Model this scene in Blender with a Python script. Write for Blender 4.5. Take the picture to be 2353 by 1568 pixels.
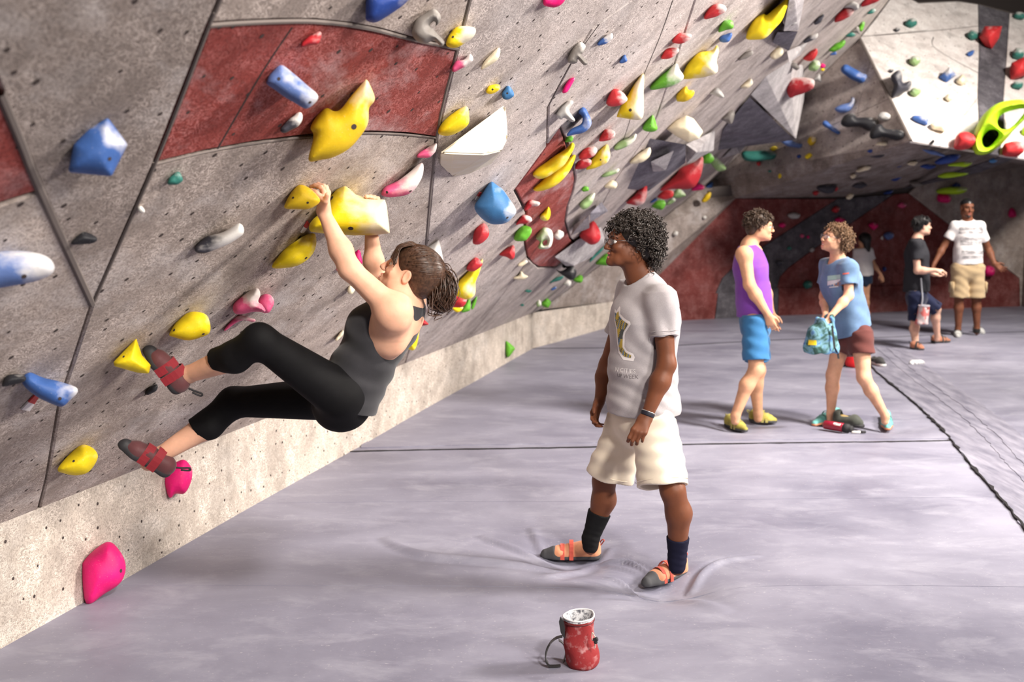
import bpy, bmesh, math, random
import numpy as np
from mathutils import Vector, Matrix
from mathutils.bvhtree import BVHTree
random.seed(7); rng = np.random.default_rng(7)
for o in list(bpy.data.objects): bpy.data.objects.remove(o)
SC = bpy.context.scene; COL = SC.collection

# ------------------------------------------------------------------ camera
FPX = 2600.0; HOR = 440.0; PITCH = math.atan((784-HOR)/FPX); CAMH = 1.9
CP, SP = math.cos(PITCH), math.sin(PITCH)
C0 = np.array([0., 0., CAMH])
cam = bpy.data.cameras.new('camera'); camo = bpy.data.objects.new('camera', cam); COL.objects.link(camo)
cam.sensor_width = 36; cam.lens = FPX/2353*36
camo.location = (0, 0, CAMH); camo.rotation_euler = (math.pi/2-PITCH, 0, 0)
cam.clip_start = 0.05
cam.dof.use_dof = True; cam.dof.focus_distance = 4.9; cam.dof.aperture_fstop = 2.8
SC.camera = camo
# ------------------------------------------------------------------ light
w = bpy.data.worlds.new('hall'); SC.world = w; w.use_nodes = True
w.node_tree.nodes['Background'].inputs[0].default_value = (0.95, 0.95, 1.0, 1)
w.node_tree.nodes['Background'].inputs[1].default_value = 0.12
def lamp(name, loc, target, power, size, color=(1, .93, .85), spread=150):
    l = bpy.data.lights.new(name, 'AREA'); l.energy = power; l.shape = 'DISK'; l.size = size; l.color = color
    l.spread = math.radians(spread)
    o = bpy.data.objects.new(name, l); COL.objects.link(o); o.location = loc
    o.rotation_euler = (Vector(target)-Vector(loc)).to_track_quat('-Z', 'Y').to_euler()
    return o
lamp('hall_lamp_front', (5.2, -1.4, 4.3), (-1.0, 5.0, 1.0), 135, 1.5, spread=86)
lamp('hall_lamp_near', (2.9, -1.3, 6.0), (-0.9, 5.2, 0.6), 120, 0.8, spread=70)
lamp('hall_lamp_side', (7.8, 5.5, 4.6), (0.5, 7.2, 0.9), 470, 1.5, spread=100)
lamp('hall_lamp_far', (8.0, 10.0, 5.6), (4.3, 15.8, 3.4), 380, 0.9, spread=110)
lamp('hall_lamp_middle', (5.6, 6.6, 6.2), (2.9, 8.6, 0), 250, 0.9, spread=84)
lamp('added_fill_back', (7.6, 12.0, 5.4), (5.4, 13.4, 0), 140, 1.2, spread=84)  # added fill that brightens the mats around the far people
vs = SC.view_settings
vs.view_transform = 'Standard'; vs.look = 'None'; vs.exposure = -0.12; vs.gamma = 1; vs.use_curve_mapping = False

# ------------------------------------------------------------------ geometry helpers
def V(*a): return np.array(a if len(a) > 1 else a[0], dtype=float)
def nrm(v): v = np.asarray(v, float); return v/np.linalg.norm(v)
def ray(px, py):
    x = (px-1176.5)/FPX; u = (784-py)/FPX
    return np.array([x, CP+u*SP, -SP+u*CP])
def J(px, py, d):                      # the point seen at a pixel, at distance d into the hall
    r = ray(px, py); return C0+r*(d/r[1])
def onfloor(px, py, z=0.0):
    r = ray(px, py); return C0+r*((CAMH-z)/-r[2])
class Plane:
    def __init__(s, p, n): s.p = V(p); s.n = nrm(n)
    def hit(s, px, py, off=0.0):
        r = ray(px, py); return C0+r*(((s.p+s.n*off-C0)@s.n)/(r@s.n))
    def dist(s, q): return (np.asarray(q)-s.p)@s.n
def plane3(a, b, c):
    n = nrm(np.cross(b-a, c-a)); 
    if n@(C0-a) < 0: n = -n
    return Plane(a, n)
TH = math.radians(46.5)
KA = V(-2.14, 4.52, .53); KB = V(.26, 13.67, .44)
wu = nrm(KB-KA); wr = nrm(V(wu[1], -wu[0], 0)); ww = math.sin(TH)*wr+math.cos(TH)*V(0, 0, 1)
n_ = np.cross(wu, ww); n_ = n_ if n_[0] > 0 else -n_
PM = Plane(KA, n_)                                   # the long overhanging wall
bl, br = onfloor(1450, 740), onfloor(2353, 703)
PB = Plane(bl, np.cross(br-bl, V(0, 0, 1))); 
if PB.n[1] > 0: PB.n = -PB.n
pB = PM.hit(1640, 412); pRid = PM.hit(1975, 88); pNose = J(2093, 324, 14.3); pRt = J(2440, 376, 14.7)
PG = plane3(pB, pRid, pNose); PW = plane3(pRid, pNose, pRt)
pC = PB.hit(1690, 456); PR = plane3(pNose, pRt, PB.hit(2100, 432))
PN = plane3(PM.hit(1500, 520), V(1.37, 15.81, .36), PB.hit(1690, 456))
PR1 = plane3(pB, pNose, PB.hit(1850, 454))
PL = {'M': PM, 'B': PB, 'G': PG, 'W': PW, 'R': PR, 'Q': PR1, 'N': PN, 'K': Plane(KA, wr)}

def link(name, me, mat=None, parent=None, smooth=False):
    o = bpy.data.objects.new(name, me); COL.objects.link(o)
    if mat is not None and len(me.materials) == 0: me.materials.append(mat)
    if parent is not None: o.parent = parent; 
    if smooth and len(me.polygons): me.polygons.foreach_set('use_smooth', [True]*len(me.polygons))
    return o
def mesh(name, verts, faces, mat=None, parent=None, smooth=False):
    me = bpy.data.meshes.new(name); me.from_pydata([tuple(map(float, v)) for v in verts], [], [tuple(map(int, f)) for f in faces]); me.update()
    return link(name, me, mat, parent, smooth)
def from_bm(name, bm, mat=None, parent=None, smooth=False):
    me = bpy.data.meshes.new(name); bm.to_mesh(me); bm.free(); return link(name, me, mat, parent, smooth)
def tag(o, label, cat, group=None):
    o['label'] = label; o['category'] = cat
    if group: o['group'] = group
    return o
def struct(o, label=None):
    o['kind'] = 'structure'
    if label: o['label'] = label
    return o
def empty(name, loc=(0, 0, 0)):
    o = bpy.data.objects.new(name, None); COL.objects.link(o); o.location = tuple(map(float, loc)); o.empty_display_size = .05
    return o
def adopt(child, parent):              # keep the world place of the child
    child.parent = parent; child.matrix_parent_inverse = Matrix.Translation(-Vector(parent.location))
def tubes(name, paths, radii, mat, parent=None, sides=6, smooth=True, taper=None, cap=True):
    vs_, fs = [], []
    for pth, r in zip(paths, radii):
        pth = np.asarray(pth, float); n = len(pth); base = len(vs_)
        tng = np.gradient(pth, axis=0)
        ref = V(0, 0, 1) if abs(nrm(tng[0])[2]) < .9 else V(1, 0, 0)
        for i in range(n):
            t = nrm(tng[i]); a = nrm(np.cross(t, ref)); b = np.cross(t, a); ref = -np.cross(t, a) if False else ref
            rr = (r[i] if hasattr(r, '__len__') else r*(taper(i/(n-1)) if taper else 1))
            for k in range(sides):
                an = 2*math.pi*k/sides; vs_.append(pth[i]+(a*math.cos(an)+b*math.sin(an))*rr)
        for i in range(n-1):
            for k in range(sides):
                k2 = (k+1) % sides
                fs.append((base+i*sides+k, base+i*sides+k2, base+(i+1)*sides+k2, base+(i+1)*sides+k))
        if cap:
            fs.append(tuple(base+k for k in range(sides))[::-1]); fs.append(tuple(base+(n-1)*sides+k for k in range(sides)))
    return mesh(name, vs_, fs, mat, parent, smooth)
def catmull(pts, n=8, closed=False):
    p = np.asarray(pts, float); m = len(p); out = []
    rngi = range(m) if closed else range(m-1)
    for i in rngi:
        if closed: a, b, c, d = p[(i-1) % m], p[i], p[(i+1) % m], p[(i+2) % m]
        else: a, b, c, d = p[max(i-1, 0)], p[i], p[i+1], p[min(i+2, m-1)]
        for k in range(n):
            t = k/n
            out.append(.5*((2*b)+(-a+c)*t+(2*a-5*b+4*c-d)*t*t+(-a+3*b-3*c+d)*t**3))
    if not closed: out.append(p[-1])
    return np.array(out)

# ------------------------------------------------------------------ signed distance modelling (bodies, clothes, holds)
def surface_nets(D, org, h):
    s = D < 0
    nx, ny, nz = D.shape
    cnt = np.zeros((nx-1, ny-1, nz-1), np.int8)
    for i in (0, 1):
        for j in (0, 1):
            for k in (0, 1): cnt += s[i:nx-1+i, j:ny-1+j, k:nz-1+k]
    act = (cnt > 0) & (cnt < 8)
    I, Jx, K = np.nonzero(act)
    if len(I) == 0: return np.zeros((0, 3)), np.zeros((0, 4), int)
    idx = np.full(act.shape, -1, np.int32); idx[I, Jx, K] = np.arange(len(I))
    acc = np.zeros((len(I), 3)); num = np.zeros(len(I))
    cor = [(0,0,0),(1,0,0),(0,1,0),(1,1,0),(0,0,1),(1,0,1),(0,1,1),(1,1,1)]
    for a in range(8):
        for ax in range(3):
            ca = cor[a]
            if ca[ax]: continue
            cb = list(ca); cb[ax] = 1
            da = D[I+ca[0], Jx+ca[1], K+ca[2]]; db = D[I+cb[0], Jx+cb[1], K+cb[2]]
            m = (da < 0) != (db < 0)
            t = np.where(m, da/np.where(m, da-db, 1), 0)
            for q in range(3):
                acc[:, q] += np.where(m, ca[q]+(t if q == ax else 0), 0)
            num += m
    vt = (acc/num[:, None]+np.stack([I, Jx, K], 1))*h+org
    F = []
    for ax in range(3):
        sl0 = [slice(None)]*3; sl1 = [slice(None)]*3; sl0[ax] = slice(0, -1); sl1[ax] = slice(1, None)
        a, b = s[tuple(sl0)], s[tuple(sl1)]
        m = a != b
        P = np.array(np.nonzero(m)).T
        u, v = (ax+1) % 3, (ax+2) % 3
        ok = (P[:, u] > 0) & (P[:, v] > 0) & (P[:, u] < D.shape[u]-1) & (P[:, v] < D.shape[v]-1)
        P = P[ok]
        def at(du, dv):
            Q = P.copy(); Q[:, u] -= du; Q[:, v] -= dv
            return idx[Q[:, 0], Q[:, 1], Q[:, 2]]
        q = np.stack([at(1, 1), at(0, 1), at(0, 0), at(1, 0)], 1)
        fl = ~a[P[:, 0], P[:, 1], P[:, 2]]
        q[fl] = q[fl][:, ::-1]
        F.append(q)
    F = np.concatenate(F); F = F[(F >= 0).all(1)]
    return vt, F
def nets_mesh(name, vt, F, mat=None, parent=None, smooth=True):
    me = bpy.data.meshes.new(name)
    me.vertices.add(len(vt)); me.vertices.foreach_set('co', np.asarray(vt, np.float32).ravel())
    me.loops.add(len(F)*4); me.polygons.add(len(F))
    me.loops.foreach_set('vertex_index', np.asarray(F, np.int32).ravel())
    me.polygons.foreach_set('loop_start', np.arange(0, len(F)*4, 4, dtype=np.int32))
    me.polygons.foreach_set('loop_total', np.full(len(F), 4, np.int32))
    me.polygons.foreach_set('use_smooth', np.full(len(F), smooth))
    me.update(); me.validate()
    return link(name, me, mat, parent)
def lap(vt, F, it=1, lam=.5):
    for _ in range(it):
        acc = np.zeros_like(vt); n = np.zeros(len(vt))
        for a, b in ((0, 1), (1, 2), (2, 3), (3, 0)):
            np.add.at(acc, F[:, a], vt[F[:, b]]); np.add.at(acc, F[:, b], vt[F[:, a]])
            np.add.at(n, F[:, a], 1); np.add.at(n, F[:, b], 1)
        vt = vt+lam*(acc/np.maximum(n, 1)[:, None]-vt)
    return vt
class Sdf:
    def __init__(s, h): s.h = h; s.ops = []; s.disp = []
    def cone(s, a, b, ra, rb=None, k=.02, flat=None, cap=False, mode='add'):
        s.ops.append(('cone', V(a), V(b), ra, ra if rb is None else rb, k, flat, cap, mode)); return s
    def ball(s, c, r, k=.01, mode='add'): return s.ell(c, (r, r, r), None, k, mode)
    def ell(s, c, r, R=None, k=.02, mode='add'):
        s.ops.append(('ell', V(c), V(r), np.eye(3) if R is None else np.asarray(R, float), k, mode)); return s
    def half(s, p, n, mode='int', k=0):       # keep the side the normal points to
        s.ops.append(('half', V(p), nrm(n), k, mode)); return s
    def wr(s, fn): s.disp.append(fn); return s
    def ob(s, o, pad):
        if o[0] == 'cone':
            R = max(o[3], o[4]); 
            return np.minimum(o[1], o[2])-R-pad, np.maximum(o[1], o[2])+R+pad
        R = o[2].max(); return o[1]-R-pad, o[1]+R+pad
    def eval(s):
        h = s.h
        lo = np.min([s.ob(o, 0)[0] for o in s.ops if o[0] != 'half' and o[-1] == 'add'], 0)-4*h
        hi = np.max([s.ob(o, 0)[1] for o in s.ops if o[0] != 'half' and o[-1] == 'add'], 0)+4*h
        n = np.ceil((hi-lo)/h).astype(int)+1
        D = np.full(tuple(n), .25, np.float32)
        ax = [lo[i]+np.arange(n[i])*h for i in range(3)]
        for o in s.ops:
            if o[0] == 'half':
                X = np.subtract.outer(-(ax[0]-o[1][0])*o[2][0], (ax[1]-o[1][1])*o[2][1])[:, :, None]-((ax[2]-o[1][2])*o[2][2])[None, None, :]
                np.maximum(D, X.astype(np.float32), out=D); continue
            k = o[5] if o[0] == 'cone' else o[4]
            l2, h2 = s.ob(o, k+3*h)
            i0 = np.clip(np.floor((l2-lo)/h).astype(int), 0, n-1); i1 = np.clip(np.ceil((h2-lo)/h).astype(int)+1, 1, n)
            if (i1 <= i0).any(): continue
            x, y, z = ax[0][i0[0]:i1[0]][:, None, None], ax[1][i0[1]:i1[1]][None, :, None], ax[2][i0[2]:i1[2]][None, None, :]
            if o[0] == 'cone':
                a, b, ra, rb, k, flat, cap, mode = o[1:]
                ab = b-a; L2 = max(ab@ab, 1e-9)
                px, py, pz = x-a[0], y-a[1], z-a[2]
                t = (px*ab[0]+py*ab[1]+pz*ab[2])/L2
                tc = np.clip(t, 0, 1)
                qx, qy, qz = px-tc*ab[0], py-tc*ab[1], pz-tc*ab[2]
                if flat is not None:
                    f, m = flat; d_ = qx*f[0]+qy*f[1]+qz*f[2]
                    qx, qy, qz = qx+f[0]*d_*(m-1), qy+f[1]*d_*(m-1), qz+f[2]*d_*(m-1)
                if cap:
                    L = math.sqrt(L2); ua = ab/L
                    ex = (t-tc)*L
                    q2 = np.sqrt(np.maximum(qx*qx+qy*qy+qz*qz-ex*ex, 0))
                    d = np.maximum(q2-(ra+(rb-ra)*tc), np.maximum(-t*L, (t-1)*L))
                else: d = np.sqrt(qx*qx+qy*qy+qz*qz)-(ra+(rb-ra)*tc)
            else:
                c, r, R, k, mode = o[1:]
                qx, qy, qz = x-c[0], y-c[1], z-c[2]
                e = [(qx*R[i][0]+qy*R[i][1]+qz*R[i][2])/r[i] for i in range(3)]
                k0 = np.sqrt(e[0]**2+e[1]**2+e[2]**2)+1e-9
                k1 = np.sqrt((e[0]/r[0])**2+(e[1]/r[1])**2+(e[2]/r[2])**2)+1e-9
                d = k0*(k0-1)/k1
            S = D[i0[0]:i1[0], i0[1]:i1[1], i0[2]:i1[2]]
            if mode == 'add':
                if k > 0:
                    hh = np.maximum(k-np.abs(S-d), 0)/k; S[...] = np.minimum(S, d)-hh*hh*k*.25
                else: S[...] = np.minimum(S, d)
            else:
                d = -d
                if k > 0:
                    hh = np.maximum(k-np.abs(S-d), 0)/k; S[...] = np.maximum(S, d)+hh*hh*k*.25
                else: S[...] = np.maximum(S, d)
        if s.disp:
            m = np.abs(D) < .03
            I = np.nonzero(m)
            P = np.stack([ax[q][I[q]] for q in range(3)], 1)
            d = np.zeros(len(P))
            for f in s.disp: d += f(P)
            D[I] += d.astype(np.float32)
        return D, lo
    def build(s, name, mat, parent=None, smooth_it=1):
        D, lo = s.eval(); vt, F = surface_nets(D, lo, s.h)
        if smooth_it: vt = lap(vt, F, smooth_it)
        o = nets_mesh(name, vt, F, mat, None)
        if parent is not None: adopt(o, parent)
        return o

# ------------------------------------------------------------------ materials
def mat(name, build=None, color=(.5, .5, .5), rough=.6, **kw):
    m = bpy.data.materials.new(name); m.use_nodes = True
    nt = m.node_tree; b = nt.nodes['Principled BSDF']
    b.inputs['Base Color'].default_value = (*color, 1); b.inputs['Roughness'].default_value = rough
    b.inputs['Specular IOR Level'].default_value = kw.get('spec', .35)
    if 'sss' in kw:
        b.inputs['Subsurface Weight'].default_value = kw['sss']; b.inputs['Subsurface Radius'].default_value = (.01, .004, .002)
        b.inputs['Subsurface Scale'].default_value = 1.0
    if 'metal' in kw: b.inputs['Metallic'].default_value = kw['metal']
    if 'sheen' in kw: b.inputs['Sheen Weight'].default_value = kw['sheen']
    if 'trans' in kw: b.inputs['Transmission Weight'].default_value = kw['trans']
    if build: build(nt, b)
    return m
def nd(nt, t, **kw):
    n = nt.nodes.new(t)
    for k, v in kw.items():
        if k.startswith('i_'):
            key = k[2:].replace('_', ' '); key = int(key) if key.isdigit() else key
            n.inputs[key].default_value = v
        else: setattr(n, k, v)
    return n
def lk(nt, a, b): nt.links.new(a, b)
def coord(nt, kind='Object', scale=(1, 1, 1), rot=(0, 0, 0)):
    tc = nd(nt, 'ShaderNodeTexCoord'); mp = nd(nt, 'ShaderNodeMapping'); mp.inputs['Scale'].default_value = scale; mp.inputs['Rotation'].default_value = rot
    lk(nt, tc.outputs[kind], mp.inputs['Vector']); return mp.outputs[0]
def noise(nt, vec, scale, detail=4, rough=.55, dist=0):
    n = nd(nt, 'ShaderNodeTexNoise'); n.inputs['Scale'].default_value = scale; n.inputs['Detail'].default_value = detail
    n.inputs['Roughness'].default_value = rough; n.inputs['Distortion'].default_value = dist
    lk(nt, vec, n.inputs['Vector']); return n.outputs['Fac']
def ramp(nt, fac, stops):
    r = nd(nt, 'ShaderNodeValToRGB'); e = r.color_ramp.elements
    while len(e) > 1: e.remove(e[-1])
    e[0].position = stops[0][0]; e[0].color = stops[0][1] if len(stops[0][1]) == 4 else (*stops[0][1], 1)
    for p, c in stops[1:]:
        x = e.new(p); x.color = c if len(c) == 4 else (*c, 1)
    lk(nt, fac, r.inputs[0]); return r.outputs[0]
def g(v): return (v, v, v, 1)
def mix(nt, fac, a, b, mode='MIX'):
    m = nd(nt, 'ShaderNodeMix', data_type='RGBA', blend_type=mode)
    for i, x in ((0, fac), (6, a), (7, b)):
        if isinstance(x, (int, float)): m.inputs[i].default_value = x
        elif isinstance(x, tuple): m.inputs[i].default_value = x if len(x) == 4 else (*x, 1)
        else: lk(nt, x, m.inputs[i])
    return m.outputs[2]
def bump(nt, b, fac, strength=.3, dist=.01):
    n = nd(nt, 'ShaderNodeBump'); n.inputs['Strength'].default_value = strength; n.inputs['Distance'].default_value = dist
    lk(nt, fac, n.inputs['Height']); lk(nt, n.outputs[0], b.inputs['Normal'])
def wall_mat(name, base, chalk=.5, chalk_col=(.62, .58, .58), dark=.75, streak=None):
    def f(nt, b):
        v = coord(nt, 'Object')
        big = noise(nt, v, 1.3, 3)
        fine = noise(nt, v, 95, 5, .7)
        scr = noise(nt, coord(nt, 'Object', (1, .55, 1), (.4, .3, .2)), 40, 2, .5, 2.4)
        msk = noise(nt, v, 6, 4, .65)
        c = mix(nt, ramp(nt, big, [(.35, g(0)), (.68, g(1))]), tuple(x*dark for x in base), tuple(x*1.13 for x in base))
        c = mix(nt, ramp(nt, fine, [(.34, g(.75)), (.54, g(0))]), c, tuple(x*.40 for x in base))
        c = mix(nt, mix(nt, 1.0, ramp(nt, scr, [(.43, g(0)), (.5, g(1)), (.57, g(0))]), ramp(nt, msk, [(.38, g(.05)), (.60, g(1))]), 'MULTIPLY'), c, tuple(min(1, x*1.55+.10) for x in base))
        ch = noise(nt, coord(nt, 'Object', (2.2, .9, 2.2)), 1.5, 6, .68)
        chm = ramp(nt, ch, [(.50, g(0)), (.70, g(chalk))])
        chf = ramp(nt, fine, [(.35, g(.25)), (.6, g(1))])
        c = mix(nt, mix(nt, 1.0, chm, chf, 'MULTIPLY'), c, chalk_col)
        sm = noise(nt, coord(nt, 'Object', (1.6, 1.6, 1.6)), 2.1, 5, .6)
        c = mix(nt, ramp(nt, sm, [(.54, g(0)), (.72, g(.6))]), c, tuple(x*.45 for x in base))
        if streak is not None:
            sv = noise(nt, coord(nt, 'Object', streak), 1.0, 4, .6)
            c = mix(nt, ramp(nt, sv, [(.52, g(0)), (.72, g(.55))]), c, tuple(x*.45 for x in base))
        lk(nt, c, b.inputs['Base Color'])
        bump(nt, b, mix(nt, .5, fine, scr), .55, .006)
    return mat(name, f, rough=.8, spec=.2)
M = {}
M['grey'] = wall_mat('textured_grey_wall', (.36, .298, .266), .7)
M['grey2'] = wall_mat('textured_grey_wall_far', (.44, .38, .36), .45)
M['grey3'] = wall_mat('textured_grey_wall_dark', (.27, .222, .20), .7)  # darker copy of the grey wall colour
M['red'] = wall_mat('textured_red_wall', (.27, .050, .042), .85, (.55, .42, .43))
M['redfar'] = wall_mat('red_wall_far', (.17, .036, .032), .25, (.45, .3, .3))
M['darkp'] = wall_mat('charcoal_wall', (.075, .068, .08), .4, (.4, .37, .42))
M['white'] = wall_mat('pale_wall', (.62, .56, .54), .4, (.8, .78, .78), .92)
M['kick'] = wall_mat('kickboard', (.44, .38, .33), .35, (.75, .72, .7), .82, (1.6, 1.6, .25))
M['seam'] = mat('seam_shadow_gap', color=(.09, .075, .07), rough=.9)
M['hole'] = mat('bolt_hole_dark', color=(.045, .032, .03), rough=.9)
M['trim'] = mat('seam_trim', color=(.15, .125, .115), rough=.85)
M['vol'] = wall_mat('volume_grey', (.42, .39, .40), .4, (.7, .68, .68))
M['vold'] = wall_mat('volume_charcoal_and_shade', (.14, .13, .16), .35, (.4, .38, .42))  # charcoal volumes, and undersides whose shade is put into the colour
def floor_f(nt, b):
    v = coord(nt, 'Object')
    a = noise(nt, coord(nt, 'Object', (.7, 1.1, 1), (0, 0, .25)), 1.1, 6, .6, .5)
    c2 = noise(nt, coord(nt, 'Object', (1, 1.8, 1), (0, 0, .3)), 2.4, 6, .7, .4)
    c = mix(nt, ramp(nt, a, [(.3, g(0)), (.72, g(1))]), (.150, .146, .198), (.285, .278, .345))
    c = mix(nt, ramp(nt, c2, [(.5, g(0)), (.8, g(.5))]), c, (.42, .415, .48))
    f = noise(nt, v, 60, 3)
    c = mix(nt, ramp(nt, f, [(.64, g(0)), (.74, g(.35))]), c, (.52, .50, .53))
    lk(nt, c, b.inputs['Base Color'])
    lk(nt, ramp(nt, a, [(.3, g(.42)), (.7, g(.62))]), b.inputs['Roughness'])
    bump(nt, b, noise(nt, v, 7, 4), .12, .03)
M['floor'] = mat('vinyl_mat', floor_f, rough=.5, spec=.4)
M['cover'] = cov = mat('seam_cover_vinyl', lambda nt, b: (lk(nt, ramp(nt, noise(nt, coord(nt, 'Object', (6, 1.2, 1), (0, 0, -.5)), 2.2, 5), [(.35, (.14, .135, .178)), (.7, (.275, .265, .32))]), b.inputs['Base Color']), bump(nt, b, noise(nt, coord(nt, 'Object', (7, 1, 1), (0, 0, -.35)), 2, 3), .5, .02)), rough=.6)
M['seamdark'] = mat('mat_gap', color=(.012, .01, .012), rough=.9)
M['ceil'] = mat('dark_ceiling', color=(.05, .04, .038), rough=.9)

# ------------------------------------------------------------------ the setting
def axis_lines(lo, hi, step, fine):
    xs = list(np.arange(lo, hi+1e-6, step))
    for a, b, s in fine: xs = [x for x in xs if x < a or x > b]+list(np.arange(a, b+1e-6, s))
    return np.array(sorted(xs))
creases = []
def crz(pts, amp, wid):
    creases.append((catmull([onfloor(800+x/2.801, 960+y/2.801)[:2] for x, y in pts], 10), amp, wid))
crz([(1625, 885), (1700, 888), (1800, 897), (1900, 930), (2020, 990)], .026, .020)
crz([(1700, 985), (1790, 1010), (1890, 1085)], .018, .02)
crz([(2195, 1035), (2270, 965), (2400, 912), (2650, 880)], .020, .024)
crz([(1240, 885), (1000, 815), (820, 765)], .016, .035)
crz([(1300, 940), (900, 925), (520, 900), (330, 850), (200, 780)], .020, .045)
crz([(1620, 870), (1680, 810)], .010, .025)
crz([(1240, 850), (1190, 760), (1160, 700)], .010, .03)
crz([(1560, 900), (1450, 950), (1280, 1010)], .014, .05)
crz([(1890, 1095), (1760, 1110), (1600, 1130)], .008, .03)
crz([(2170, 1075), (2280, 1130), (2480, 1250)], .010, .05)
crz([(1880, 960), (1790, 940), (1640, 905)], .010, .02)
DENTS = [(onfloor(1310, 1276), .055, .24), (onfloor(1528, 1336), .075, .27), (onfloor(1692, 982), .03, .2), (onfloor(1752, 966), .03, .2),
         (onfloor(1902, 968), .03, .2), (onfloor(2038, 980), .04, .22)]
def floor_z(x, y):
    z = np.zeros_like(x)
    for c, d, r in DENTS:
        q = ((x-c[0])**2+(y-c[1])**2)/r**2
        z -= d*np.exp(-q*1.4)+.25*d*np.exp(-q*.2)
    for c, amp, wid in creases:
        lo, hi = c.min(0)-.2, c.max(0)+.2
        m = (x > lo[0]) & (x < hi[0]) & (y > lo[1]) & (y < hi[1])
        if not m.any(): continue
        P = np.stack([x[m], y[m]], 1); d2 = np.full(len(P), 9.); sg = np.zeros(len(P)); tt = np.zeros(len(P))
        for i in range(len(c)-1):
            a, b = c[i], c[i+1]; ab = b-a; t = np.clip(((P-a)@ab)/(ab@ab), 0, 1); q = P-(a+t[:, None]*ab)
            dd = (q**2).sum(1); k = dd < d2
            d2 = np.where(k, dd, d2); sg = np.where(k, ab[0]*q[:, 1]-ab[1]*q[:, 0], sg)/1.0; tt = np.where(k, (i+t)/(len(c)-1), tt)
        d = np.sqrt(d2)*np.sign(sg)
        f = 1.5*amp*np.exp(-(d/wid)**2)*(-d/wid*1.1+.35)*np.sin(math.pi*np.clip(tt*.9+.1, 0, 1))**.6
        z[m] += f
    z += .006*np.sin(x*1.7+y*.6)*np.sin(y*1.1-x*.4)
    return z
xs = axis_lines(-7, 13, .2, [(-1.3, 3.6, .018)]); ys = axis_lines(-3, 21, .2, [(4.6, 6.5, .014), (6.5001, 9.6, .05)])
X, Y = np.meshgrid(xs, ys, indexing='ij'); Z = floor_z(X.ravel(), Y.ravel()).reshape(X.shape)
nx, ny = len(xs), len(ys)
ii = np.arange(nx*ny).reshape(nx, ny)
FQ = np.stack([ii[:-1, :-1], ii[1:, :-1], ii[1:, 1:], ii[:-1, 1:]], -1).reshape(-1, 4)
floor_o = struct(nets_mesh('floor', np.stack([X, Y, Z], -1).reshape(-1, 3), FQ, M['floor']), 'grey vinyl crash mat floor')
def fz(p): return float(floor_z(np.array([p[0]]), np.array([p[1]]))[0])
def ribbon(name, cl, widths, z, th, m, parent, jit=0):
    cl = np.asarray(cl, float); tn = np.gradient(cl, axis=0); vs_, fs = [], []
    for i, p in enumerate(cl):
        t = nrm(tn[i]); s = V(-t[1], t[0]); wl = widths if not hasattr(widths, '__len__') else widths[i]
        j1, j2 = (rng.normal(0, jit), rng.normal(0, jit)) if jit else (0, 0)
        for q, zz in ((1, z), (-1, z), (-1, z-th), (1, z-th)):
            e = p+s*q*(wl/2+(j1 if q > 0 else j2)); vs_.append((e[0], e[1], zz+fz(e)))
        if i:
            a, b = (i-1)*4, i*4
            fs += [(a, a+1, b+1, b), (a+1, a+2, b+2, b+1), (a+3, a, b, b+3)]
    return mesh(name, vs_, fs, m, parent)
def fl(pts, n=14): return catmull([onfloor(x, y)[:2] for x, y in pts], n)
F6 = lambda x, y: (1600+x/3.125, 650+y/3.125)
ribbon('mat_gap', fl([(790, 1039), (1000, 1034), (1360, 1028), (1600, 1023), F6(900, 1150), F6(1500, 1135), F6(1925, 1125)]), .03, .004, .01, M['seamdark'], floor_o, .004)
ribbon('mat_gap', fl([F6(2235, 1118), (2353, 1007), (2600, 1002)]), .022, .004, .01, M['seamdark'], floor_o, .003)
ribbon('mat_gap', fl([(1225, 802), (1450, 798), (1700, 787)], 10), .025, .004, .01, M['seamdark'], floor_o, .004)
ribbon('mat_gap', fl([(1700, 787), (1850, 780), (2000, 776), (2200, 768), (2500, 760)], 10), .022, .004, .01, M['seamdark'], floor_o, .004)
ribbon('mat_fold', fl([(560, 1160), (1000, 1153), (1500, 1150), (2000, 1146), (2600, 1138)], 10), .007, .0015, .008, M['floor'], floor_o)
ribbon('mat_fold', fl([(250, 1345), (800, 1346), (1400, 1344), (2000, 1345), (2600, 1348)], 10), .006, .0015, .008, M['floor'], floor_o)
ribbon('seam_cover', fl([(830, 1024), (1200, 1015), (1700, 1007), (2180, 1000)], 12), .20, .007, .01, M['floor'], floor_o, .004)
SCov = [F6(1300, 470), F6(1500, 640), F6(1800, 870), F6(2050, 1075), F6(2230, 1280), F6(2500, 1560), F6(2900, 1990), F6(3700, 2860)]
c_ = fl(SCov, 14)
ribbon('seam_cover', c_, np.linspace(.62, .50, len(c_)), .009, .012, M['cover'], floor_o, .006)
for off, dark in ((-.30, 1), (-.02, 0), (.10, 0)):
    t = np.gradient(c_, axis=0); s = np.stack([-t[:, 1], t[:, 0]], 1); s /= np.linalg.norm(s, axis=1)[:, None]
    ww_ = np.linspace(.31, .25, len(c_))[:, None]*(off/.30)
    ribbon('mat_gap' if dark else 'seam_fold', c_+s*ww_*1.0,   .013 if dark else .012, .013, .012, M['seamdark'] if dark else M['cover'], floor_o, .006)

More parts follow.
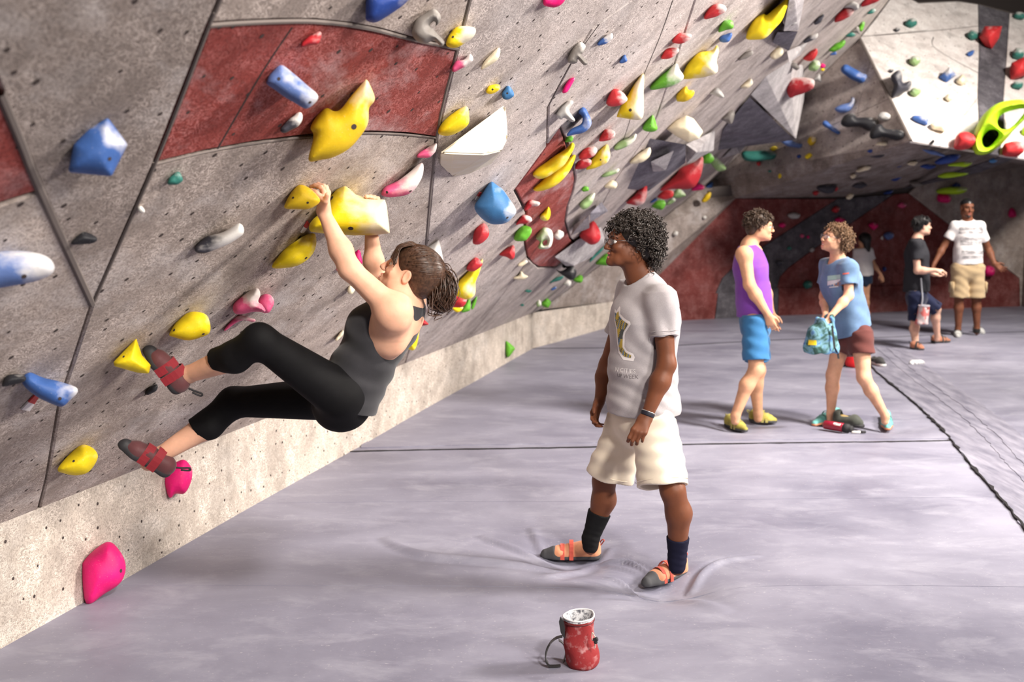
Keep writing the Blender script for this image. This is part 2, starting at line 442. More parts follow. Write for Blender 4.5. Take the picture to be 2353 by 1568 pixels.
def inset(p2, d):
    p = np.asarray(p2, float); n = len(p)
    A = .5*sum(p[i][0]*p[(i+1) % n][1]-p[(i+1) % n][0]*p[i][1] for i in range(n))
    if A < 0: p = p[::-1]
    out = []
    for i in range(n):
        a, b, c = p[i-1], p[i], p[(i+1) % n]
        e1, e2 = nrm(b-a), nrm(c-b); n1, n2 = V(-e1[1], e1[0]), V(-e2[1], e2[0])
        m = n1+n2; l = max(m@m/2, .3); out.append(b+m/l*d*1.0)
    return np.array(out)
def frame_of(pl):
    u = nrm(np.cross(V(0, 0, 1), pl.n)); v = np.cross(pl.n, u); return u, v
def panel(name, pl, pts, m, parent, gap=.006, th=.028, off=0., bev=.006):
    P = [pl.hit(x, y, off) if not hasattr(x, '__len__') else x for x, y in pts]
    u, v = frame_of(pl); o = pl.p+pl.n*off
    p2 = inset([((q-o)@u, (q-o)@v) for q in P], gap)
    bm = bmesh.new(); n = len(p2)
    t = [bm.verts.new(o+u*a+v*b) for a, b in p2]; bo = [bm.verts.new(o+u*a+v*b-pl.n*th) for a, b in p2]
    top = bm.faces.new(t)
    for i in range(n): bm.faces.new((t[i], bo[i], bo[(i+1) % n], t[(i+1) % n]))
    bm.normal_update()
    if top.normal.dot(Vector(pl.n)) < 0:
        for f in bm.faces: f.normal_flip()
    if bev:
        try: bmesh.ops.bevel(bm, geom=list(top.edges), offset=bev, segments=1, affect='EDGES', clamp_overlap=True)
        except Exception: pass
    bmesh.ops.triangulate(bm, faces=[f for f in bm.faces if len(f.verts) > 4])
    ob = from_bm(name, bm, m, parent); PANELS.append((ob, pl)); return ob
PANELS = []
# long overhanging wall
back = [PM.hit(x, y, -.03) for x, y in [(-1500, 1800), (1240, 714), (1640, 412), (2040, 0), (2300, -270), (1150, -700), (-1500, -500)]]
KICKT = [(-700, 1500), (0, 1207)]
def ktop(x): return float(np.interp(x, [-900, 0, 100, 241, 301, 600, 874, 980, 1118, 1240], [1605, 1207, 1172, 1119, 1094, 976, 860, 818, 763, 714]))
wall = struct(mesh('wall_left', [PM.hit(-900, ktop(-900), -.03), PM.hit(1240, 714, -.03), PM.hit(1640, 412, -.03), PM.hit(2050, -10, -.03), PM.hit(2440, -400, -.03), PM.hit(1150, -400, -.03), PM.hit(-900, -400, -.03)],
    [(0, 1, 2, 3, 4, 5, 6)], M['seam']), 'long overhanging textured grey climbing wall')
arcT = [(545, 53), (640, 49), (720, 49), (800, 57), (870, 70), (945, 90)]
arcB = [(930, 309), (850, 306), (760, 309), (680, 317), (580, 330), (470, 350)]
kl = lambda xs_: [(x, ktop(x)) for x in xs_]
S_L = [(1289, 291), (1236, 364), (1182, 437), (1209, 489), (1205, 520), (1206, 560), (1212, 593), (1224, 608)]
S_R = [(1238, 615), (1276, 615), (1330, 565), (1311, 548), (1300, 508), (1305, 473), (1317, 440), (1323, 410), (1319, 380), (1305, 335)]
panel('panel', PM, [(212, 700), (355, 378), (480, 58), (505, 0), (663, -400), (-260, -400), (0, 213), (93, 440)], M['grey3'], wall)
panel('panel', PM, [(93, 440), (0, 213), (-260, -400), (-900, -400), (-900, 690), (0, 470)], M['red'], wall)
panel('panel', PM, [(93, 440), (0, 470), (-900, 690)]+kl([-900, 0, 88])+[(108, 1100), (138, 925), (212, 700)], M['grey'], wall)
panel('panel', PM, [(212, 700), (138, 925), (108, 1100)]+kl([88, 241, 301, 600, 874, 930])+[(955, 760), (980, 560), (1003, 317)]+arcB+[(355, 378)], M['grey'], wall)
panel('panel', PM, [(355, 378), (480, 58)]+arcT+[(1052, 112), (1003, 317)]+arcB, M['red'], wall, .008)
panel('panel', PM, [(480, 58), (505, 0), (663, -400), (1150, -400), (1080, 0), (1052, 112)]+arcT[::-1], M['grey'], wall)
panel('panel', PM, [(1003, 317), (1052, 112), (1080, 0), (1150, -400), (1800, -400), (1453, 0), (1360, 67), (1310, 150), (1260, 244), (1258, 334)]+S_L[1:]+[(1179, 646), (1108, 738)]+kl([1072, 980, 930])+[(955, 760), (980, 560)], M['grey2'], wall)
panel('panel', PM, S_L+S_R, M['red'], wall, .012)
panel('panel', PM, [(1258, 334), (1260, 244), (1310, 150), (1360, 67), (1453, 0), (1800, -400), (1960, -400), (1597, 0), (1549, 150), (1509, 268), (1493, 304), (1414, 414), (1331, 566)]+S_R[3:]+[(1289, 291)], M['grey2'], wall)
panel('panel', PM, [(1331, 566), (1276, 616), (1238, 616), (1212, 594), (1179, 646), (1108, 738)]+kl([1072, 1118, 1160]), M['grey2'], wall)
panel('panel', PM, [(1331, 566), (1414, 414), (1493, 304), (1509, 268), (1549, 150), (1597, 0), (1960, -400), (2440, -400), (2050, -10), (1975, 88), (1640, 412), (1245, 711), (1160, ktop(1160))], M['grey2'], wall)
# thin raised trims along the strongest seams
def trim(pl, pts, wd, h=.012, m='trim', parent=wall):
    P = np.array([pl.hit(x, y) for x, y in pts]); P = catmull(P, 4)
    tn = np.gradient(P, axis=0); vs_, fs = [], []
    for i, p in enumerate(P):
        s = nrm(np.cross(pl.n, tn[i]))*wd/2
        vs_ += [p-s, p-s*.5+pl.n*h, p+s*.5+pl.n*h, p+s]
        if i:
            a, b = (i-1)*4, i*4; fs += [(a+k, a+k+1, b+k+1, b+k) for k in range(3)]
    return mesh('seam_trim', vs_, fs, M[m], parent)
trim(PM, [(0, 213), (48, 328), (93, 440), (212, 700)], .022, .008)
trim(PM, [(212, 700), (355, 378), (480, 58), (505, 0), (663, -400)], .011, .005)
trim(PM, [(480, 58)]+arcT+[(1052, 112)], .014, .006)
trim(PM, [(355, 378)]+arcB[::-1]+[(1003, 317)], .009, .004)
trim(PM, [(1090, -60), (1080, 0), (1052, 112), (1003, 317), (980, 560)], .016, .004)
# fine saw cuts across the panels
for pts in ([(672, 62), (600, 170), (500, 342)], [(1378, 54), (1310, 150), (1260, 244)], [(1546, 0), (1517, 83), (1478, 175)], 
            [(1030, 400), (1060, 380), (1100, 350)], [(1179, 646), (1240, 560)], [(1480, 170), (1440, 300), (1428, 330)]):
    trim(PM, pts, .009, .0015, 'hole')
# kickboard, then the corner facet, the far bulge and the cave
kb = [onfloor(*p) for p in [(-900, 1990), (0, 1494), (201, 1378), (452, 1247), (837, 1034), (1060, 893), (1225, 801)]]
kd = [KA+(KB-KA)*t for t in np.linspace(-.62, 1, 12)]
vsk, fsk = [], []
for i, p in enumerate(kd):
    b0 = V(p[0]-.015*0, p[1], -.06)
    vsk += [b0+wr*0, V(p[0], p[1], p[2]), V(p[0], p[1], p[2])+V(-.12, .02, .02), b0+V(-.12, 0, 0)]
    if i:
        a, b = (i-1)*4, i*4; fsk += [(a+1, a, b, b+1), (a+2, a+1, b+1, b+2)]
kick = struct(mesh('wall_kickboard', vsk, fsk, M['kick']), 'pale concrete kickboard along the foot of the overhanging wall')
k2 = V(1.37, 15.81, 0); k3 = bl.copy()
K0 = kd[-1]
struct(mesh('wall_corner_kickboard', [(K0[0], K0[1], -.05), K0, V(k2[0], k2[1], .36), V(k2[0], k2[1], -.05), V(k3[0]+.05, k3[1], .33), V(k3[0]+.05, k3[1], -.05)], [(0, 1, 2, 3), (3, 2, 4, 5)], M['kick']), 'short pale kickboard turning towards the back of the hall')
cf = [PM.hit(1244, 712, -.005), V(k2[0], k2[1], .36), V(k3[0]+.05, k3[1], .33), PB.hit(1690, 456), pB]
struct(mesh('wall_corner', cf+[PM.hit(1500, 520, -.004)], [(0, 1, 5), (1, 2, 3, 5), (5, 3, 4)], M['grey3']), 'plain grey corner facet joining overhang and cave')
bw = struct(mesh('wall_back', [PB.hit(1440, 780, -.05), PB.hit(2520, 760, -.05), PB.hit(2520, 330, -.05), PB.hit(1640, 430, -.05)], [(0, 1, 2, 3)], M['seam']), 'back wall of the cave with red and charcoal panels')
st_l = [(1925, 457), (1852, 504), (1752, 568), (1690, 610), (1660, 640), (1643, 678), (1640, 735)]
st_r = [(2055, 446), (1943, 522), (1852, 586), (1812, 616), (1793, 636), (1787, 660), (1785, 735)]
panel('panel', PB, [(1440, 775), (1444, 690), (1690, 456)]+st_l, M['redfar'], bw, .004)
panel('panel', PB, st_l[::-1]+st_r, M['darkp'], bw, .004)
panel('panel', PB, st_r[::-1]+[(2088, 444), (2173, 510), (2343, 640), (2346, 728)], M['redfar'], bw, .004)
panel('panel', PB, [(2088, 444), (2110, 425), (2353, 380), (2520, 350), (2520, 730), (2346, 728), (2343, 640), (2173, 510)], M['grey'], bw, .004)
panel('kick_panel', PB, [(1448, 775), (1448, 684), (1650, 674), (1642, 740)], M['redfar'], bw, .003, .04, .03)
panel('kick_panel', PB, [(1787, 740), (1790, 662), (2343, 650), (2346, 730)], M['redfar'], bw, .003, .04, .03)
panel('kick_panel', PB, [(1642, 745), (1650, 674), (1790, 662), (1787, 742)], M['darkp'], bw, .003, .04, .03)
bg = struct(mesh('wall_bulge', [pB-PG.n*.03, pNose-PG.n*.03, pRid-PG.n*.03, PW.hit(2060, -24, -.03), PW.hit(2110, 5, -.03), PW.hit(2200, 1, -.03), PW.hit(2250, 9, -.03), PW.hit(2353, 36, -.03), PW.hit(2480, 70, -.03), pRt-PW.n*.03],
    [(0, 1, 2), (2, 1, 9, 8, 7, 6, 5, 4, 3)], M['seam']), 'pale angular bulge of climbing wall above the cave')
panel('panel', PG, [(1640, 412), (1975, 88), (2000, 138), (1968, 262)], M['grey2'], bg, .003)  # lighter grey on these facets: light put into the colour
panel('panel', PG, [(1640, 412), (1968, 262), (2045, 226), (2093, 324)], M['grey2'], bg, .003)
panel('panel', PG, [(2000, 138), (2045, 226), (1968, 262)], M['grey2'], bg, .003)
panel('panel', PW, [(1975, 88), (2010, 45), (2060, -22), (2110, 7), (2200, 3), (2248, 10), (2250, 120), (2247, 225), (2160, 335), (2093, 324), (2045, 226)], M['white'], bg, .003)
panel('panel', PW, [(2248, 10), (2320, 30), (2314, 120), (2306, 225), (2308, 290), (2296, 356), (2256, 349), (2250, 290), (2247, 225), (2250, 120)], M['darkp'], bg, .003)
panel('panel', PW, [(2160, 335), (2247, 225), (2250, 290), (2256, 349)], M['white'], bg, .003)
panel('panel', PW, [(2320, 30), (2480, 72), (2440, 376), (2296, 356), (2308, 290), (2306, 225), (2314, 120)], M['white'], bg, .003)
for pts in ([(2010, 82), (2130, 72), (2248, 60)], [(2145, 85), (2150, 112), (2248, 168)], [(1980, 84), (2130, 70)]): trim(PW, pts, .012, .002, 'hole', bg)
trim(PW, [(1975, 88), (2034, 206), (2093, 324)], .05, .02, 'trim', bg)
# underside of the bulge
rp = [pB, pNose, pRt, PB.hit(2520, 352), PB.hit(2353, 382), PB.hit(2100, 428), PB.hit(1940, 452), PB.hit(1690, 456)]
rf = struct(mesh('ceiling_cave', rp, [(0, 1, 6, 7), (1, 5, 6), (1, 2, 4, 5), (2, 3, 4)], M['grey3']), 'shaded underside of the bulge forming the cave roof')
def hull(pts, m, name='wall_volume', bev=0):
    bm = bmesh.new()
    for p in pts: bm.verts.new(tuple(map(float, p)))
    r = bmesh.ops.convex_hull(bm, input=bm.verts)
    bmesh.ops.delete(bm, geom=[v for v in bm.verts if not v.link_faces], context='VERTS')
    if bev: bmesh.ops.bevel(bm, geom=list(bm.edges), offset=bev, segments=2, affect='EDGES')
    bmesh.ops.recalc_face_normals(bm, faces=bm.faces)
    return from_bm(name, bm, m)
# dark stripe across the cave roof: a strip of charcoal boards
rs = [PR1.hit(1930, 452, .01), PR1.hit(2050, 440, .01)]
panel('roof_panel', PR, [(2055, 440), (2180, 402), (2300, 362), (2330, 366), (2250, 398), (2110, 428)], M['darkp'], rf, .0, .02, .03)
# back of the hall behind the bulge, ceiling, right pillar
struct(mesh('wall_far', [(-2, 20.6, -.2), (16, 20.6, -.2), (16, 20.6, 7), (-2, 20.6, 7)], [(0, 1, 2, 3)], M['ceil']), 'dark wall far behind the climbing bulge')
struct(mesh('ceiling', [(-8, -4, 7), (14, -4, 7), (14, 21, 7), (-8, 21, 7)], [(0, 3, 2, 1)], M['ceil']), 'dark high ceiling of the hall')
pr = PB.hit(2344, 704)
bm = bmesh.new(); bmesh.ops.create_cube(bm, size=1); bmesh.ops.scale(bm, vec=(1.6, 1.2, 3.2), verts=bm.verts); bmesh.ops.bevel(bm, geom=list(bm.edges), offset=.03, segments=2, affect='EDGES')
bmesh.ops.translate(bm, vec=(pr[0]+.82, pr[1]-.5, 1.52), verts=bm.verts)
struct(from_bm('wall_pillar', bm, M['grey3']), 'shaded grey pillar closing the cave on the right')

# bolt holes: flat dark discs over the panels, their colour standing for socket shade (far too many and too small to pick apart)
def holes(name, pl, region, sp, rad, parent, jit=.25, inside=None):
    u, v = frame_of(pl)
    pts = np.array([[(q-pl.p)@u, (q-pl.p)@v] for q in (pl.hit(x, y) for x, y in region)])
    lo, hi = pts.min(0), pts.max(0); vs_, fs = [], []
    for a in np.arange(lo[0], hi[0], sp):
        for b in np.arange(lo[1], hi[1], sp):
            aa, bb = a+rng.normal(0, jit*sp), b+rng.normal(0, jit*sp)
            c = False; j = len(pts)-1
            for i in range(len(pts)):
                if (pts[i][1] > bb) != (pts[j][1] > bb) and aa < (pts[j][0]-pts[i][0])*(bb-pts[i][1])/(pts[j][1]-pts[i][1])+pts[i][0]: c = not c
                j = i
            if not c: continue
            p = pl.p+u*aa+v*bb; base = len(vs_); r = rad*rng.uniform(.75, 1.15)
            for k in range(6): vs_.append(p+pl.n*.0012+(u*math.cos(k*math.pi/3)+v*math.sin(k*math.pi/3))*r)
            fs.append(tuple(range(base, base+6)))
    o = mesh(name, vs_, fs, M['hole'], parent); o['kind'] = 'stuff'; return o
holes('bolt_holes', PM, [(-300, -300), (1700, -300), (1240, 500), (1100, 700)]+kl([1080, 874, 600, 301, 0])+[(-300, 1300)], .17, .0085, wall)
holes('bolt_holes', PM, [(1700, -300), (2300, -300), (2030, 0), (1640, 400), (1250, 690), (1110, 700), (1240, 500)], .3, .009, wall)
PK = Plane(KA, wr)
holes('bolt_holes', PK, [(-300, 1340)]+kl([0, 301, 600, 874, 1060])+[(1060, 890), (837, 1030), (452, 1240), (201, 1370), (0, 1485), (-300, 1650)], .16, .0075, kick)
holes('bolt_holes', PG, [(1660, 400), (1975, 95), (2090, 320)], .19, .011, bg)
holes('bolt_holes', PW, [(1985, 90), (2060, -15), (2246, 15), (2246, 225), (2160, 330), (2097, 320)], .22, .010, bg)
# ------------------------------------------------------------------ climbing holds
HC = {'yellow': (.80, .60, .010), 'shaded_yellow': (.72, .48, .012), 'blue': (.045, .115, .35), 'navy': (.02, .055, .26), 'sky': (.05, .18, .40), 'periw': (.11, .18, .42),  # the second, darker yellow is the same yellow with shade put in
      'magenta': (.72, .008, .16), 'pink': (.66, .09, .22), 'red': (.44, .022, .03), 'scarlet': (.54, .03, .035), 'green': (.11, .36, .025), 'pale_green': (.28, .42, .18),
      'cream': (.78, .69, .50), 'white': (.74, .72, .68), 'grey': (.22, .20, .185), 'lgrey': (.42, .41, .40), 'black': (.018, .018, .022), 'teal': (.03, .17, .14), 'lime': (.47, .74, .02), 'charcoal': (.05, .05, .065)}
_hm = {}
def hold_mat(col, chalk, dirn):
    key = (col, chalk, dirn)
    if key in _hm: return _hm[key]
    def f(nt, b):
        tc = nd(nt, 'ShaderNodeTexCoord'); base = HC[col]
        dp = nd(nt, 'ShaderNodeVectorMath', operation='DOT_PRODUCT'); dp.inputs[1].default_value = (*dirn, .25)
        lk(nt, tc.outputs['Generated'], dp.inputs[0])
        oi = nd(nt, 'ShaderNodeObjectInfo')
        n = nd(nt, 'ShaderNodeTexNoise', noise_dimensions='4D'); n.inputs['Scale'].default_value = 2.6; n.inputs['Detail'].default_value = 5
        lk(nt, tc.outputs['Generated'], n.inputs['Vector'])
        mm = nd(nt, 'ShaderNodeMath', operation='MULTIPLY'); mm.inputs[1].default_value = 37.; lk(nt, oi.outputs['Random'], mm.inputs[0]); lk(nt, mm.outputs[0], n.inputs['W'])
        of = nd(nt, 'ShaderNodeMath', operation='ADD'); of.inputs[1].default_value = -sum(min(0, q) for q in dirn); lk(nt, dp.outputs['Value'], of.inputs[0])
        a = nd(nt, 'ShaderNodeMath', operation='MULTIPLY_ADD'); a.inputs[1].default_value = .62; lk(nt, of.outputs[0], a.inputs[0]); lk(nt, n.outputs['Fac'], a.inputs[2])
        hf_ = nd(nt, 'ShaderNodeMath', operation='MULTIPLY'); hf_.inputs[1].default_value = .5; lk(nt, a.outputs[0], hf_.inputs[0])
        m = ramp(nt, hf_.outputs[0], [((1.34-.21*chalk)/2, g(0)), ((1.62-.22*chalk)/2, g(min(.92, .45+.3*chalk)))])
        fine = noise(nt, coord(nt, 'Object'), 130, 4, .7)
        c = mix(nt, ramp(nt, n.outputs['Fac'], [(.3, g(0)), (.7, g(1))]), tuple(x*.78 for x in base), tuple(min(1, x*1.12) for x in base))
        c = mix(nt, m, c, (.68, .65, .62))
        c = mix(nt, ramp(nt, fine, [(.62, g(0)), (.75, g(.25))]), c, (.8, .78, .74))
        lk(nt, c, b.inputs['Base Color']); bump(nt, b, fine, .25, .003)
    _hm[key] = mat('hold_'+col, f, rough=.55, spec=.3); return _hm[key]
CR = {'A': (0, 0, 1.96), 'B': (580, 0, 2.8), 'C': (1150, 0, 3.7333), 'D': (1150, 280, 3.7333), 'E': (1700, 0, 3.409), 'F': (0, 780, 1.99), 'G': (240, 400, 2.178),
      'K': (980, 380, 3.2667), 'L': (1640, 280, 3.3), 'X': (0, 0, 1)}
def poly_d2(U, Vv, p):
    d = np.full(U.shape, 1e9); s = np.ones(U.shape)
    n = len(p); j = n-1
    for i in range(n):
        e = p[j]-p[i]; wx, wy = U-p[i][0], Vv-p[i][1]
        t = np.clip((wx*e[0]+wy*e[1])/max(e@e, 1e-12), 0, 1)
        d = np.minimum(d, (wx-e[0]*t)**2+(wy-e[1]*t)**2)
        c1, c2, c3 = Vv >= p[i][1], Vv < p[j][1], e[0]*wy > e[1]*wx
        fl_ = (c1 & c2 & c3) | (~c1 & ~c2 & ~c3)
        s = np.where(fl_, -s, s); j = i
    return s*np.sqrt(d)
NH = [0]
BOLT = []
def hold(cr, col, label, pts, pl='M', chalk=1, T=.55, facet=0., smooth=True, holes_=(), bolts=(), tagp=None, dirn=(.8, .6), name='climbing_hold', cat='climbing hold', group=None, res=30, rr=.95, lift=.85):
    ox, oy, sc = CR[cr]; P = np.array([(ox+x/sc, oy+y/sc) for x, y in pts])
    c = (P.min(0)+P.max(0))/2; plane = PL[pl]
    r0 = nrm(ray(*c)); wv = -r0; uv = nrm(np.cross(V(0, 0, 1), wv)); vv = np.cross(wv, uv)
    hit = plane.hit(*c); dist = np.linalg.norm(hit-C0)
    def loc(q, dist):
        k = dist/FPX*np.linalg.norm(ray(*c))**0
        return np.stack([(q[:, 0]-c[0]), -(q[:, 1]-c[1])], 1)*k
    L = loc(P, dist)
    beh = np.array([-(uv*a+vv*b)@plane.n for a, b in L]).max()
    off = beh*lift+.004; ce = plane.hit(*c, off); dist = np.linalg.norm(ce-C0); L = loc(P, dist)
    if smooth: L = catmull(L, 4, True)
    ext = L.max(0)-L.min(0); 
    A_ = abs(.5*np.sum(L[:, 0]*np.roll(L[:, 1], -1)-L[:, 1]*np.roll(L[:, 0], -1))); minor = 2*A_/max(ext.max(), 1e-6)*.75
    minor = min(minor, ext.min())
    Tf = T*minor; cosn = max(abs(wv@plane.n), .12)
    Tb = min(max(off/cosn*1.15, .5*minor), 1.1*ext.max()+Tf)
    h = max(ext.max()/res, .0032)
    lo = np.array([L[:, 0].min()-2*h, L[:, 1].min()-2*h, -Tb-2*h]); hi = np.array([L[:, 0].max()+2*h, L[:, 1].max()+2*h, Tf+2*h])
    n = np.ceil((hi-lo)/h).astype(int)+1
    ax = [lo[i]+np.arange(n[i])*h for i in range(3)]
    U, W = np.meshgrid(ax[0], ax[1], indexing='ij')
    d2 = poly_d2(U, W, L)
    for hp in holes_:
        q = loc(np.array([(ox+x/sc, oy+y/sc) for x, y in hp]), dist); q = catmull(q, 4, True); d2 = np.maximum(d2, -poly_d2(U, W, q))
    R = max(-d2.min()*rr, h)
    a = np.maximum(d2+R, 0)[:, :, None]
    z = ax[2][None, None, :]; zz = np.where(z > 0, z*R/Tf, -z*R/Tb)
    rnd = np.sqrt(a*a+zz*zz)-R; fct = (a+zz)*.80-R*.80
    D = rnd*(1-facet)+fct*facet
    D = np.where(a > 0, D, np.maximum(D, zz-R)) if facet == 0 else D
    if len(holes_) == 0 and facet == 0:
        D = D+h*.35*np.sin(U/ext.max()*9+NH[0])[:, :, None]*np.sin(W/ext.max()*8+NH[0]*2)[:, :, None]
    pd = ((ce-plane.p)@plane.n)+U[:, :, None]*(uv@plane.n)+W[:, :, None]*(vv@plane.n)+z*(wv@plane.n)
    D = np.maximum(D, -pd-.001)
    vt, F = surface_nets(D.astype(np.float32), lo, h)
    NH[0] += 1
    if len(F) == 0: print('EMPTY HOLD', label); return None
    vt = lap(vt, F, 1, .4)
    o = nets_mesh(name, vt, F, hold_mat(col, chalk, dirn))
    o.matrix_world = Matrix(((uv[0], vv[0], wv[0], ce[0]), (uv[1], vv[1], wv[1], ce[1]), (uv[2], vv[2], wv[2], ce[2]), (0, 0, 0, 1)))
    tag(o, label, cat, group)
    bvh = None
    for bx, by in bolts:
        bvh = bvh or BVHTree.FromPolygons([tuple(v) for v in vt], [tuple(map(int, f)) for f in F])
        q = loc(np.array([(ox+bx/sc, oy+by/sc)]), dist)[0]
        hh = bvh.ray_cast((q[0], q[1], 1), (0, 0, -1))
        if hh[0] is None: continue
        nn = hh[1]; p = hh[0]; t1 = nn.orthogonal().normalized(); t2 = nn.cross(t1); r = max(.0045, .035*ext.max())
        vsx = [p+nn*.001+(t1*math.cos(k*math.pi/4)+t2*math.sin(k*math.pi/4))*r for k in range(8)]+[p-nn*.006+(t1*math.cos(k*math.pi/4)+t2*math.sin(k*math.pi/4))*r*.6 for k in range(8)]
        me = bpy.data.meshes.new('bolt_hole'); me.from_pydata([tuple(v) for v in vsx], [], [tuple(range(8))]+[(k, (k+1) % 8, 8+(k+1) % 8, 8+k) for k in range(8)])
        link('bolt_hole', me, M['hole'], o)  # dark disc on the surface, standing for the shade inside the hole
    if tagp:
        q = loc(np.array([(ox+x/sc, oy+y/sc) for x, y in tagp]), dist)
        zb = [-(((ce-plane.p)@plane.n)+a*(uv@plane.n)+b*(vv@plane.n)-.008)/(wv@plane.n) for a, b in q]
        nn = Vector((uv@plane.n, vv@plane.n, wv@plane.n))*.006
        vsx = [Vector((a, b, z_)) for (a, b), z_ in zip(q, zb)]; k = len(vsx)
        for half in (0, 1):
            mid1, mid2 = (vsx[0]+vsx[1])/2, (vsx[2]+vsx[3])/2
            qd = [vsx[0], mid1, mid2, vsx[3]] if half else [mid1, vsx[1], vsx[2], mid2]
            me = bpy.data.meshes.new('route_tag'); me.from_pydata([tuple(v) for v in qd]+[tuple(v-nn) for v in qd], [], [(0, 1, 2, 3), (7, 6, 5, 4)]+[(i, 4+i, 4+(i+1) % 4, (i+1) % 4) for i in range(4)])
            t = link('route_tag', me, M['tagw'] if half else M['tagr'], o); t['label'] = 'white half of the route tag' if half else 'red half of the route tag'
    return o
M['tagw'] = mat('route_tag_white', color=(.7, .66, .66)); M['tagr'] = mat('route_tag_red', color=(.5, .04, .04))
# --- left part of the overhang
hold('A', 'blue', 'large blue angular hold on the dark wedge panel at upper left', [(485, 538), (560, 650), (490, 785), (318, 768), (345, 655), (400, 590)], smooth=False, facet=.25, chalk=.8, bolts=[(484, 710)], T=.4, lift=.7)
hold('A', 'black', 'small black faceted hold near the tip of the dark wedge panel', [(375, 1045), (430, 1070), (415, 1095), (330, 1100), (335, 1080)], chalk=0, facet=.5, lift=.6)
hold('A', 'periw', 'long blue hold with a whitened end at the left picture edge', [(-60, 1160), (60, 1138), (170, 1150), (215, 1190), (205, 1240), (100, 1275), (0, 1290), (-80, 1280)], chalk=1.3, dirn=(1.2, .3), bolts=[(100, 1243)], lift=.7)
hold('A', 'teal', 'tiny teal foothold just below the left corner of the red panel', [(805, 775), (820, 810), (795, 830), (755, 828), (770, 795)], chalk=.5, lift=.7)
hold('A', 'charcoal', 'slim white and black pinch left of the hanging climber', [(885, 1110), (930, 1065), (1000, 1050), (1075, 1010), (1090, 1060), (1000, 1110), (930, 1135), (890, 1135)], chalk=1.9, dirn=(1.3, .5))
hold('A', 'yellow', 'rounded yellow hold above the triangular yellow foothold', [(770, 1495), (840, 1415), (915, 1415), (940, 1460), (930, 1510), (850, 1530), (780, 1515)], chalk=.1, bolts=[(790, 1485), (910, 1505)])
hold('A', 'white', 'tiny cream screw-on hold beside the wedge seam', [(620, 935), (640, 930), (652, 955), (632, 958)], chalk=1)
hold('F', 'yellow', 'triangular yellow foothold under the climber\'s upper shoe', [(525, 100), (625, 0), (645, 75), (680, 120), (670, 158), (620, 150), (530, 118)], chalk=.1, smooth=False, facet=.3, bolts=[(570, 78)])
hold('F', 'black', 'black jib near the left picture edge beside a blue block', [(15, 205), (40, 165), (100, 168), (105, 195), (30, 212)], chalk=0, facet=.4)
hold('F', 'blue', 'blue block hold with worn white end and red route tag', [(122, 185), (150, 152), (215, 180), (335, 230), (300, 285), (255, 302), (150, 235)], chalk=1.1, dirn=(.9, .5), tagp=[(108, 312), (170, 250), (182, 262), (140, 322)], bolts=[(265, 270)])
hold('F', 'black', 'small black oval jib between the climber\'s two shoes', [(663, 245), (690, 215), (718, 210), (715, 235), (680, 252)], chalk=0)
hold('F', 'yellow', 'yellow hold low on the left wall above the kickboard', [(275, 580), (360, 495), (410, 500), (438, 545), (400, 605), (350, 618), (300, 605)], chalk=.1, facet=.35, bolts=[(340, 556)])
hold('F', 'magenta', 'magenta hold under the heel of the climber\'s lower shoe', [(755, 640), (780, 590), (840, 555), (875, 600), (865, 660), (840, 705), (800, 700), (775, 718)], pl='K', lift=.6, chalk=0, bolts=[(862, 602)])
PL['K'] = Plane(KA, wr)
hold('F', 'magenta', 'large magenta hold on the kickboard at lower left', [(385, 1045), (400, 1000), (490, 943), (540, 980), (562, 1045), (545, 1110), (480, 1150), (400, 1190)], pl='K', chalk=.1, bolts=[(542, 1068)], lift=.6, T=.6)
# --- red panel area
hold('B', 'navy', 'dark blue hold cut by the top edge above the red panel', [(735, 100), (770, -40), (1010, -40), (980, 20), (900, 80), (800, 138), (745, 130)], chalk=.3, facet=.2)
hold('B', 'grey', 'grey looped hold at the upper right corner of the red panel', [(1030, 200), (1060, 130), (1120, 90), (1170, 65), (1208, 105), (1200, 150), (1175, 170), (1165, 190), (1230, 260), (1210, 290), (1165, 255), (1110, 275), (1050, 250)], chalk=.3, holes_=[[(1140, 165), (1165, 140), (1180, 150), (1160, 180)]])
hold('B', 'yellow', 'yellow knob hold beside the grey looped hold', [(1250, 265), (1310, 180), (1420, 178), (1435, 215), (1400, 255), (1320, 300), (1260, 298)], chalk=1.2, dirn=(1.3, .4), bolts=[(1293, 238)])
hold('B', 'pink', 'pink and white wavy crimp right of the red panel', [(1285, 440), (1310, 395), (1360, 385), (1400, 350), (1418, 390), (1370, 425), (1300, 460)], chalk=1.6, dirn=(1.2, .5))
hold('B', 'cream', 'small cream wedge hold beside the pink and white crimp', [(1470, 440), (1500, 385), (1580, 310), (1593, 345), (1570, 390), (1490, 440)], chalk=.5, facet=.4)
hold('B', 'yellow', 'tiny yellow block hold left of a small blue foothold', [(1505, 580), (1530, 550), (1585, 545), (1590, 575), (1545, 603), (1510, 600)], chalk=.3, facet=.4, bolts=[(1545, 575)])
hold('B', 'sky', 'small blue teardrop foothold above the big cream volume', [(1608, 600), (1645, 552), (1678, 590), (1675, 625), (1620, 640)], chalk=.3, bolts=[(1640, 600)])
hold('B', 'red', 'thin red screw-on hold on the red panel', [(318, 290), (340, 255), (435, 205), (430, 265), (400, 285), (330, 300)], chalk=.4)
hold('B', 'periw', 'pale blue cylinder hold on the red panel', [(105, 530), (140, 470), (200, 430), (305, 515), (400, 595), (402, 640), (345, 690), (290, 670), (190, 605), (112, 552)], chalk=1.25, dirn=(1.1, .3), bolts=[(178, 513), (360, 650)], T=.5)
hold('B', 'charcoal', 'small grey crimp below the pale blue cylinder hold', [(180, 835), (230, 775), (300, 725), (320, 755), (300, 805), (215, 850)], chalk=1.4, dirn=(.9, .6))
